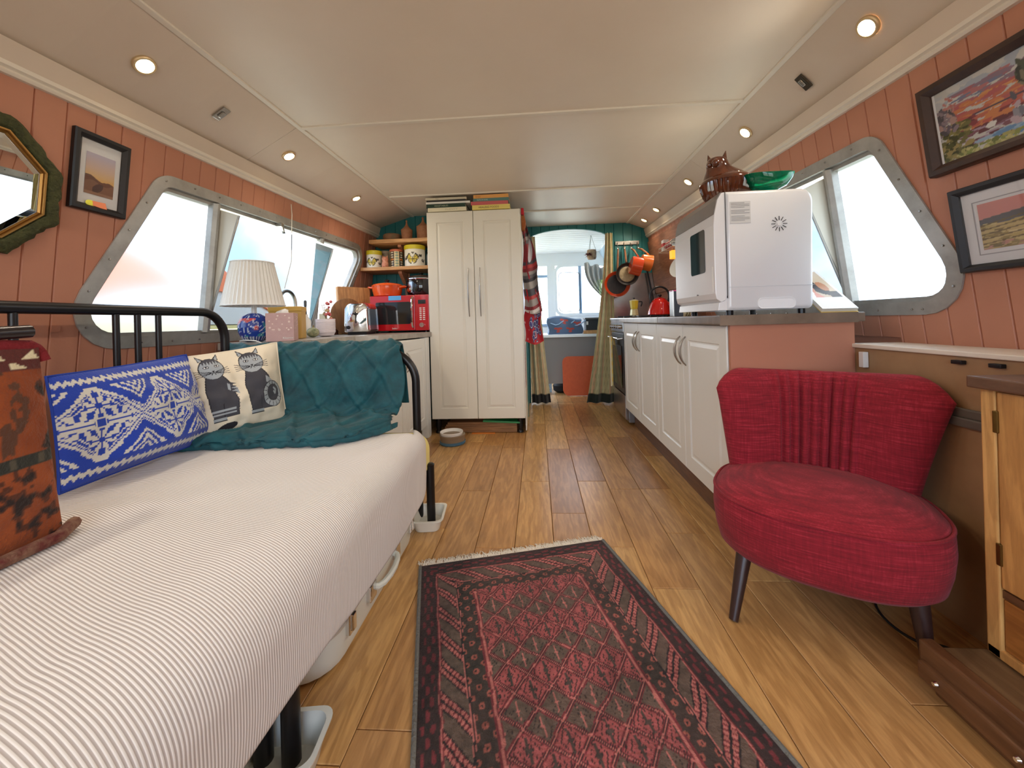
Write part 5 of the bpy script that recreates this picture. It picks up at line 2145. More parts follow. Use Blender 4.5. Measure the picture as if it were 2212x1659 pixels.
MB().tube([(LC[0] - .04, LC[1] - .05, WZ + .006), (LC[0] + .02, LC[1] - .09, WZ + .012), (LC[0] + .10, LC[1] - .085, WZ + .004), (LC[0] + .125, LC[1] - .08, WZ - .05), (LC[0] + .125, LC[1] - .08, .60)], .003, 6, smooth=2).build('flex', m_white, lp, smooth=True)

# ---- tissue box
tb_ = thing('tissue_box', 'dusty pink cube tissue box with bubble print beside the lamp', 'tissue box', (-1.30, 1.99, WZ))
T = Matrix.Translation((-1.310, 1.90, WZ)) @ Matrix.Rotation(0.42, 4, 'Z')
bx_ = MB().box((-.062, -.062, 0), (.062, .062, .142), T).build('box', mat('dusty_pink', (196, 160, 156), .55, vary=(30, (188, 150, 146))), tb_, bevel=.002)
rt_ = random.Random(4)
for k in range(16):
    x, z, r = rt_.uniform(-.05, .05), rt_.uniform(.05, .132), rt_.uniform(.003, .006)
    MB().lathe([(r, 0), (r * .8, .0008)], (0, 0, 0), 10, R=T @ Matrix.Translation((x, -.0622, z)) @ Matrix.Rotation(HP, 4, 'X')).build('bubble', mat('bubble_print', (226, 200, 190), .5), bx_)
    x, z, r = rt_.uniform(-.05, .05), rt_.uniform(.06, .132), rt_.uniform(.003, .005)
    MB().lathe([(r, 0), (r * .8, .0008)], (0, 0, 0), 10, R=T @ Matrix.Translation((.0622, x, z)) @ Matrix.Rotation(HP, 4, 'Y')).build('bubble', MATS['bubble_print'], bx_)
text_mesh('lettering', 'Kleenex', .014, T @ Vector((.012, -.0624, .012)), T.to_3x3() @ Vector((1, 0, 0)), (0, 0, 1), m_white, bx_)
MB().loft([[T @ Vector(p) for p in ((-.03, -.01, .142), (.03, -.012, .142), (.03, .012, .142), (-.03, .01, .142))],
           [T @ Vector(p) for p in ((-.022, -.006, .152), (.03, -.008, .158), (.024, .006, .156), (-.02, .008, .151))],
           [T @ Vector(p) for p in ((-.006, -.002, .158), (.014, -.003, .166), (.012, .003, .165), (-.004, .002, .16))]]).build('tissue', m_white, tb_)

# ---- mustard tin, bottle, gourd
mt_ = thing('mustard_canister', 'mustard yellow square canister behind the pink tissue box', 'canister', (-1.42, 2.28, WZ))
T = Matrix.Translation((-1.475, 2.19, WZ)) @ Matrix.Rotation(0.35, 4, 'Z')
m_must = mat('mustard', (206, 162, 70), .4)
MB().box((-.085, -.06, 0), (.085, .06, .175), T).build('body', mat('mustard_body', (200, 160, 84), .45), mt_, bevel=.006)
MB().box((-.088, -.063, .160), (.088, .063, .190), T).build('lid', m_must, mt_, bevel=.006)
tp = thing('kitchen_tap', 'curved pale tap rising behind the mustard canister', 'tap', (-1.52, 2.48, WZ))
MB().cyl((-1.575, 2.42, WZ), (-1.575, 2.42, WZ + .05), .022, .018, 14).build('base', m_chrome, tp, smooth=True)
MB().tube([(-1.575, 2.42, WZ + .04), (-1.575, 2.42, WZ + .22)] + arc((-1.575, 2.34, WZ + .22), .08, 0, 160, (0, 1, 0), (0, 0, 1)) , .0105, 10).build('spout', mat('tap_cream', (214, 212, 200), .25, .4), tp, smooth=True)
bt = thing('pump_bottle', 'white bottle with a dark grey pump stem by the window', 'bottle', (-1.44, 2.46, WZ))
MB().lathe([(.028, 0), (.031, .01), (.031, .11), (.014, .135), (.013, .15)], (-1.515, 2.43, WZ), 18).build('bottle_body', m_whitepl, bt, smooth=True)
MB().lathe([(.008, .15), (.006, .20), (.008, .205), (.009, .235), (.004, .243)], (-1.515, 2.43, WZ), 12).build('pump', mat('pump_grey', (78, 80, 84), .4), bt, smooth=True)
gd = thing('gourd', 'small green and cream ribbed gourd beside the white pot', 'gourd', (-1.40, 2.40, WZ))
mb = MB()
ls = []
for i in range(13):
    th = math.pi * (i / 12 * .99 + .005)
    ls.append([(-1.435 + .034 * math.sin(th) * (1 + .10 * abs(math.cos(5 * 2 * math.pi * j / 40))) * math.cos(2 * math.pi * j / 40),
                2.375 + .034 * math.sin(th) * (1 + .10 * abs(math.cos(5 * 2 * math.pi * j / 40))) * math.sin(2 * math.pi * j / 40), WZ + .032 - .032 * math.cos(th)) for j in range(40)])
mb.loft(ls).build('fruit', mat('gourd_green', (92, 108, 78), .5, vary=(40, (190, 186, 150))), gd, smooth=True)
MB().tube([(-1.435, 2.375, WZ + .06), (-1.43, 2.375, WZ + .078)], .005, 6).build('stalk', mat('stalk', (150, 130, 90), .7), gd)

# ---- white ribbed pot with wooden berries
pt = thing('ribbed_pot', 'pale lilac ribbed pot holding red and gold berry sprigs', 'pot', (-1.375, 2.52, WZ))
PC = (-1.432, 2.52, WZ)
prof = [(.030, 0), (.050, .006), (.058, .025)]
for k in range(9):
    prof += [(.0625, .030 + k * .0085), (.0600, .0345 + k * .0085)]
prof += [(.062, .112), (.060, .118), (.056, .117), (.052, .02)]
MB().lathe(prof, PC, 28, caps=True).build('pot_body', mat('lilac_glaze', (226, 216, 222), .35), pt, smooth=True)
MB().lathe([(.001, .095), (.054, .096)], PC, 20, caps=False).build('soil', mat('moss_fill', (120, 110, 80), .9), pt)
rb = random.Random(2)
for k in range(22):
    a, r = rb.uniform(0, 6.28), rb.uniform(0, .030)
    h = rb.uniform(.11, .235)
    p = (PC[0] + .012 + r * math.cos(a), PC[1] + .012 + r * math.sin(a), WZ + h)
    MB().ball(p, rb.uniform(.008, .0125), 10).build('berry', mat(*rb.choice((('berry_red', (190, 62, 66), .35), ('berry_gold', (198, 164, 120), .3), ('berry_pink', (206, 110, 110), .35)))), pt, smooth=True)
for k in range(4):
    MB().tube([(PC[0] + .01, PC[1], WZ + .09), (PC[0] + rb.uniform(-.02, .03), PC[1] + rb.uniform(-.02, .02), WZ + .22)], .002, 5).build('twig', mat('stalk', (150, 130, 90)), pt)
MB().box((PC[0] - .05, PC[1] + .01, WZ + .10), (PC[0] + .0, PC[1] + .02, WZ + .155)).build('plant_label', mat('cream_card', (226, 220, 196), .7), pt)

# ---- chopping boards
cb1 = thing('chopping_board', 'square wooden chopping board leaning by the window corner', 'chopping board', (-1.52, 2.92, WZ))
T = Matrix.Translation((-1.478, 3.085, WZ + .002)) @ Matrix.Rotation(0.95, 4, 'Z') @ Matrix.Rotation(-.06, 4, 'X')
MB().box((-.15, 0, 0), (.13, .035, .385), T).build('board', m_board, cb1, bevel=.004)
cb2 = thing('chopping_board', 'round dark-edged wooden board leaning in front of the square one', 'chopping board', (-1.40, 2.88, WZ))
T2 = Matrix.Translation((-1.497, 2.985, WZ)) @ Matrix.Rotation(0.95, 4, 'Z') @ Matrix.Rotation(-.12, 4, 'X')
MB().lathe([(.14, -.010), (.145, -.006), (.145, .006), (.14, .010)], (0, 0, 0), 36, R=T2 @ Matrix.Translation((0, 0, .146)) @ Matrix.Rotation(HP, 4, 'X')).build('board', oak('dark_board', [(138, 96, 58), (130, 90, 54)], (9, 9, 1), .5), cb2, smooth=True)

# ---- toaster
ts = thing('toaster', 'chrome two-slice toaster with black sides beside the red microwave', 'toaster', (-1.34, 2.87, WZ))
T = Matrix.Translation((-1.335, 2.76, WZ)) @ Matrix.Rotation(0.10, 4, 'Z')


def tring(y, g, z0=.018, z1=.234):
    return [T @ Vector((x, y, z)) for x, z in round_poly([(-.092 + g, z0 + g * .5), (.092 - g, z0 + g * .5), (.082 - g, z1 - g), (-.082 + g, z1 - g)], [.015, .015, .045, .045], 6)]


MB().loft([tring(0, .010), tring(.006, .002), tring(.02, 0), tring(.05, 0)], True, True).build('end_cap', m_chrome, ts, smooth=True)
MB().loft([tring(.05, -.001), tring(.19, -.001)], True, True).build('side_shell', mat('toaster_black', (36, 34, 38), .2), ts, smooth=True)
MB().loft([tring(.19, 0), tring(.235, 0), tring(.245, .01)], True, True).build('far_cap', m_chrome, ts, smooth=True)
for x in (-.028, .028):
    MB().box((x - .012, .055, .228), (x + .012, .19, .2365), T).build('slot', m_dark, ts)
MB().box((-.004, -.0035, .085), (.004, .001, .170), T).build('lever_slot', m_dark, ts)
MB().box((-.018, -.022, .150), (.018, -.001, .160), T).build('lever', m_black, ts, bevel=.003)
MB().cyl(T @ Vector((-.055, -.001, .055)), T @ Vector((-.055, -.014, .055)), .014, .012, 14).build('browning_knob', m_black, ts, smooth=True)
MB().box((-.07, .02, 0), (.07, .22, .02), T).build('foot', m_black, ts)
MB().loft([tring(.051, -.003, .19), tring(.188, -.003, .19)], True, True).build('red_top', mat('toaster_red', (196, 50, 40), .25), ts, smooth=True)

# ---- microwave
mw = thing('microwave', 'red microwave oven with a dark glass door and chrome handle', 'microwave', (-1.12, 3.27, WZ))
m_mred = mat('microwave_red', (190, 20, 30), .22, coat=.4)
X0, X1, YM, Z0, Z1 = -1.372, -0.878, 3.085, WZ + .014, 1.137
MB().box((X0, YM + .02, Z0), (X1, YM + .37, Z1)).build('body', m_mred, mw, bevel=.006)
XD = X1 - .118
dr3 = MB().loft([[(X0, YM + .02, Z0), (XD, YM + .02, Z0), (XD, YM + .02, Z1), (X0, YM + .02, Z1)], [(X0 + .003, YM, Z0 + .003), (XD - .001, YM, Z0 + .003), (XD - .001, YM, Z1 - .003), (X0 + .003, YM, Z1 - .003)]]).build('door', m_mred, mw, bevel=.004)
q = rrect(X0 + .05, Z0 + .055, XD - .035, Z1 - .055, .012)
MB().loft([[(x, YM - .0015, z) for x, z in q], [(x, YM + .002, z) for x, z in q]]).build('door_glass', mat('oven_glass', (36, 36, 38), .05), dr3)
MB().tube([(XD - .015, YM - .004, Z0 + .03), (XD - .015, YM - .026, Z0 + .05), (XD - .015, YM - .03, (Z0 + Z1) / 2), (XD - .015, YM - .026, Z1 - .04), (XD - .015, YM - .004, Z1 - .02)], .010, 8, smooth=1).build('door_handle', m_chrome, dr3, smooth=True)
MB().box((X0 + .16, YM - .0025, Z1 - .040), (X0 + .265, YM + .001, Z1 - .004)).build('blue_sticker', mat('sticker_blue', (92, 170, 226), .5), dr3)
text_mesh('lettering', 'beko', .022, (X0 + .185, YM - .001, Z0 + .014), (1, 0, 0), (0, 0, 1), mat('print_white', (230, 226, 222), .4), dr3)
cp = MB().box((XD + .001, YM, Z0), (X1, YM + .022, Z1)).build('control_panel', m_mred, mw, bevel=.003)
MB().box((XD + .03, YM - .0015, Z1 - .075), (X1 - .025, YM + .001, Z1 - .042)).build('display', mat('display_black', (20, 16, 18), .15), cp)
for k in range(7):
    for i in range(2):
        MB().box((XD + .04 + i * .028, YM - .0015, Z0 + .085 + k * .0155), (XD + .058 + i * .028, YM + .001, Z0 + .093 + k * .0155)).build('button', mat('print_white', (230, 226, 222)), cp)
MB().cyl((XD + .06, YM + .001, Z0 + .045), (XD + .06, YM - .018, Z0 + .045), .021, .019, 20).build('dial', m_chrome, cp, smooth=True)
for x in (X0 + .04, X1 - .04):
    for y in (YM + .05, YM + .33):
        MB().cyl((x, y, WZ), (x, y, Z0 + .002), .012, seg=10).build('foot', m_black, mw)

# ---- casserole and slow cooker on the microwave
cs = thing('casserole_pot', 'orange enamelled casserole pot with lid on top of the microwave', 'pot', (-1.26, 3.26, Z1))
CC_ = (-1.275, 3.225, Z1 + .001)
m_or = mat('orange_enamel', (226, 92, 34), .18, coat=.5, vary=(8, (214, 74, 28)))
MB().lathe([(.095, 0), (.108, .006), (.118, .05), (.121, .085)], CC_, 32, sq=(1.05, .98)).build('pot_body', m_or, cs, smooth=True)
ld = MB().lathe([(.124, .085), (.125, .092), (.110, .105), (.06, .116), (.02, .120)], CC_, 32, sq=(1.05, .98)).build('lid', m_or, cs, smooth=True)
MB().lathe([(.010, .118), (.010, .128), (.020, .133), (.022, .140), (.012, .147)], CC_, 16).build('knob', m_black, ld, smooth=True)
for s in (-1, 1):
    MB().tube([(CC_[0] + s * .115, CC_[1] - .035, CC_[2] + .075), (CC_[0] + s * .155, CC_[1] - .028, CC_[2] + .082), (CC_[0] + s * .162, CC_[1], CC_[2] + .084), (CC_[0] + s * .155, CC_[1] + .028, CC_[2] + .082), (CC_[0] + s * .115, CC_[1] + .035, CC_[2] + .075)], .0085, 8, smooth=1).build('handle', m_or, cs, smooth=True)
sk = thing('slow_cooker', 'black slow cooker with a silver control plate on top of the microwave', 'slow cooker', (-1.0, 3.28, Z1))
SC_ = (-1.008, 3.330, Z1 + .001)
MB().lathe([(.105, .012), (.118, .018), (.128, .06), (.130, .135), (.126, .142)], SC_, 36).build('body', mat('gloss_black', (18, 17, 20), .08, coat=.5), sk, smooth=True)
MB().lathe([(.128, .142), (.132, .146), (.132, .152), (.126, .156)], SC_, 36).build('rim', m_chrome, sk, smooth=True)
ld = MB().lathe([(.126, .156), (.124, .160), (.09, .178), (.03, .188)], SC_, 36).build('lid', mat('lid_glass', (40, 40, 44), .06), sk, smooth=True)
MB().lathe([(.014, .186), (.012, .198), (.022, .203), (.018, .210)], SC_, 14).build('lid_knob', m_black, ld, smooth=True)
for s in (-1, 1):
    MB().box((SC_[0] + s * .125 - .022, SC_[1] - .03, SC_[2] + .095), (SC_[0] + s * .125 + .022, SC_[1] + .03, SC_[2] + .113)).build('handle', m_black, sk, bevel=.006)
pl_ = MB()
pl_.grid(lambda u, v: (SC_[0] + .1315 * math.sin(-.75 + .42 * u), SC_[1] - .1315 * math.cos(-.75 + .42 * u), SC_[2] + .03 + .09 * v), 6, 2)
pl_.build('control_plate', m_steel, sk, smooth=True, fix=False)
a = -.55
MB().cyl((SC_[0] + .13 * math.sin(a), SC_[1] - .13 * math.cos(a), SC_[2] + .052), (SC_[0] + .148 * math.sin(a), SC_[1] - .148 * math.cos(a), SC_[2] + .052), .018, .016, 18).build('dial', m_chrome, sk, smooth=True)
for k in range(3):
    MB().cyl((SC_[0] + .08 * math.cos(k * 2.1), SC_[1] + .08 * math.sin(k * 2.1), SC_[2]), (SC_[0] + .08 * math.cos(k * 2.1), SC_[1] + .08 * math.sin(k * 2.1), SC_[2] + .014), .010, seg=10).build('foot', m_black, sk)


# ---- tins on the shelf
def printed_can(root, c, r, h, paint, name='can', n=96, m=30, rough=.3):
    mb = MB()
    ls, cols = [], []
    for k in range(m + 1):
        z = h * k / m
        row = []
        for j in range(n):
            a = 2 * math.pi * j / n
            row.append((c[0] + r * math.cos(a), c[1] + r * math.sin(a), c[2] + z))
            cols.append(lin4(paint(a, z)))
        ls.append(row)
    mb.loft(ls)
    mb.c = cols
    return mb.build(name, mat('printed_tin', (220, 216, 200), rough, vcol=True), root, smooth=True)


def butterfly_paint(r, h, seed):
    F = math.radians(-90)

    def paint(a, z):
        x = (a - math.radians(270) + math.pi) % (2 * math.pi) - math.pi
        x *= r
        y = z - h * .40
        s = h * .36
        for dx, dy, sc, col in ((r * .05, 0, 1.0, (214, 190, 70)), (r * .1, h * .36, .22, (70, 60, 40)), (r * .85, h * .20, .30, (80, 74, 60)), (-r * .75, h * .05, .38, (60, 58, 56)), (r * 1.2, -h * .1, .36, (50, 48, 50)), (-r * 1.2, -h * .05, .30, (90, 84, 60))):
            X_, Y_ = abs(x - dx) / (s * sc), (y - dy) / (s * sc)
            if X_ < .07 and -.5 < Y_ < .45:
                return (40, 34, 28)
            R_p, A_p = math.hypot(X_, Y_), math.degrees(math.atan2(Y_, X_ + 1e-9))
            wing = (2 < A_p < 64 and R_p < 1.12) or (-76 < A_p <= 2 and R_p < .80)
            if wing:
                edge_ = (A_p > 2 and R_p > .92) or (A_p <= 2 and R_p > .66) or A_p > 56 or abs(A_p) < 4
                vein = abs(math.sin(A_p * .16)) < .20 and R_p > .25
                return (40, 34, 28) if (edge_ or vein) else col
        return (232, 228, 212)
    return paint


SZ = 1.409
m_ylid = mat('yellow_lid', (206, 190, 36), .35)
for (x, y, r, h, lb) in ((-1.452, 3.385, .066, .118, 'smaller white butterfly tin with a yellow lid at the window end of the shelf'),
                         (-1.078, 3.390, .090, .150, 'larger white butterfly tin with a yellow lid beside the tall cupboard')):
    t_ = thing('storage_tin', lb, 'tin', (x, y, SZ))
    printed_can(t_, (x, y, SZ), r, h, butterfly_paint(r, h, 1), 'tin_body')
    MB().lathe([(r + .0025, h - .001), (r + .003, h + .001), (r + .003, h + .034), (r, h + .037), (r * .96, h + .036)], (x, y, SZ), 36).build('lid', m_ylid, t_, smooth=True)
t_ = thing('storage_tin', 'plain beige tin half hidden behind the smaller butterfly tin', 'tin', (-1.39, 3.50, SZ))
MB().lathe([(.058, 0), (.058, .145)], (-1.395, 3.515, SZ), 28).build('tin_body', mat('beige_tin', (176, 160, 132), .5, vary=(30, (150, 130, 104))), t_, smooth=True)
MB().lathe([(.060, .146), (.061, .170), (.056, .173)], (-1.395, 3.515, SZ), 28).build('lid', mat('beige_lid', (190, 176, 146), .5), t_, smooth=True)


def geo_paint(a, z):
    k = (a * 8 / (2 * math.pi)) % 1
    b = int(a * 8 / (2 * math.pi)) % 2
    zz_ = (z / .145)
    if b:
        q = (zz_ * 7) % 1
        d = math.hypot(k - .5, q - .5)
        return (206, 130, 60) if int(zz_ * 7) == 3 and d < .45 else ((226, 216, 190) if d < .3 else (60, 44, 36))
    q = (zz_ * 6) % 1
    return (140, 160, 140) if abs(k - .5) + abs(q - .5) < .4 else (222, 206, 160)


t_ = thing('storage_tin', 'brown and cream geometric patterned tin with an orange lid', 'tin', (-1.255, 3.42, SZ))
printed_can(t_, (-1.258, 3.42, SZ), .058, .145, geo_paint, 'tin_body', 112, 60)
MB().lathe([(.060, .145), (.061, .162), (.056, .166), (.02, .168)], (-1.258, 3.42, SZ), 28).build('lid', mat('coral_lid', (206, 110, 76), .4), t_, smooth=True)
og = thing('owl_figurine', 'small terracotta cat-eared figurine between the tins', 'figurine', (-1.33, 3.35, SZ))
m_terra = mat('terracotta', (196, 112, 86), .5, vary=(50, (226, 170, 140)))
MB().lathe([(.022, 0), (.030, .012), (.030, .035), (.024, .055), (.027, .066), (.029, .078), (.022, .092), (.006, .098)], (-1.338, 3.352, SZ), 20).build('body', m_terra, og, smooth=True)
for s in (-1, 1):
    MB().cyl((-1.338 + s * .017, 3.352, SZ + .085), (-1.338 + s * .021, 3.352, SZ + .108), .009, .001, 8).build('ear', m_terra, og, smooth=True)
    MB().ball((-1.338 + s * .012, 3.330, SZ + .006), .010, 8).build('foot', m_terra, og, smooth=True)
gj = thing('glass_jar', 'clear glass jar at the cupboard end of the tin shelf', 'jar', (-.94, 3.42, SZ))
MB().lathe([(.038, 0), (.042, .005), (.042, .10), (.036, .12)], (-.942, 3.43, SZ), 24).build('jar_body', mat('jar_glass', (200, 208, 214), .08, spec=.7), gj, smooth=True)
MB().lathe([(.038, .12), (.038, .14), (.03, .144)], (-.942, 3.43, SZ), 24).build('lid', m_steel, gj, smooth=True)

# ---- clay pots on the top shelf
TZ = 1.651
m_clay = mat('clay', (176, 122, 86), .7, vary=(24, (150, 98, 66)), bump=(40, .3))
t_ = thing('clay_bowl', 'low round brown clay bowl on the upper shelf', 'bowl', (-1.30, 3.42, TZ))
MB().lathe([(.045, 0), (.070, .008), (.084, .035), (.080, .058), (.072, .066), (.066, .060), (.05, .02)], (-1.295, 3.43, TZ), 28).build('bowl_body', mat('clay_dark', (140, 100, 70), .7, vary=(16, (110, 104, 76)), bump=(40, .3)), t_, smooth=True)
for x, y, r, h, lb in ((-1.150, 3.40, .050, .088, 'smaller lidded clay jar with a pointed finial on the upper shelf'), (-1.005, 3.42, .060, .115, 'taller lidded clay jar with a pointed finial next to the cupboard')):
    t_ = thing('clay_jar', lb, 'jar', (x, y, TZ))
    MB().lathe([(r * .8, 0), (r * .9, .004), (r * .95, h * .5), (r, h * .9), (r * .98, h)], (x, y, TZ), 26).build('jar_body', m_clay, t_, smooth=True)
    ld = MB().lathe([(r * 1.02, h), (r * 1.0, h + .008), (r * .55, h + .028), (r * .28, h + .046), (r * .18, h + .060), (r * .10, h + .082), (r * .2, h + .088), (r * .06, h + .098)], (x, y, TZ), 22).build('lid', m_clay, t_, smooth=True)
# ================================================================== RIGHT WORKTOP
RZ = 0.899
# ---- dishwasher
dwm = thing('countertop_dishwasher', 'white compact dishwasher with a window in its door standing on the worktop', 'dishwasher', (0.88, 1.74, RZ))
m_dw = mat('appliance_white', (226, 227, 230), .22, coat=.25)
DX0, DX1, DY0, DY1, DZ0, DZ1 = 0.735, 1.062, 1.530, 1.950, 0.918, 1.376
q = round_poly([(DX0, DZ0), (DX1 - .01, DZ0), (DX1, DZ1), (DX0, DZ1)], [.006, .02, .045, .006], 6)


def dring(poly, y, g=0):
    if g:
        poly = [(x + (g if x < .85 else -g), z + (g if z < 1.1 else -g)) for x, z in poly]
    return [(x, y, z) for x, z in poly]


MB().loft([dring(q, DY0 + .004, .006), dring(q, DY0 + .0005, .012)][::-1] + [dring(q, DY0 + .010), dring(q, DY1 - .01), dring(q, DY1, .006)], True, True).build('body', m_dw, dwm, smooth=True)
dq = [(.735, .975), (.735, 1.374), (.722, 1.372), (.706, 1.345), (.694, 1.290), (.690, 1.25), (.690, .985), (.695, .962), (.712, .950), (.728, .958)]
dd_ = MB().loft([[(x, DY0 + .001, z) for x, z in dq], [(x, DY1 - .001, z) for x, z in dq]]).build('door', m_dw, dwm, bevel=.003)
bs = [(.700, DZ0), (.735, DZ0), (.735, .972), (.725, .955), (.705, .948)]
MB().loft([[(x, DY0 + .004, z) for x, z in bs], [(x, DY1 - .004, z) for x, z in bs]]).build('kick_base', m_dw, dwm, bevel=.002)
cq = [(.7225, 1.3735), (.7055, 1.346), (.6935, 1.291), (.6915, 1.291), (.7038, 1.348), (.7215, 1.3755)]
MB().loft([[(x, DY0 + .006, z) for x, z in cq], [(x, DY1 - .006, z) for x, z in cq]]).build('control_panel', mat('panel_grey', (120, 114, 110), .25), dd_)
q = rrect(1.612, 1.075, 1.755, 1.252, .012)
MB().loft([[(.6885, y, z) for y, z in q], [(.691, y, z) for y, z in q]]).build('door_window', mat('smoked_glass', (40, 42, 46), .04), dd_)
MB().box((.6886, 1.545, .990), (.691, 1.552, 1.09)).build('door_trim', m_white, dd_)
MB().box((DX0 - .0008, DY0 - .0006, .965), (DX0 + .0012, DY0 + .004, 1.374)).build('seam', mat('seam_dark', (60, 58, 58), .6), dwm)
MB().box((.742, DY0 - .0004, 1.006), (1.055, DY0 + .002, 1.0075)).build('panel_line', mat('seam_grey', (186, 190, 194), .5), dwm)
vc = (.9325, DY0 - .0005, 1.243)
for k in range(12):
    R4 = Matrix.Translation(vc) @ Matrix.Rotation(k * math.pi / 6, 4, 'Y')
    MB().box((-.0012, -.0005, .014), (.0012, .002, .029), R4).build('vent_slot', MATS['seam_dark'], dwm)
MB().cyl((vc[0], vc[1], vc[2]), (vc[0], vc[1] - .002, vc[2]), .010, .008, 16).build('vent_boss', m_dw, dwm, smooth=True)
lbl = MB().box((.752, DY0 - .0008, 1.252), (.828, DY0 + .001, 1.335)).build('rating_label', mat('label_grey', (206, 206, 206), .5), dwm)
for k in range(13):
    if k in (4, 8):
        continue
    MB().box((.756, DY0 - .0012, 1.328 - k * .0056), (.756 + (.068 if k % 3 else .05), DY0 - .0006, 1.3300 - k * .0056)).build('label_line', mat('label_ink', (150, 150, 152), .5), lbl)
q = rrect(.845, .921, .985, .962, .018)
MB().loft([[(x, DY0 + .003, z) for x, z in q], [(x, DY0 - .0015, z) for x, z in q], [(x, DY0 - .0004, z) for x, z in rrect(.850, .924, .980, .957, .016)]], False, True).build('grip_recess', mat('recess_white', (236, 238, 242), .3), dwm)
for x in (.76, 1.03):
    for y in (1.57, 1.91):
        MB().cyl((x, y, RZ), (x, y, DZ0 + .003), .013, seg=10).build('foot', m_black, dwm)
text_mesh('lettering', 'beko', .009, (.6893, 1.70, .985), (0, -1, 0), (0, 0, 1), mat('print_grey', (140, 140, 144), .5), dd_)

# ---- brown glazed cat tureen
ct = thing('cat_tureen', 'brown glazed basket tureen with a cat shaped lid on the dishwasher', 'tureen', (.845, 1.75, DZ1))
m_gl = mat('brown_glaze', (96, 46, 22), .1, coat=.8, vary=(18, (58, 26, 14)))
TC = Vector((.825, 1.70, DZ1 + .001))


def basket(prof, n=72, rib=.0035):
    ls = []
    for r, z in prof:
        ls.append([TC + Vector((1.06 * (r + rib * math.cos(36 * 2 * math.pi * j / n) * (1 if r > .05 else 0)) * math.cos(2 * math.pi * j / n),
                                (r + rib * math.cos(36 * 2 * math.pi * j / n)) * math.sin(2 * math.pi * j / n), z)) for j in range(n)])
    return ls


MB().loft(basket([(.055, 0), (.070, .008), (.086, .035), (.095, .065), (.0975, .082)], 144)).build('basket_bowl', m_gl, ct, smooth=True)
ls = []
for r, z in ((.0985, .082), (.098, .090), (.090, .100), (.078, .110)):
    ls.append([TC + Vector((1.06 * r * math.cos(2 * math.pi * j / 72), r * math.sin(2 * math.pi * j / 72), z)) for j in range(72)])
ld = MB().loft(ls).build('lid', m_gl, ct, smooth=True)
cb3 = MB()
HC = TC + Vector((-.046, -.018, .150))
cb3.loft([[TC + Vector((cx0 + rx * math.cos(6.2832 * j / 28), cy0 + ry * math.sin(6.2832 * j / 28), z)) for j in range(28)] for cx0, cy0, rx, ry, z in ((0, 0, .094, .086, .098), (-.006, 0, .086, .076, .112), (-.018, -.003, .070, .062, .128), (-.032, -.008, .052, .050, .142), (-.042, -.014, .044, .044, .156), (-.046, -.018, .041, .041, .170), (-.047, -.019, .034, .034, .182), (-.047, -.019, .018, .018, .189))])
cb3.ball(HC + Vector((-.020, -.034, .006)), .017, 12)
cb3.ball(HC + Vector((-.036, -.012, .006)), .012, 12)
cb3.build('cat_body', m_gl, ld, smooth=True)
for s in (-1, 1):
    e0 = HC + Vector((.000 + s * .022, -s * .014, .026))
    MB().cyl(e0, e0 + Vector((s * .006, -s * .005, .034)), .0125, .001, 8).build('ear', m_gl, ld, smooth=True)

# ---- green glass bowl
gb = thing('glass_bowl', 'emerald green glass bowl with a folded rim on the dishwasher', 'bowl', (.99, 1.72, DZ1))
GC = (.945, 1.612, DZ1 + .001)
m_gg = bpy.data.materials.new('emerald_glass')
m_gg.use_nodes = True
b_ = m_gg.node_tree.nodes['Principled BSDF']
b_.inputs['Base Color'].default_value = lin4((0, 150, 110))
b_.inputs['Transmission Weight'].default_value = .75
b_.inputs['Roughness'].default_value = .03
b_.inputs['IOR'].default_value = 1.45
MATS['emerald_glass'] = m_gg
ls = []
for r, z, sq_ in ((.030, 0, 1), (.034, .004, 1), (.026, .012, 1), (.034, .020, 1), (.060, .034, .95), (.080, .056, .85), (.090, .078, .75), (.086, .080, .75), (.074, .058, .85), (.052, .038, .95), (.024, .028, 1)):
    ls.append([(GC[0] + r * (1 + (0.07 * math.cos(2 * a_) if z > .03 else 0)) * math.cos(a_), GC[1] + r * sq_ * math.sin(a_), GC[2] + z + (0.006 * math.cos(2 * a_) if z > .05 else 0)) for a_ in [2 * math.pi * j / 40 for j in range(40)]])
MB().loft(ls).build('bowl_glass', m_gg, gb, smooth=True)

# ---- cookbook on a slope by the window
bkk = thing('open_cookbook', 'open cookbook with a portrait photograph leaning back beside the dishwasher', 'book', (1.14, 1.6, RZ))
ras = Ras(60, 60, (224, 220, 212))
ras.rect(.0, .28, .93, .97, (196, 176, 150))
ras.ell(.30, .72, .24, .22, (50, 44, 48), .3)
ras.ell(.45, .52, .30, .14, (44, 38, 40), -.5)
ras.ell(.18, .50, .16, .13, (196, 140, 116))
ras.ell(.66, .56, .14, .12, (176, 120, 84), -.4)
ras.poly([(0, .28), (.35, .28), (.16, .48), (0, .46)], (232, 226, 224))
ras.poly([(.16, .28), (.42, .28), (.25, .44)], (206, 140, 124))
ras.rect(.62, .28, .93, .42, (60, 46, 36))
bo, bx2, by2 = Vector((1.068, 1.512, .9115)), Vector((.128, 0, 0)), Vector((0, .215, .165))
mb = picture_grid(ras, bo + Vector((0, -.001, .0015)), bx2, by2)
mb.build('open_page', m_ptint, bkk, fix=False)
bn = bx2.cross(by2).normalized()
MB().loft([[bo + bx2 * x + by2 * y - bn * d for x, y in ((0, 0), (1, 0), (1, 1), (0, 1))] for d in (.001, .012)]).build('page_block', mat('paper', (226, 220, 206), .8), bkk)
MB().loft([[bo + bx2 * x + by2 * y - bn * d for x, y in ((-.0, -.02), (1.03, -.02), (1.03, 1.02), (-.0, 1.02))] for d in (.0125, .015)]).build('cover', mat('yellow_cover', (216, 180, 80), .5), bkk)

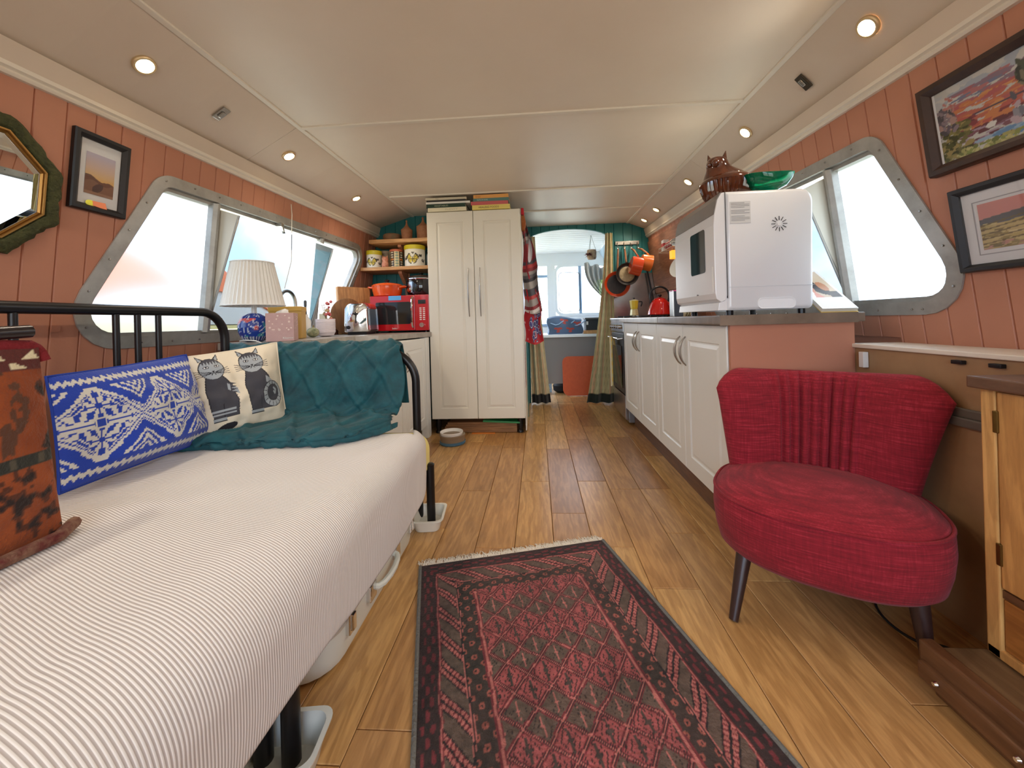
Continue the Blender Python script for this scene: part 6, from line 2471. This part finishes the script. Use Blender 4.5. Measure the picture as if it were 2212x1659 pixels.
# ---- hob things
kt = thing('kettle', 'red enamel hob kettle with a black arched handle', 'kettle', (1.09, 3.41, .916))
KC = (1.07, 3.42, .9175)
m_kr = mat('kettle_red', (206, 26, 22), .15, coat=.6)
MB().lathe([(.092, 0), (.104, .006), (.100, .03), (.078, .10), (.058, .128), (.048, .136)], KC, 32).build('body', m_kr, kt, smooth=True)
ld = MB().lathe([(.050, .136), (.048, .142), (.02, .150), (.012, .152)], KC, 24).build('lid', m_kr, kt, smooth=True)
MB().lathe([(.010, .15), (.010, .158), (.018, .166), (.016, .176), (.006, .181)], KC, 14).build('lid_knob', m_black, ld, smooth=True)
MB().tube([(KC[0] + .05, KC[1] - .04, KC[2] + .075), (KC[0] + .092, KC[1] - .06, KC[2] + .10), (KC[0] + .115, KC[1] - .07, KC[2] + .128)], [.024, .018, .013], 12).build('spout', m_kr, kt, smooth=True)
MB().tube([(KC[0] - .072, KC[1], KC[2] + .115)] + arc((KC[0], KC[1], KC[2] + .165), .080, 190, -10, (1, 0, 0), (0, 0, 1), 16) + [(KC[0] + .072, KC[1], KC[2] + .115)], .0085, 10).build('handle', m_black, kt, smooth=True)
mk = thing('moka_pot', 'yellow and cream stovetop coffee pot on the hob', 'coffee pot', (.935, 3.68, .9165))
MC_ = (.91, 3.66, .9175)
MB().lathe([(.038, 0), (.040, .008), (.034, .055), (.032, .062)], MC_, 8).build('boiler', mat('cream_metal', (206, 196, 150), .35, .3), mk)
MB().lathe([(.030, .062), (.032, .070), (.034, .075), (.041, .138)], MC_, 8).build('jug', mat('yellow_metal', (222, 196, 60), .35), mk)
ld = MB().lathe([(.042, .138), (.040, .143), (.012, .150), (.005, .151)], MC_, 8).build('lid', mat('cream_metal', (206, 196, 150)), mk)
MB().ball((MC_[0], MC_[1], MC_[2] + .162), .009, 10).build('lid_knob', m_black, ld, smooth=True)
MB().tube([(MC_[0] + .040, MC_[1], MC_[2] + .130), (MC_[0] + .070, MC_[1], MC_[2] + .132), (MC_[0] + .074, MC_[1], MC_[2] + .118), (MC_[0] + .062, MC_[1], MC_[2] + .085)], .006, 8, smooth=1).build('handle', m_black, mk, smooth=True)

# ---- hook rail with pans
hr = thing('hook_rail', 'steel utensil rail with hooks on the teal bulkhead', 'rail', (.985, YR, 1.70))
MB().box((.862, YR - .016, 1.683), (1.112, YR - .003, 1.722)).build('rail_plate', m_steel, hr, bevel=.002)
hx_ = (.882, .950, 1.020, 1.090)
for x in hx_:
    MB().tube([(x, YR - .016, 1.705), (x, YR - .028, 1.700), (x, YR - .030, 1.672), (x, YR - .038, 1.662), (x, YR - .048, 1.672)], .0035, 6).build('hook', m_steel, hr, smooth=True)
m_wood_h = mat('handle_wood', (132, 84, 50), .5, vary=(20, (106, 64, 38)))


def flat_pan(label, hook, c, r, dep, m_out, m_in, m_base=None, rin=None, tilt=0.0):
    """frying pan hung by its handle, cooking face turned to the room"""
    t_ = thing('hanging_pan', label, 'pan', (c[0], c[1], c[2] - r), 'pans hanging on the hook rail')
    R = Matrix.Rotation(HP + .0, 4, 'X') @ Matrix.Rotation(tilt, 4, 'Y')
    # axis along -Y: local z -> -Y
    Rm = Matrix.Rotation(HP, 4, 'X')
    MB().lathe([(r * .80, -.001), (r * .84, 0), (r, dep), (r * 1.03, dep + .002), (r * .97, dep), (r * .78, .006)], c, 36, R=Rm, caps=True).build('pan_body', m_out, t_, smooth=True)
    MB().lathe([(r * .79, .0065), (rin or r * .5, .0075)], c, 36, R=Rm).build('pan_inside', m_in, t_, smooth=True)
    if m_base:
        MB().lathe([(rin, .0085), (rin * .96, .0105), (.02, .0105)], c, 36, R=Rm).build('enamel_disc', m_base, t_, smooth=True)
    top = Vector((hook, YR - .048, 1.655))
    d = (top - Vector(c)).normalized()
    s0 = Vector(c) + d * r * .97 + Vector((0, -dep * .6, 0))
    MB().tube([s0, s0 * .85 + top * .15], [.010, .008], 8).build('handle_socket', m_out, t_, smooth=True)
    MB().tube([s0 * .85 + top * .15, s0 * .40 + top * .60, top + Vector((0, 0, -.02))], [.010, .012, .008], 8).build('handle', m_wood_h, t_, smooth=True)
    ringp = [top + Vector((.010 * math.cos(a), 0, .010 * math.sin(a) - .006)) for a in [2 * math.pi * j / 12 for j in range(14)]]
    MB().tube(ringp, .0022, 5, caps=False).build('hanging_ring', m_steel, t_, smooth=True)
    return t_


m_orp = mat('flame_enamel', (196, 66, 30), .2, coat=.5)
m_orp2 = mat('orange_enamel_pan', (224, 110, 36), .2, coat=.5)
m_iron = mat('cast_iron', (34, 28, 26), .5, vary=(30, (50, 38, 32)))
flat_pan('large frying pan with an orange rim and black inside', .882, (.835, YR - .150, 1.250), .128, .035, m_orp, m_iron, tilt=0)
flat_pan('black cast pan with a stained cream disc base', .950, (.930, YR - .200, 1.345), .112, .030, m_iron, m_iron, mat('stained_enamel', (214, 198, 156), .45, vary=(14, (160, 130, 84))), .078)


def sauce_pan(label, hook, c, r, L, m_out, tilt):
    t_ = thing('hanging_pan', label, 'pan', (c[0], c[1], c[2] - r), 'pans hanging on the hook rail')
    R = Matrix.Rotation(HP + tilt, 4, 'Y') @ Matrix.Rotation(0, 4, 'X')
    MB().lathe([(.02, -L / 2), (r * .88, -L / 2 + .001), (r * .96, -L / 2 + .010), (r, L / 2), (r * 1.03, L / 2 + .003), (r * .96, L / 2), (r * .92, -L / 2 + .012), (.02, -L / 2 + .010)], c, 32, R=R).build('pan_body', m_out, t_, smooth=True)
    MB().lathe([(r * .955, L / 2 - .001), (r * .91, -L / 2 + .014), (.01, -L / 2 + .0125)], c, 32, R=R, caps=False).build('pan_inside', m_iron, t_, smooth=True)
    top = Vector((hook, YR - .048, 1.655))
    s0 = Vector(c) + Vector((L * .3, 0, r * .98))
    MB().tube([s0, s0 * .86 + top * .14], [.008, .007], 8).build('handle_socket', m_out, t_, smooth=True)
    MB().tube([s0 * .86 + top * .14, s0 * .4 + top * .6, top + Vector((0, 0, -.022))], [.009, .0115, .007], 8).build('handle', m_wood_h, t_, smooth=True)
    ringp = [top + Vector((.010 * math.cos(a), 0, .010 * math.sin(a) - .006)) for a in [2 * math.pi * j / 12 for j in range(14)]]
    MB().tube(ringp, .0022, 5, caps=False).build('hanging_ring', m_steel, t_, smooth=True)


sauce_pan('red-orange saucepan hanging on its side beside the smaller orange one', 1.020, (.985, YR - .335, 1.410), .092, .10, m_orp, .25)
sauce_pan('small bright orange saucepan hanging on its side', 1.090, (1.090, YR - .325, 1.440), .080, .095, m_orp2, .22)
sp_ = thing('hanging_spatula', 'long pale handled spatula on the hook rail', 'spatula', (.95, YR - .05, 1.5))
MB().tube([(.952, YR - .048, 1.655), (.955, YR - .046, 1.55), (.960, YR - .046, 1.47)], [.005, .006, .005], 8).build('handle', mat('pale_handle', (206, 196, 170), .5), sp_, smooth=True)
MB().box((.945, YR - .050, 1.40), (.975, YR - .046, 1.47)).build('blade', m_steel, sp_, bevel=.001)
ldl = MB().tube([(1.165, YR - .05, 1.60), (1.175, YR - .05, 1.40), (1.215, YR - .06, 1.16), (1.235, YR - .07, 1.02)], [.006, .007, .008, .010], 8, smooth=1)
tag(ldl.build('poker', m_black, smooth=True), 'long black poker hanging behind the kettle', 'poker')

# ---- wire rack with packets, plates, tablet
wk = thing('wire_rack', 'small white wire rack on the wooden wall panel', 'rack', (1.18, 3.35, 1.48))
wkm = mat('rack_wire', (206, 196, 176), .4)
g = MB()
for z in (1.475, 1.510):
    g.tube([rw(3.20, z, .02), (1.115, 3.20, z), (1.115, 3.55, z), rw(3.55, z, .02)], .0025, 5)
for k in range(7):
    y = 3.20 + k * .058
    g.tube([rw(y, 1.51, .02), (1.115, y, 1.51), (1.115, y, 1.475), rw(y, 1.475, .02)], .002, 5)
g.build('wire_basket', wkm, wk, smooth=True)
pk = thing('food_packet', 'white and red food packet standing in the wire rack', 'packet', (1.155, 3.42, 1.478))
MB().box((1.122, 3.44, 1.479), (1.168, 3.50, 1.575)).build('carton', m_white, pk, bevel=.003)
MB().box((1.121, 3.439, 1.515), (1.169, 3.501, 1.545)).build('red_band', mat('packet_red', (186, 40, 40), .5), pk)
pk2 = thing('spice_tin', 'dark red tin lying in the wire rack', 'tin', (1.16, 3.33, 1.478))
MB().cyl((1.15, 3.26, 1.512), (1.15, 3.41, 1.512), .032, seg=24).build('tin_body', mat('tin_red', (150, 34, 34), .4), pk2, smooth=True)
MB().cyl((1.15, 3.245, 1.512), (1.15, 3.262, 1.512), .033, seg=24).build('lid', m_steel, pk2, smooth=True)
lb_ = thing('string_light', 'small glowing orange lantern hanging under the wire rack', 'lantern', (1.16, 3.32, 1.40))
MB().box((1.135, 3.28, 1.385), (1.185, 3.34, 1.455)).build('lantern_body', mat('lantern_orange', (255, 150, 40), .5, emit=.8), lb_, bevel=.006)
MB().tube([(1.16, 3.31, 1.455), (1.16, 3.31, 1.478)], .002, 5).build('hanger', m_steel, lb_)
plr = thing('plate', 'large pale grey plate standing on edge behind the dishwasher', 'plate', (1.17, 3.2, 1.14))
for k, (yy_, r_) in enumerate(((3.16, .10),)):
    MB().lathe([(.04, 0), (r_ * .65, .004), (r_, .016), (r_ * .99, .019), (r_ * .6, .008), (.03, .005)], (1.175, 3.18, 1.30), 32, R=Matrix.Rotation(-HP + .45, 4, 'Y') @ Matrix.Rotation(.5, 4, 'X')).build('plate_disc', mat('plate_grey', (206, 206, 200), .25), plr, smooth=True)
for k in range(3):
    t_ = thing('chopping_board', ('pale thin chopping board at the back of the stack beside the kettle', 'pale middle chopping board of the stack beside the kettle', 'pale front chopping board of the stack beside the kettle')[k], 'chopping board', (1.16, 3.22, RZ), 'pale boards stacked beside the kettle')
    T = Matrix.Translation((1.185 - .018 * k, 3.06 + .0 * k, RZ + .001)) @ Matrix.Rotation(.06, 4, 'Y')
    q = rrect(0, 0, .22 - .02 * k, .36 - .04 * k, .03)
    MB().loft([[T @ Vector((0, y, z)) for y, z in q], [T @ Vector((.009, y, z)) for y, z in q]]).build('board', oak('pale_board%d' % k, [(206, 190, 150), (198, 180, 138)], (9, 1, 9), .6), t_, bevel=.002)
tbl = thing('bottle_box', 'tall black carton with a pink top edge beside the kettle', 'carton', (1.05, 2.95, RZ))
MB().box((1.02, 2.94, RZ), (1.09, 3.03, RZ + .195)).build('carton', mat('carton_black', (34, 34, 40), .25), tbl, bevel=.003)
MB().box((1.02, 2.938, RZ + .19), (1.09, 3.032, RZ + .198)).build('pink_edge', mat('carton_pink', (206, 60, 120), .4), tbl)
MB().box((1.0185, 2.938, RZ), (1.024, 2.944, RZ + .195)).build('silver_edge', m_steel, tbl)

# ================================================================== LARDER TOP, SIDE AND UNDERSIDE
def book(label, x0, x1, z0, h, dep, rgb, y0=3.045, text=None, tcol=(226, 222, 206), rot=0.0, tsize=None, group='books on the tall cupboard', tx=.2, font_scale=1.0, extra=None):
    t_ = thing('book', label, 'book', ((x0 + x1) / 2, y0 + dep / 2, z0), group)
    c = Vector(((x0 + x1) / 2, y0 + dep / 2, 0))
    T = Matrix.Translation(c) @ Matrix.Rotation(rot, 4, 'Z') @ Matrix.Translation(-c)
    m_ = mat('book_%d_%d_%d' % rgb, rgb, .45)
    e = .0022
    cv_ = MB()
    cv_.box((x0, y0, z0), (x1, y0 + dep, z0 + e), T).box((x0, y0, z0 + h - e), (x1, y0 + dep, z0 + h), T).box((x0, y0, z0 + e), (x1, y0 + .003, z0 + h - e), T)
    cv_.build('cover', m_, t_)
    MB().box((x0 + .003, y0 + .003, z0 + e), (x1 - .003, y0 + dep - .003, z0 + h - e), T).build('pages', mat('paper', (226, 220, 206)), t_)
    if text:
        text_mesh('lettering', text, tsize or h * .62, T @ Vector((x0 + (x1 - x0) * tx, y0 - .0004, z0 + h * .28)), T.to_3x3() @ Vector((1, 0, 0)), (0, 0, 1), mat('ink_%d_%d_%d' % tcol, tcol, .5), t_, depth=.0003, wscale=font_scale)
    return t_


BZ = 1.7965
book('thick cream cookbook with pale lettering at the bottom of the first pile', -.852, -.540, BZ, .030, .24, (226, 216, 186), text='PLENTY', tcol=(190, 180, 150), tx=.45, font_scale=1.6)
book('dark green cookbook with white lettering on the first pile', -.862, -.545, BZ + .0305, .030, .25, (26, 54, 40), text='VEGETABLES', tcol=(170, 176, 150), tx=.2, font_scale=1.1, rot=-.01)
book('white book with a plain spine above the dark green cookbook', -.868, -.510, BZ + .061, .016, .26, (226, 222, 214), rot=.015)
book('black thin book near the top of the first pile', -.860, -.545, BZ + .0775, .014, .24, (40, 38, 38), rot=-.02)
book('pale beige book on top of the first pile', -.872, -.54, BZ + .092, .018, .22, (206, 194, 168), rot=.03, text='Food', tcol=(110, 96, 80), tx=.25)
book('yellow book with brown lettering at the bottom of the second pile', -.492, -.190, BZ, .036, .22, (226, 204, 110), text='HEALING FOODS', tcol=(112, 92, 50), tx=.17, font_scale=.95)
book('rose pink book above the yellow one on the second pile', -.502, -.205, BZ + .0365, .028, .23, (196, 92, 92), rot=.012)
book('teal green paperback with pale lettering on the second pile', -.482, -.196, BZ + .065, .024, .20, (86, 122, 116), text='TASTE OF HOME', tcol=(206, 216, 200), tx=.1, font_scale=.8, rot=-.008)
book('orange book on top of the second pile', -.480, -.200, BZ + .0895, .028, .20, (226, 160, 84), text='Soups', tcol=(150, 90, 50), tx=.06, font_scale=1.0)

# ---- hanging things on the cupboard side
ogv = thing('oven_glove', 'red and rust oven glove hung at the top of the cupboard side', 'oven glove', (-.095, 3.12, 1.6))
MB().loft([[(-.104, 3.06, 1.80), (-.082, 3.06, 1.80), (-.082, 3.20, 1.80), (-.104, 3.20, 1.80)], [(-.104, 3.06, 1.745), (-.080, 3.06, 1.745), (-.080, 3.20, 1.745), (-.104, 3.20, 1.745)]]).build('cuff', mat('glove_red', (176, 28, 40), .85), ogv, bevel=.006)
MB().loft([[(-.104, 3.07, 1.744), (-.078, 3.07, 1.744), (-.078, 3.19, 1.744), (-.104, 3.19, 1.744)], [(-.104, 3.06, 1.69), (-.068, 3.06, 1.69), (-.068, 3.20, 1.69), (-.104, 3.20, 1.69)], [(-.104, 3.09, 1.63), (-.080, 3.09, 1.63), (-.080, 3.17, 1.63), (-.104, 3.17, 1.63)]]).build('mitt', mat('glove_rust', (150, 84, 40), .85), ogv, bevel=.006)


def hung_cloth(name, label, cat, z0, z1, y, w_top, w_mid, w_bot, ras, tilt=0.0):
    mb = MB()

    def fn(u, v):
        z = z0 + (z1 - z0) * v
        k = 1 - v
        w_ = w_bot * (1 - v) ** 1 * max(0, 1 - 2 * v) + w_mid * (1 - abs(2 * v - 1)) + w_top * max(0, 2 * v - 1)
        x = -.098 + w_ * u + .006 * math.sin(v * 11)
        yy_ = y + .030 * math.sin(u * 9 + v * 2) * (1 - .5 * v) + .05 * u
        return Vector((x, yy_, z - .03 * math.sin(u * 3) * (1 - v)))
    mb.grid(fn, ras.w, ras.h)
    mb.c = ras.cols()
    o = mb.build(name, m_print, smooth='all', fix=False)
    s_ = o.modifiers.new('thick', 'SOLIDIFY')
    s_.thickness = .003
    return tag(o, label, cat)


ras = Ras(60, 160, (70, 66, 70))
rp_ = random.Random(8)
for k in range(26):
    y = k / 26
    c = rp_.choice(((70, 66, 72), (150, 142, 136), (204, 196, 188), (130, 40, 46), (96, 90, 92), (176, 60, 60), (52, 48, 54)))
    ras.poly([(0, y - .06), (1, y), (1, y + .05), (0, y - .01)], c)
ras.line([(.35, 1), (.2, .75), (.25, .5), (.45, .4)], .05, (140, 30, 44))
ras.ell(.62, .70, .28, .09, (190, 186, 190), .4)
hung_cloth('striped_apron', 'grey red and white striped apron hung on the cupboard side', 'apron', .98, 1.70, 3.14, .035, .120, .145, ras)
ras = Ras(80, 110, (176, 30, 40))
for k in range(60):
    cx_, cy_, r = rp_.random(), rp_.random(), rp_.uniform(.04, .13)
    if cx_ > .35 and cy_ < .7:
        ras.ell(cx_, cy_, r, r * .7, (40, 46, 96))
        ras.ell(cx_, cy_, r * .75, r * .52, (206, 206, 214))
        ras.ell(cx_, cy_, r * .6, r * .4, rp_.choice(((40, 46, 96), (186, 50, 50), (60, 56, 120))))
    elif rp_.random() < .35:
        ras.ell(cx_, cy_, r * .4, r * .3, (216, 170, 170))
ras.rect(0, 0, 1, .04, (190, 40, 46))
hung_cloth('patterned_cloth', 'red cloth with blue and white swirls hung below the striped apron', 'cloth', .73, 1.16, 3.17, .10, .140, .150, ras)
nt_ = thing('side_chart', 'narrow strip of stickers down the cupboard side', 'poster', (-.104, 3.12, .4))
MB().box((-.1055, 3.08, .36), (-.104, 3.30, .70)).build('strip', mat('sticker_strip', (206, 196, 190), .5, vary=(50, (140, 40, 50))), nt_)

# ---- under the larder and floor bowl
m_brd = oak('store_board', [(150, 108, 70), (140, 100, 64)], (1, 9, 9), .6)
for k in range(5):
    t_ = MB().box((-.80 + .012 * k, 3.10, .003 + .0165 * k), (-.185, 3.5, .0185 + .0165 * k)).build('stored_board', m_brd, bevel=.001)
    tag(t_, ('brown board lying on the floor as the lowest under the tall cupboard', 'second brown board from the floor under the tall cupboard', 'third brown board from the floor under the tall cupboard', 'fourth brown board from the floor under the tall cupboard',
             'topmost brown board of the stack under the tall cupboard')[k], 'board', 'boards stacked under the tall cupboard')
T = Matrix.Translation((-.46, 3.09, .088)) @ Matrix.Rotation(.05, 4, 'Y')
tag(MB().box((0, 0, 0), (.30, .25, .014), T).build('green_folder', mat('folder_green', (40, 130, 70), .4), bevel=.002), 'green plastic folder on the boards under the tall cupboard', 'folder')
tag(MB().box((-.55, 3.06, .001), (-.36, 3.095, .003)).build('orange_card', mat('card_orange', (226, 130, 50), .6)), 'orange card slipped under the boards below the tall cupboard', 'card')
fb_ = thing('pet_bowl', 'white pet bowl set in a brown and blue holder on the floor', 'bowl', (-.665, 2.84, 0))
FC = (-.655, 2.84, .001)
MB().lathe([(.092, 0), (.096, .004), (.096, .020), (.090, .021)], FC, 32).build('blue_base', mat('bowl_blue', (70, 110, 136), .5), fb_, smooth=True)
MB().lathe([(.090, .021), (.094, .060), (.096, .066), (.092, .067)], FC, 32).build('holder', mat('bowl_brown', (140, 120, 98), .45), fb_, smooth=True)
MB().lathe([(.080, .062), (.086, .085), (.084, .088), (.080, .084), (.060, .050), (.01, .047)], (FC[0] - .006, FC[1], FC[2]), 32).build('white_bowl', mat('bowl_white', (236, 232, 226), .3), fb_, smooth=True)

# ================================================================== ARCH AND WHEELHOUSE
def curtain(name, label, xt0, xt1, xb0, xb1, z0, z1, y, n, c_main, c_str, hem):
    ras = Ras(90, 120, c_main)
    for k in range(3):
        ras.rect(.10 + .32 * k, 0, .19 + .32 * k, 1, c_str)
    ras.put((np.sin(ras.X * 60 + np.sin(ras.Y * 40)) * np.sin(ras.Y * 70) > .55), tuple(int(v * .88) for v in c_main))
    ras.rect(0, 0, 1, .055, hem)
    mb = MB()

    def fn(u, v):
        e = (1 - v) ** 1.4
        xa, xb_ = xt0 + (xb0 - xt0) * e, xt1 + (xb1 - xt1) * e
        return Vector((xa + (xb_ - xa) * u, y + .030 * math.sin(u * n + .5 * v) * (.5 + .5 * e) + .01 * fnoise((u * 3, v * 3, n), 1), z0 + (z1 - z0) * v))
    mb.grid(fn, 90, 120)
    mb.c = ras.cols()
    o = mb.build(name, mat('curtain_print', (200, 190, 150), .9, vcol=True, sheen=.2), smooth='all', fix=False)
    s_ = o.modifiers.new('thick', 'SOLIDIFY')
    s_.thickness = .003
    return tag(o, label, 'curtain')


curtain('curtain', 'cream curtain with a black hem on the cupboard side of the arch', -.09, .0, -.075, .125, .012, 1.80, YR - .07, 15, (214, 200, 162), (206, 168, 128), (16, 16, 18))
curtain('curtain', 'sage striped curtain with a dark green hem beside the cooker', .745, .815, .505, .81, .012, 1.80, YR - .09, 15, (190, 184, 140), (206, 170, 134), (20, 34, 26))

bn_ = thing('bench', 'grey panelled bench with a white top seen through the arch', 'bench', (.5, 4.9, 0))
MB().box((-.05, 4.60, .140), (1.15, 4.63, .690)).build('front_panel', mat('bench_grey', (128, 122, 120), .7), bn_)
MB().box((-.07, 4.585, .690), (1.15, 5.25, .722)).build('bench_top', m_wwhite, bn_, bevel=.004)
for x in (.06, 1.08):
    for y in (4.66, 5.2):
        MB().box((x - .02, y - .02, 0), (x + .02, y + .02, .69)).build('leg', m_black, bn_)
ob = MB()
q = rrect(.285, .004, .74, .462, .07)
ob.loft([[(x, 4.545 + .06 * z, z) for x, z in q], [(x, 4.565 + .06 * z, z) for x, z in q]])
tag(ob.build('orange_board', mat('board_orange', (196, 84, 36), .55, vary=(30, (186, 76, 30))), bevel=.002), 'rounded orange board leaning against the grey bench', 'board')
bgx = MB()
bgx.loft([[(.19 + .02 * k + .03 * math.cos(a), 4.70 + .1 * math.sin(a), .004 + .11 * k) for a in [6.283 * j / 20 for j in range(20)]] for k in range(2)])
bag = thing('dark_bag', 'dark bag on the floor under the grey bench', 'bag', (.27, 4.8, 0))
MB().loft([[(.275 + r * math.cos(6.283 * j / 24), 4.80 + r * math.sin(6.283 * j / 24), z) for j in range(24)] for r, z in ((.06, .004), (.095, .03), (.10, .09), (.07, .128))]).build('bag_body', mat('bag_black', (24, 22, 24), .7), bag, smooth=True)
MB().tube([(.22, 4.76, .12), (.25, 4.74, .150), (.30, 4.74, .150), (.33, 4.76, .12)], .006, 6, smooth=1).build('strap', m_black, bag)
tag(MB().box((.085, 4.78, .003), (.16, 4.80, .125)).build('magazine', mat('magazine_print', (196, 206, 214), .5, vary=(40, (110, 150, 176)))), 'pale blue magazine standing under the grey bench', 'magazine')
# folded blue blanket
ras = Ras(110, 60, (84, 104, 132))
for cx_, cy_ in ((.27, .28), (.62, .30), (.50, .80), (.88, .75)):
    for dx, dy in ((0, 0), (-.07, .07), (.07, .07), (0, -.12), (.0, .05)):
        ras.ell(cx_ + dx, cy_ + dy, .050, .065, (176, 74, 66))
fbk = thing('folded_blanket', 'blue blanket with red clover motifs folded on the grey bench', 'blanket', (.38, 4.8, .722))
mb = MB()
mb.grid(lambda u, v: Vector((.13 + .41 * u + .012 * math.sin(v * 6), 4.66 - .035 * math.sin(v * math.pi) + .015 * math.sin(u * 8), .724 + .185 * v + .02 * math.sin(u * 5) * v)), 110, 60)
mb.c = ras.cols()
mb.build('front_face', m_print, fbk, smooth='all', fix=False)
MB().grid(lambda u, v: Vector((.13 + .41 * u + .012 * math.sin(6), 4.66 + .34 * v + .015 * math.sin(u * 8) * (1 - v), .909 + .02 * math.sin(u * 5) + .03 * math.sin(v * 3.1) - .03 * v)), 40, 20).build('top_face', mat('blanket_blue', (92, 112, 140), .9), fbk, smooth='all', fix=False)
MB().grid(lambda u, v: Vector((.13 + .012 * math.sin(v * 6), 4.66 + .34 * u, .724 + .185 * v)), 8, 8).build('side_face', MATS['blanket_blue'], fbk, smooth='all', fix=False)
for k in range(3):
    MB().tube([(.16 + .13 * k, 4.636, .86 - .02 * k), (.24 + .13 * k, 4.628, .83), (.32 + .13 * k, 4.632, .885)], .007, 6, smooth=1).build('fold_edge', mat('blanket_edge', (150, 176, 206), .9), fbk, smooth=True)
bxk = thing('storage_box', 'black box with a small white label on the grey bench', 'box', (.7, 4.75, .722))
MB().box((.585, 4.66, .765), (.86, 4.86, .90)).build('box_body', mat('box_black', (40, 40, 42), .6), bxk, bevel=.005)
MB().box((.575, 4.645, .895), (.87, 4.875, .915)).build('lid', mat('box_lid', (96, 92, 90), .6), bxk, bevel=.004)
MB().box((.590, 4.656, .83), (.612, 4.661, .870)).build('paper_label', m_white, bxk)
tag(MB().box((.55, 4.62, .724), (.88, 4.92, .764)).build('wooden_tray', m_board, bevel=.003), 'light wooden tray under the black box on the bench', 'tray')
# hanging planter, grey drape, spider plant
hpn = thing('hanging_planter', 'small wooden planter with dark red leaves hanging on strings in the wheelhouse', 'planter', (.72, 5.0, 1.66))
MB().lathe([(.048, 1.665), (.060, 1.69), (.062, 1.755), (.055, 1.785), (.050, 1.78), (.045, 1.70)], (.725, 5.0, 0), 18).build('pot', mat('bark_pot', (176, 142, 108), .7, vary=(20, (110, 76, 56))), hpn, smooth=True)
for a in (0, 2.1, 4.2):
    MB().tube([(.725 + .056 * math.cos(a), 5.0 + .056 * math.sin(a), 1.78), (.722, 5.0, 1.975)], .0022, 5).build('string', mat('string', (120, 120, 118), .8), hpn)
rl = random.Random(3)
for k in range(14):
    a = rl.uniform(2.2, 5.2)
    d = Vector((math.cos(a), math.sin(a) - .3, rl.uniform(-.6, .3))).normalized() * rl.uniform(.05, .09)
    s_ = d.cross(Vector((0, 0, 1))).normalized() * .018
    p = Vector((.70, 4.96, 1.72))
    MB().add([p, p + d * .5 + s_, p + d, p + d * .5 - s_, p + d * .5 + Vector((0, 0, .008))], [(0, 1, 4), (1, 2, 4), (2, 3, 4), (3, 0, 4)]).build('leaf', mat('leaf_maroon', (110, 34, 34), .5), hpn)
ras = Ras(60, 80, (140, 136, 132))
mb = MB()


def drape(u, v):
    top = Vector((.70 + .42 * u, 5.55, 1.70 + .02 * math.sin(u * 20) - .10 * u))
    tie = Vector((1.02 + .08 * u, 5.60, 1.15))
    k = (1 - v) ** .8
    p = top * (1 - k) + tie * k
    p.x -= .10 * math.sin(k * math.pi) * (1 - u)
    p.y += .03 * math.sin(u * 38)
    return p


MB().grid(drape, 70, 24).build('grey_drape', mat('drape_grey', (186, 180, 174), .9), smooth='all', fix=False)
o = bpy.data.objects['grey_drape']
s_ = o.modifiers.new('thick', 'SOLIDIFY')
s_.thickness = .004
tag(o, 'grey gathered drape pulled aside at the wheelhouse window', 'drape')
spp = thing('spider_plant', 'spider plant with pale green arching leaves in the wheelhouse', 'plant', (.92, 5.2, 1.35))
MB().lathe([(.03, 1.30), (.04, 1.31), (.05, 1.38), (.046, 1.38), (.03, 1.32)], (.93, 5.3, 0), 16).build('pot', m_white, spp, smooth=True)
MB().tube([(.93, 5.3, 1.38), (.93, 5.3, 1.97)], .002, 5).build('cord', MATS['string'], spp)
for k in range(26):
    a = rl.uniform(0, 6.283)
    L = rl.uniform(.10, .20)
    d = Vector((math.cos(a), math.sin(a) * .8, 0))
    p0 = Vector((.93, 5.3, 1.38))
    pts = [p0 + d * L * t + Vector((0, 0, .10 * math.sin(t * 2.6) - .22 * t * t)) for t in (0, .25, .5, .75, 1)]
    sd = d.cross(Vector((0, 0, 1))) * .006
    mb = MB()
    mb.loft([[p - sd * (1 - .8 * i / 4), p + Vector((0, 0, -.002)), p + sd * (1 - .8 * i / 4)] for i, p in enumerate(pts)], False, False, closed=False)
    mb.build('leaf', mat('leaf_pale', (176, 206, 120), .5), spp, fix=False)

# ================================================================== OUTSIDE
bo_ = thing('moored_boat', 'cream boat with an orange topped canopy moored outside the left window', 'boat', (-4.6, 4.6, 0))
ls = []
for k in range(13):
    t = k / 12
    wdt = .85 * math.sin(math.pi * (.12 + .80 * t)) ** .6
    y = 2.6 + 3.4 * t
    ls.append([(-4.8 + wdt * c_, y, z) for c_, z in ((-1, .95), (-.8, .2), (0, -.1), (.8, .2), (1, .95))])
MB().loft(ls, True, True).build('hull', mat('boat_yellow', (226, 214, 150), .5), bo_, smooth=True)
for nm_, a0_, a1_, g_, m_ in (('canopy', 0, 180, 0, mat('boat_cream', (206, 204, 196), .5)), ('canopy_top', 24, 156, .02, mat('boat_orange', (232, 118, 60), .6))):
    ls = []
    for k in range(15):
        t = k / 14
        h = .10 + .95 * math.sin(math.pi * min(1, t * 1.02)) ** .9
        ls.append([(-4.8 + (.78 + g_) * math.cos(a), 3.3 + 2.7 * t, .96 + (h + g_) * math.sin(a)) for a in [math.radians(a0_ + (a1_ - a0_) * i / 12) for i in range(13)]])
    MB().loft(ls, True, True).build(nm_, m_, bo_, smooth=True)
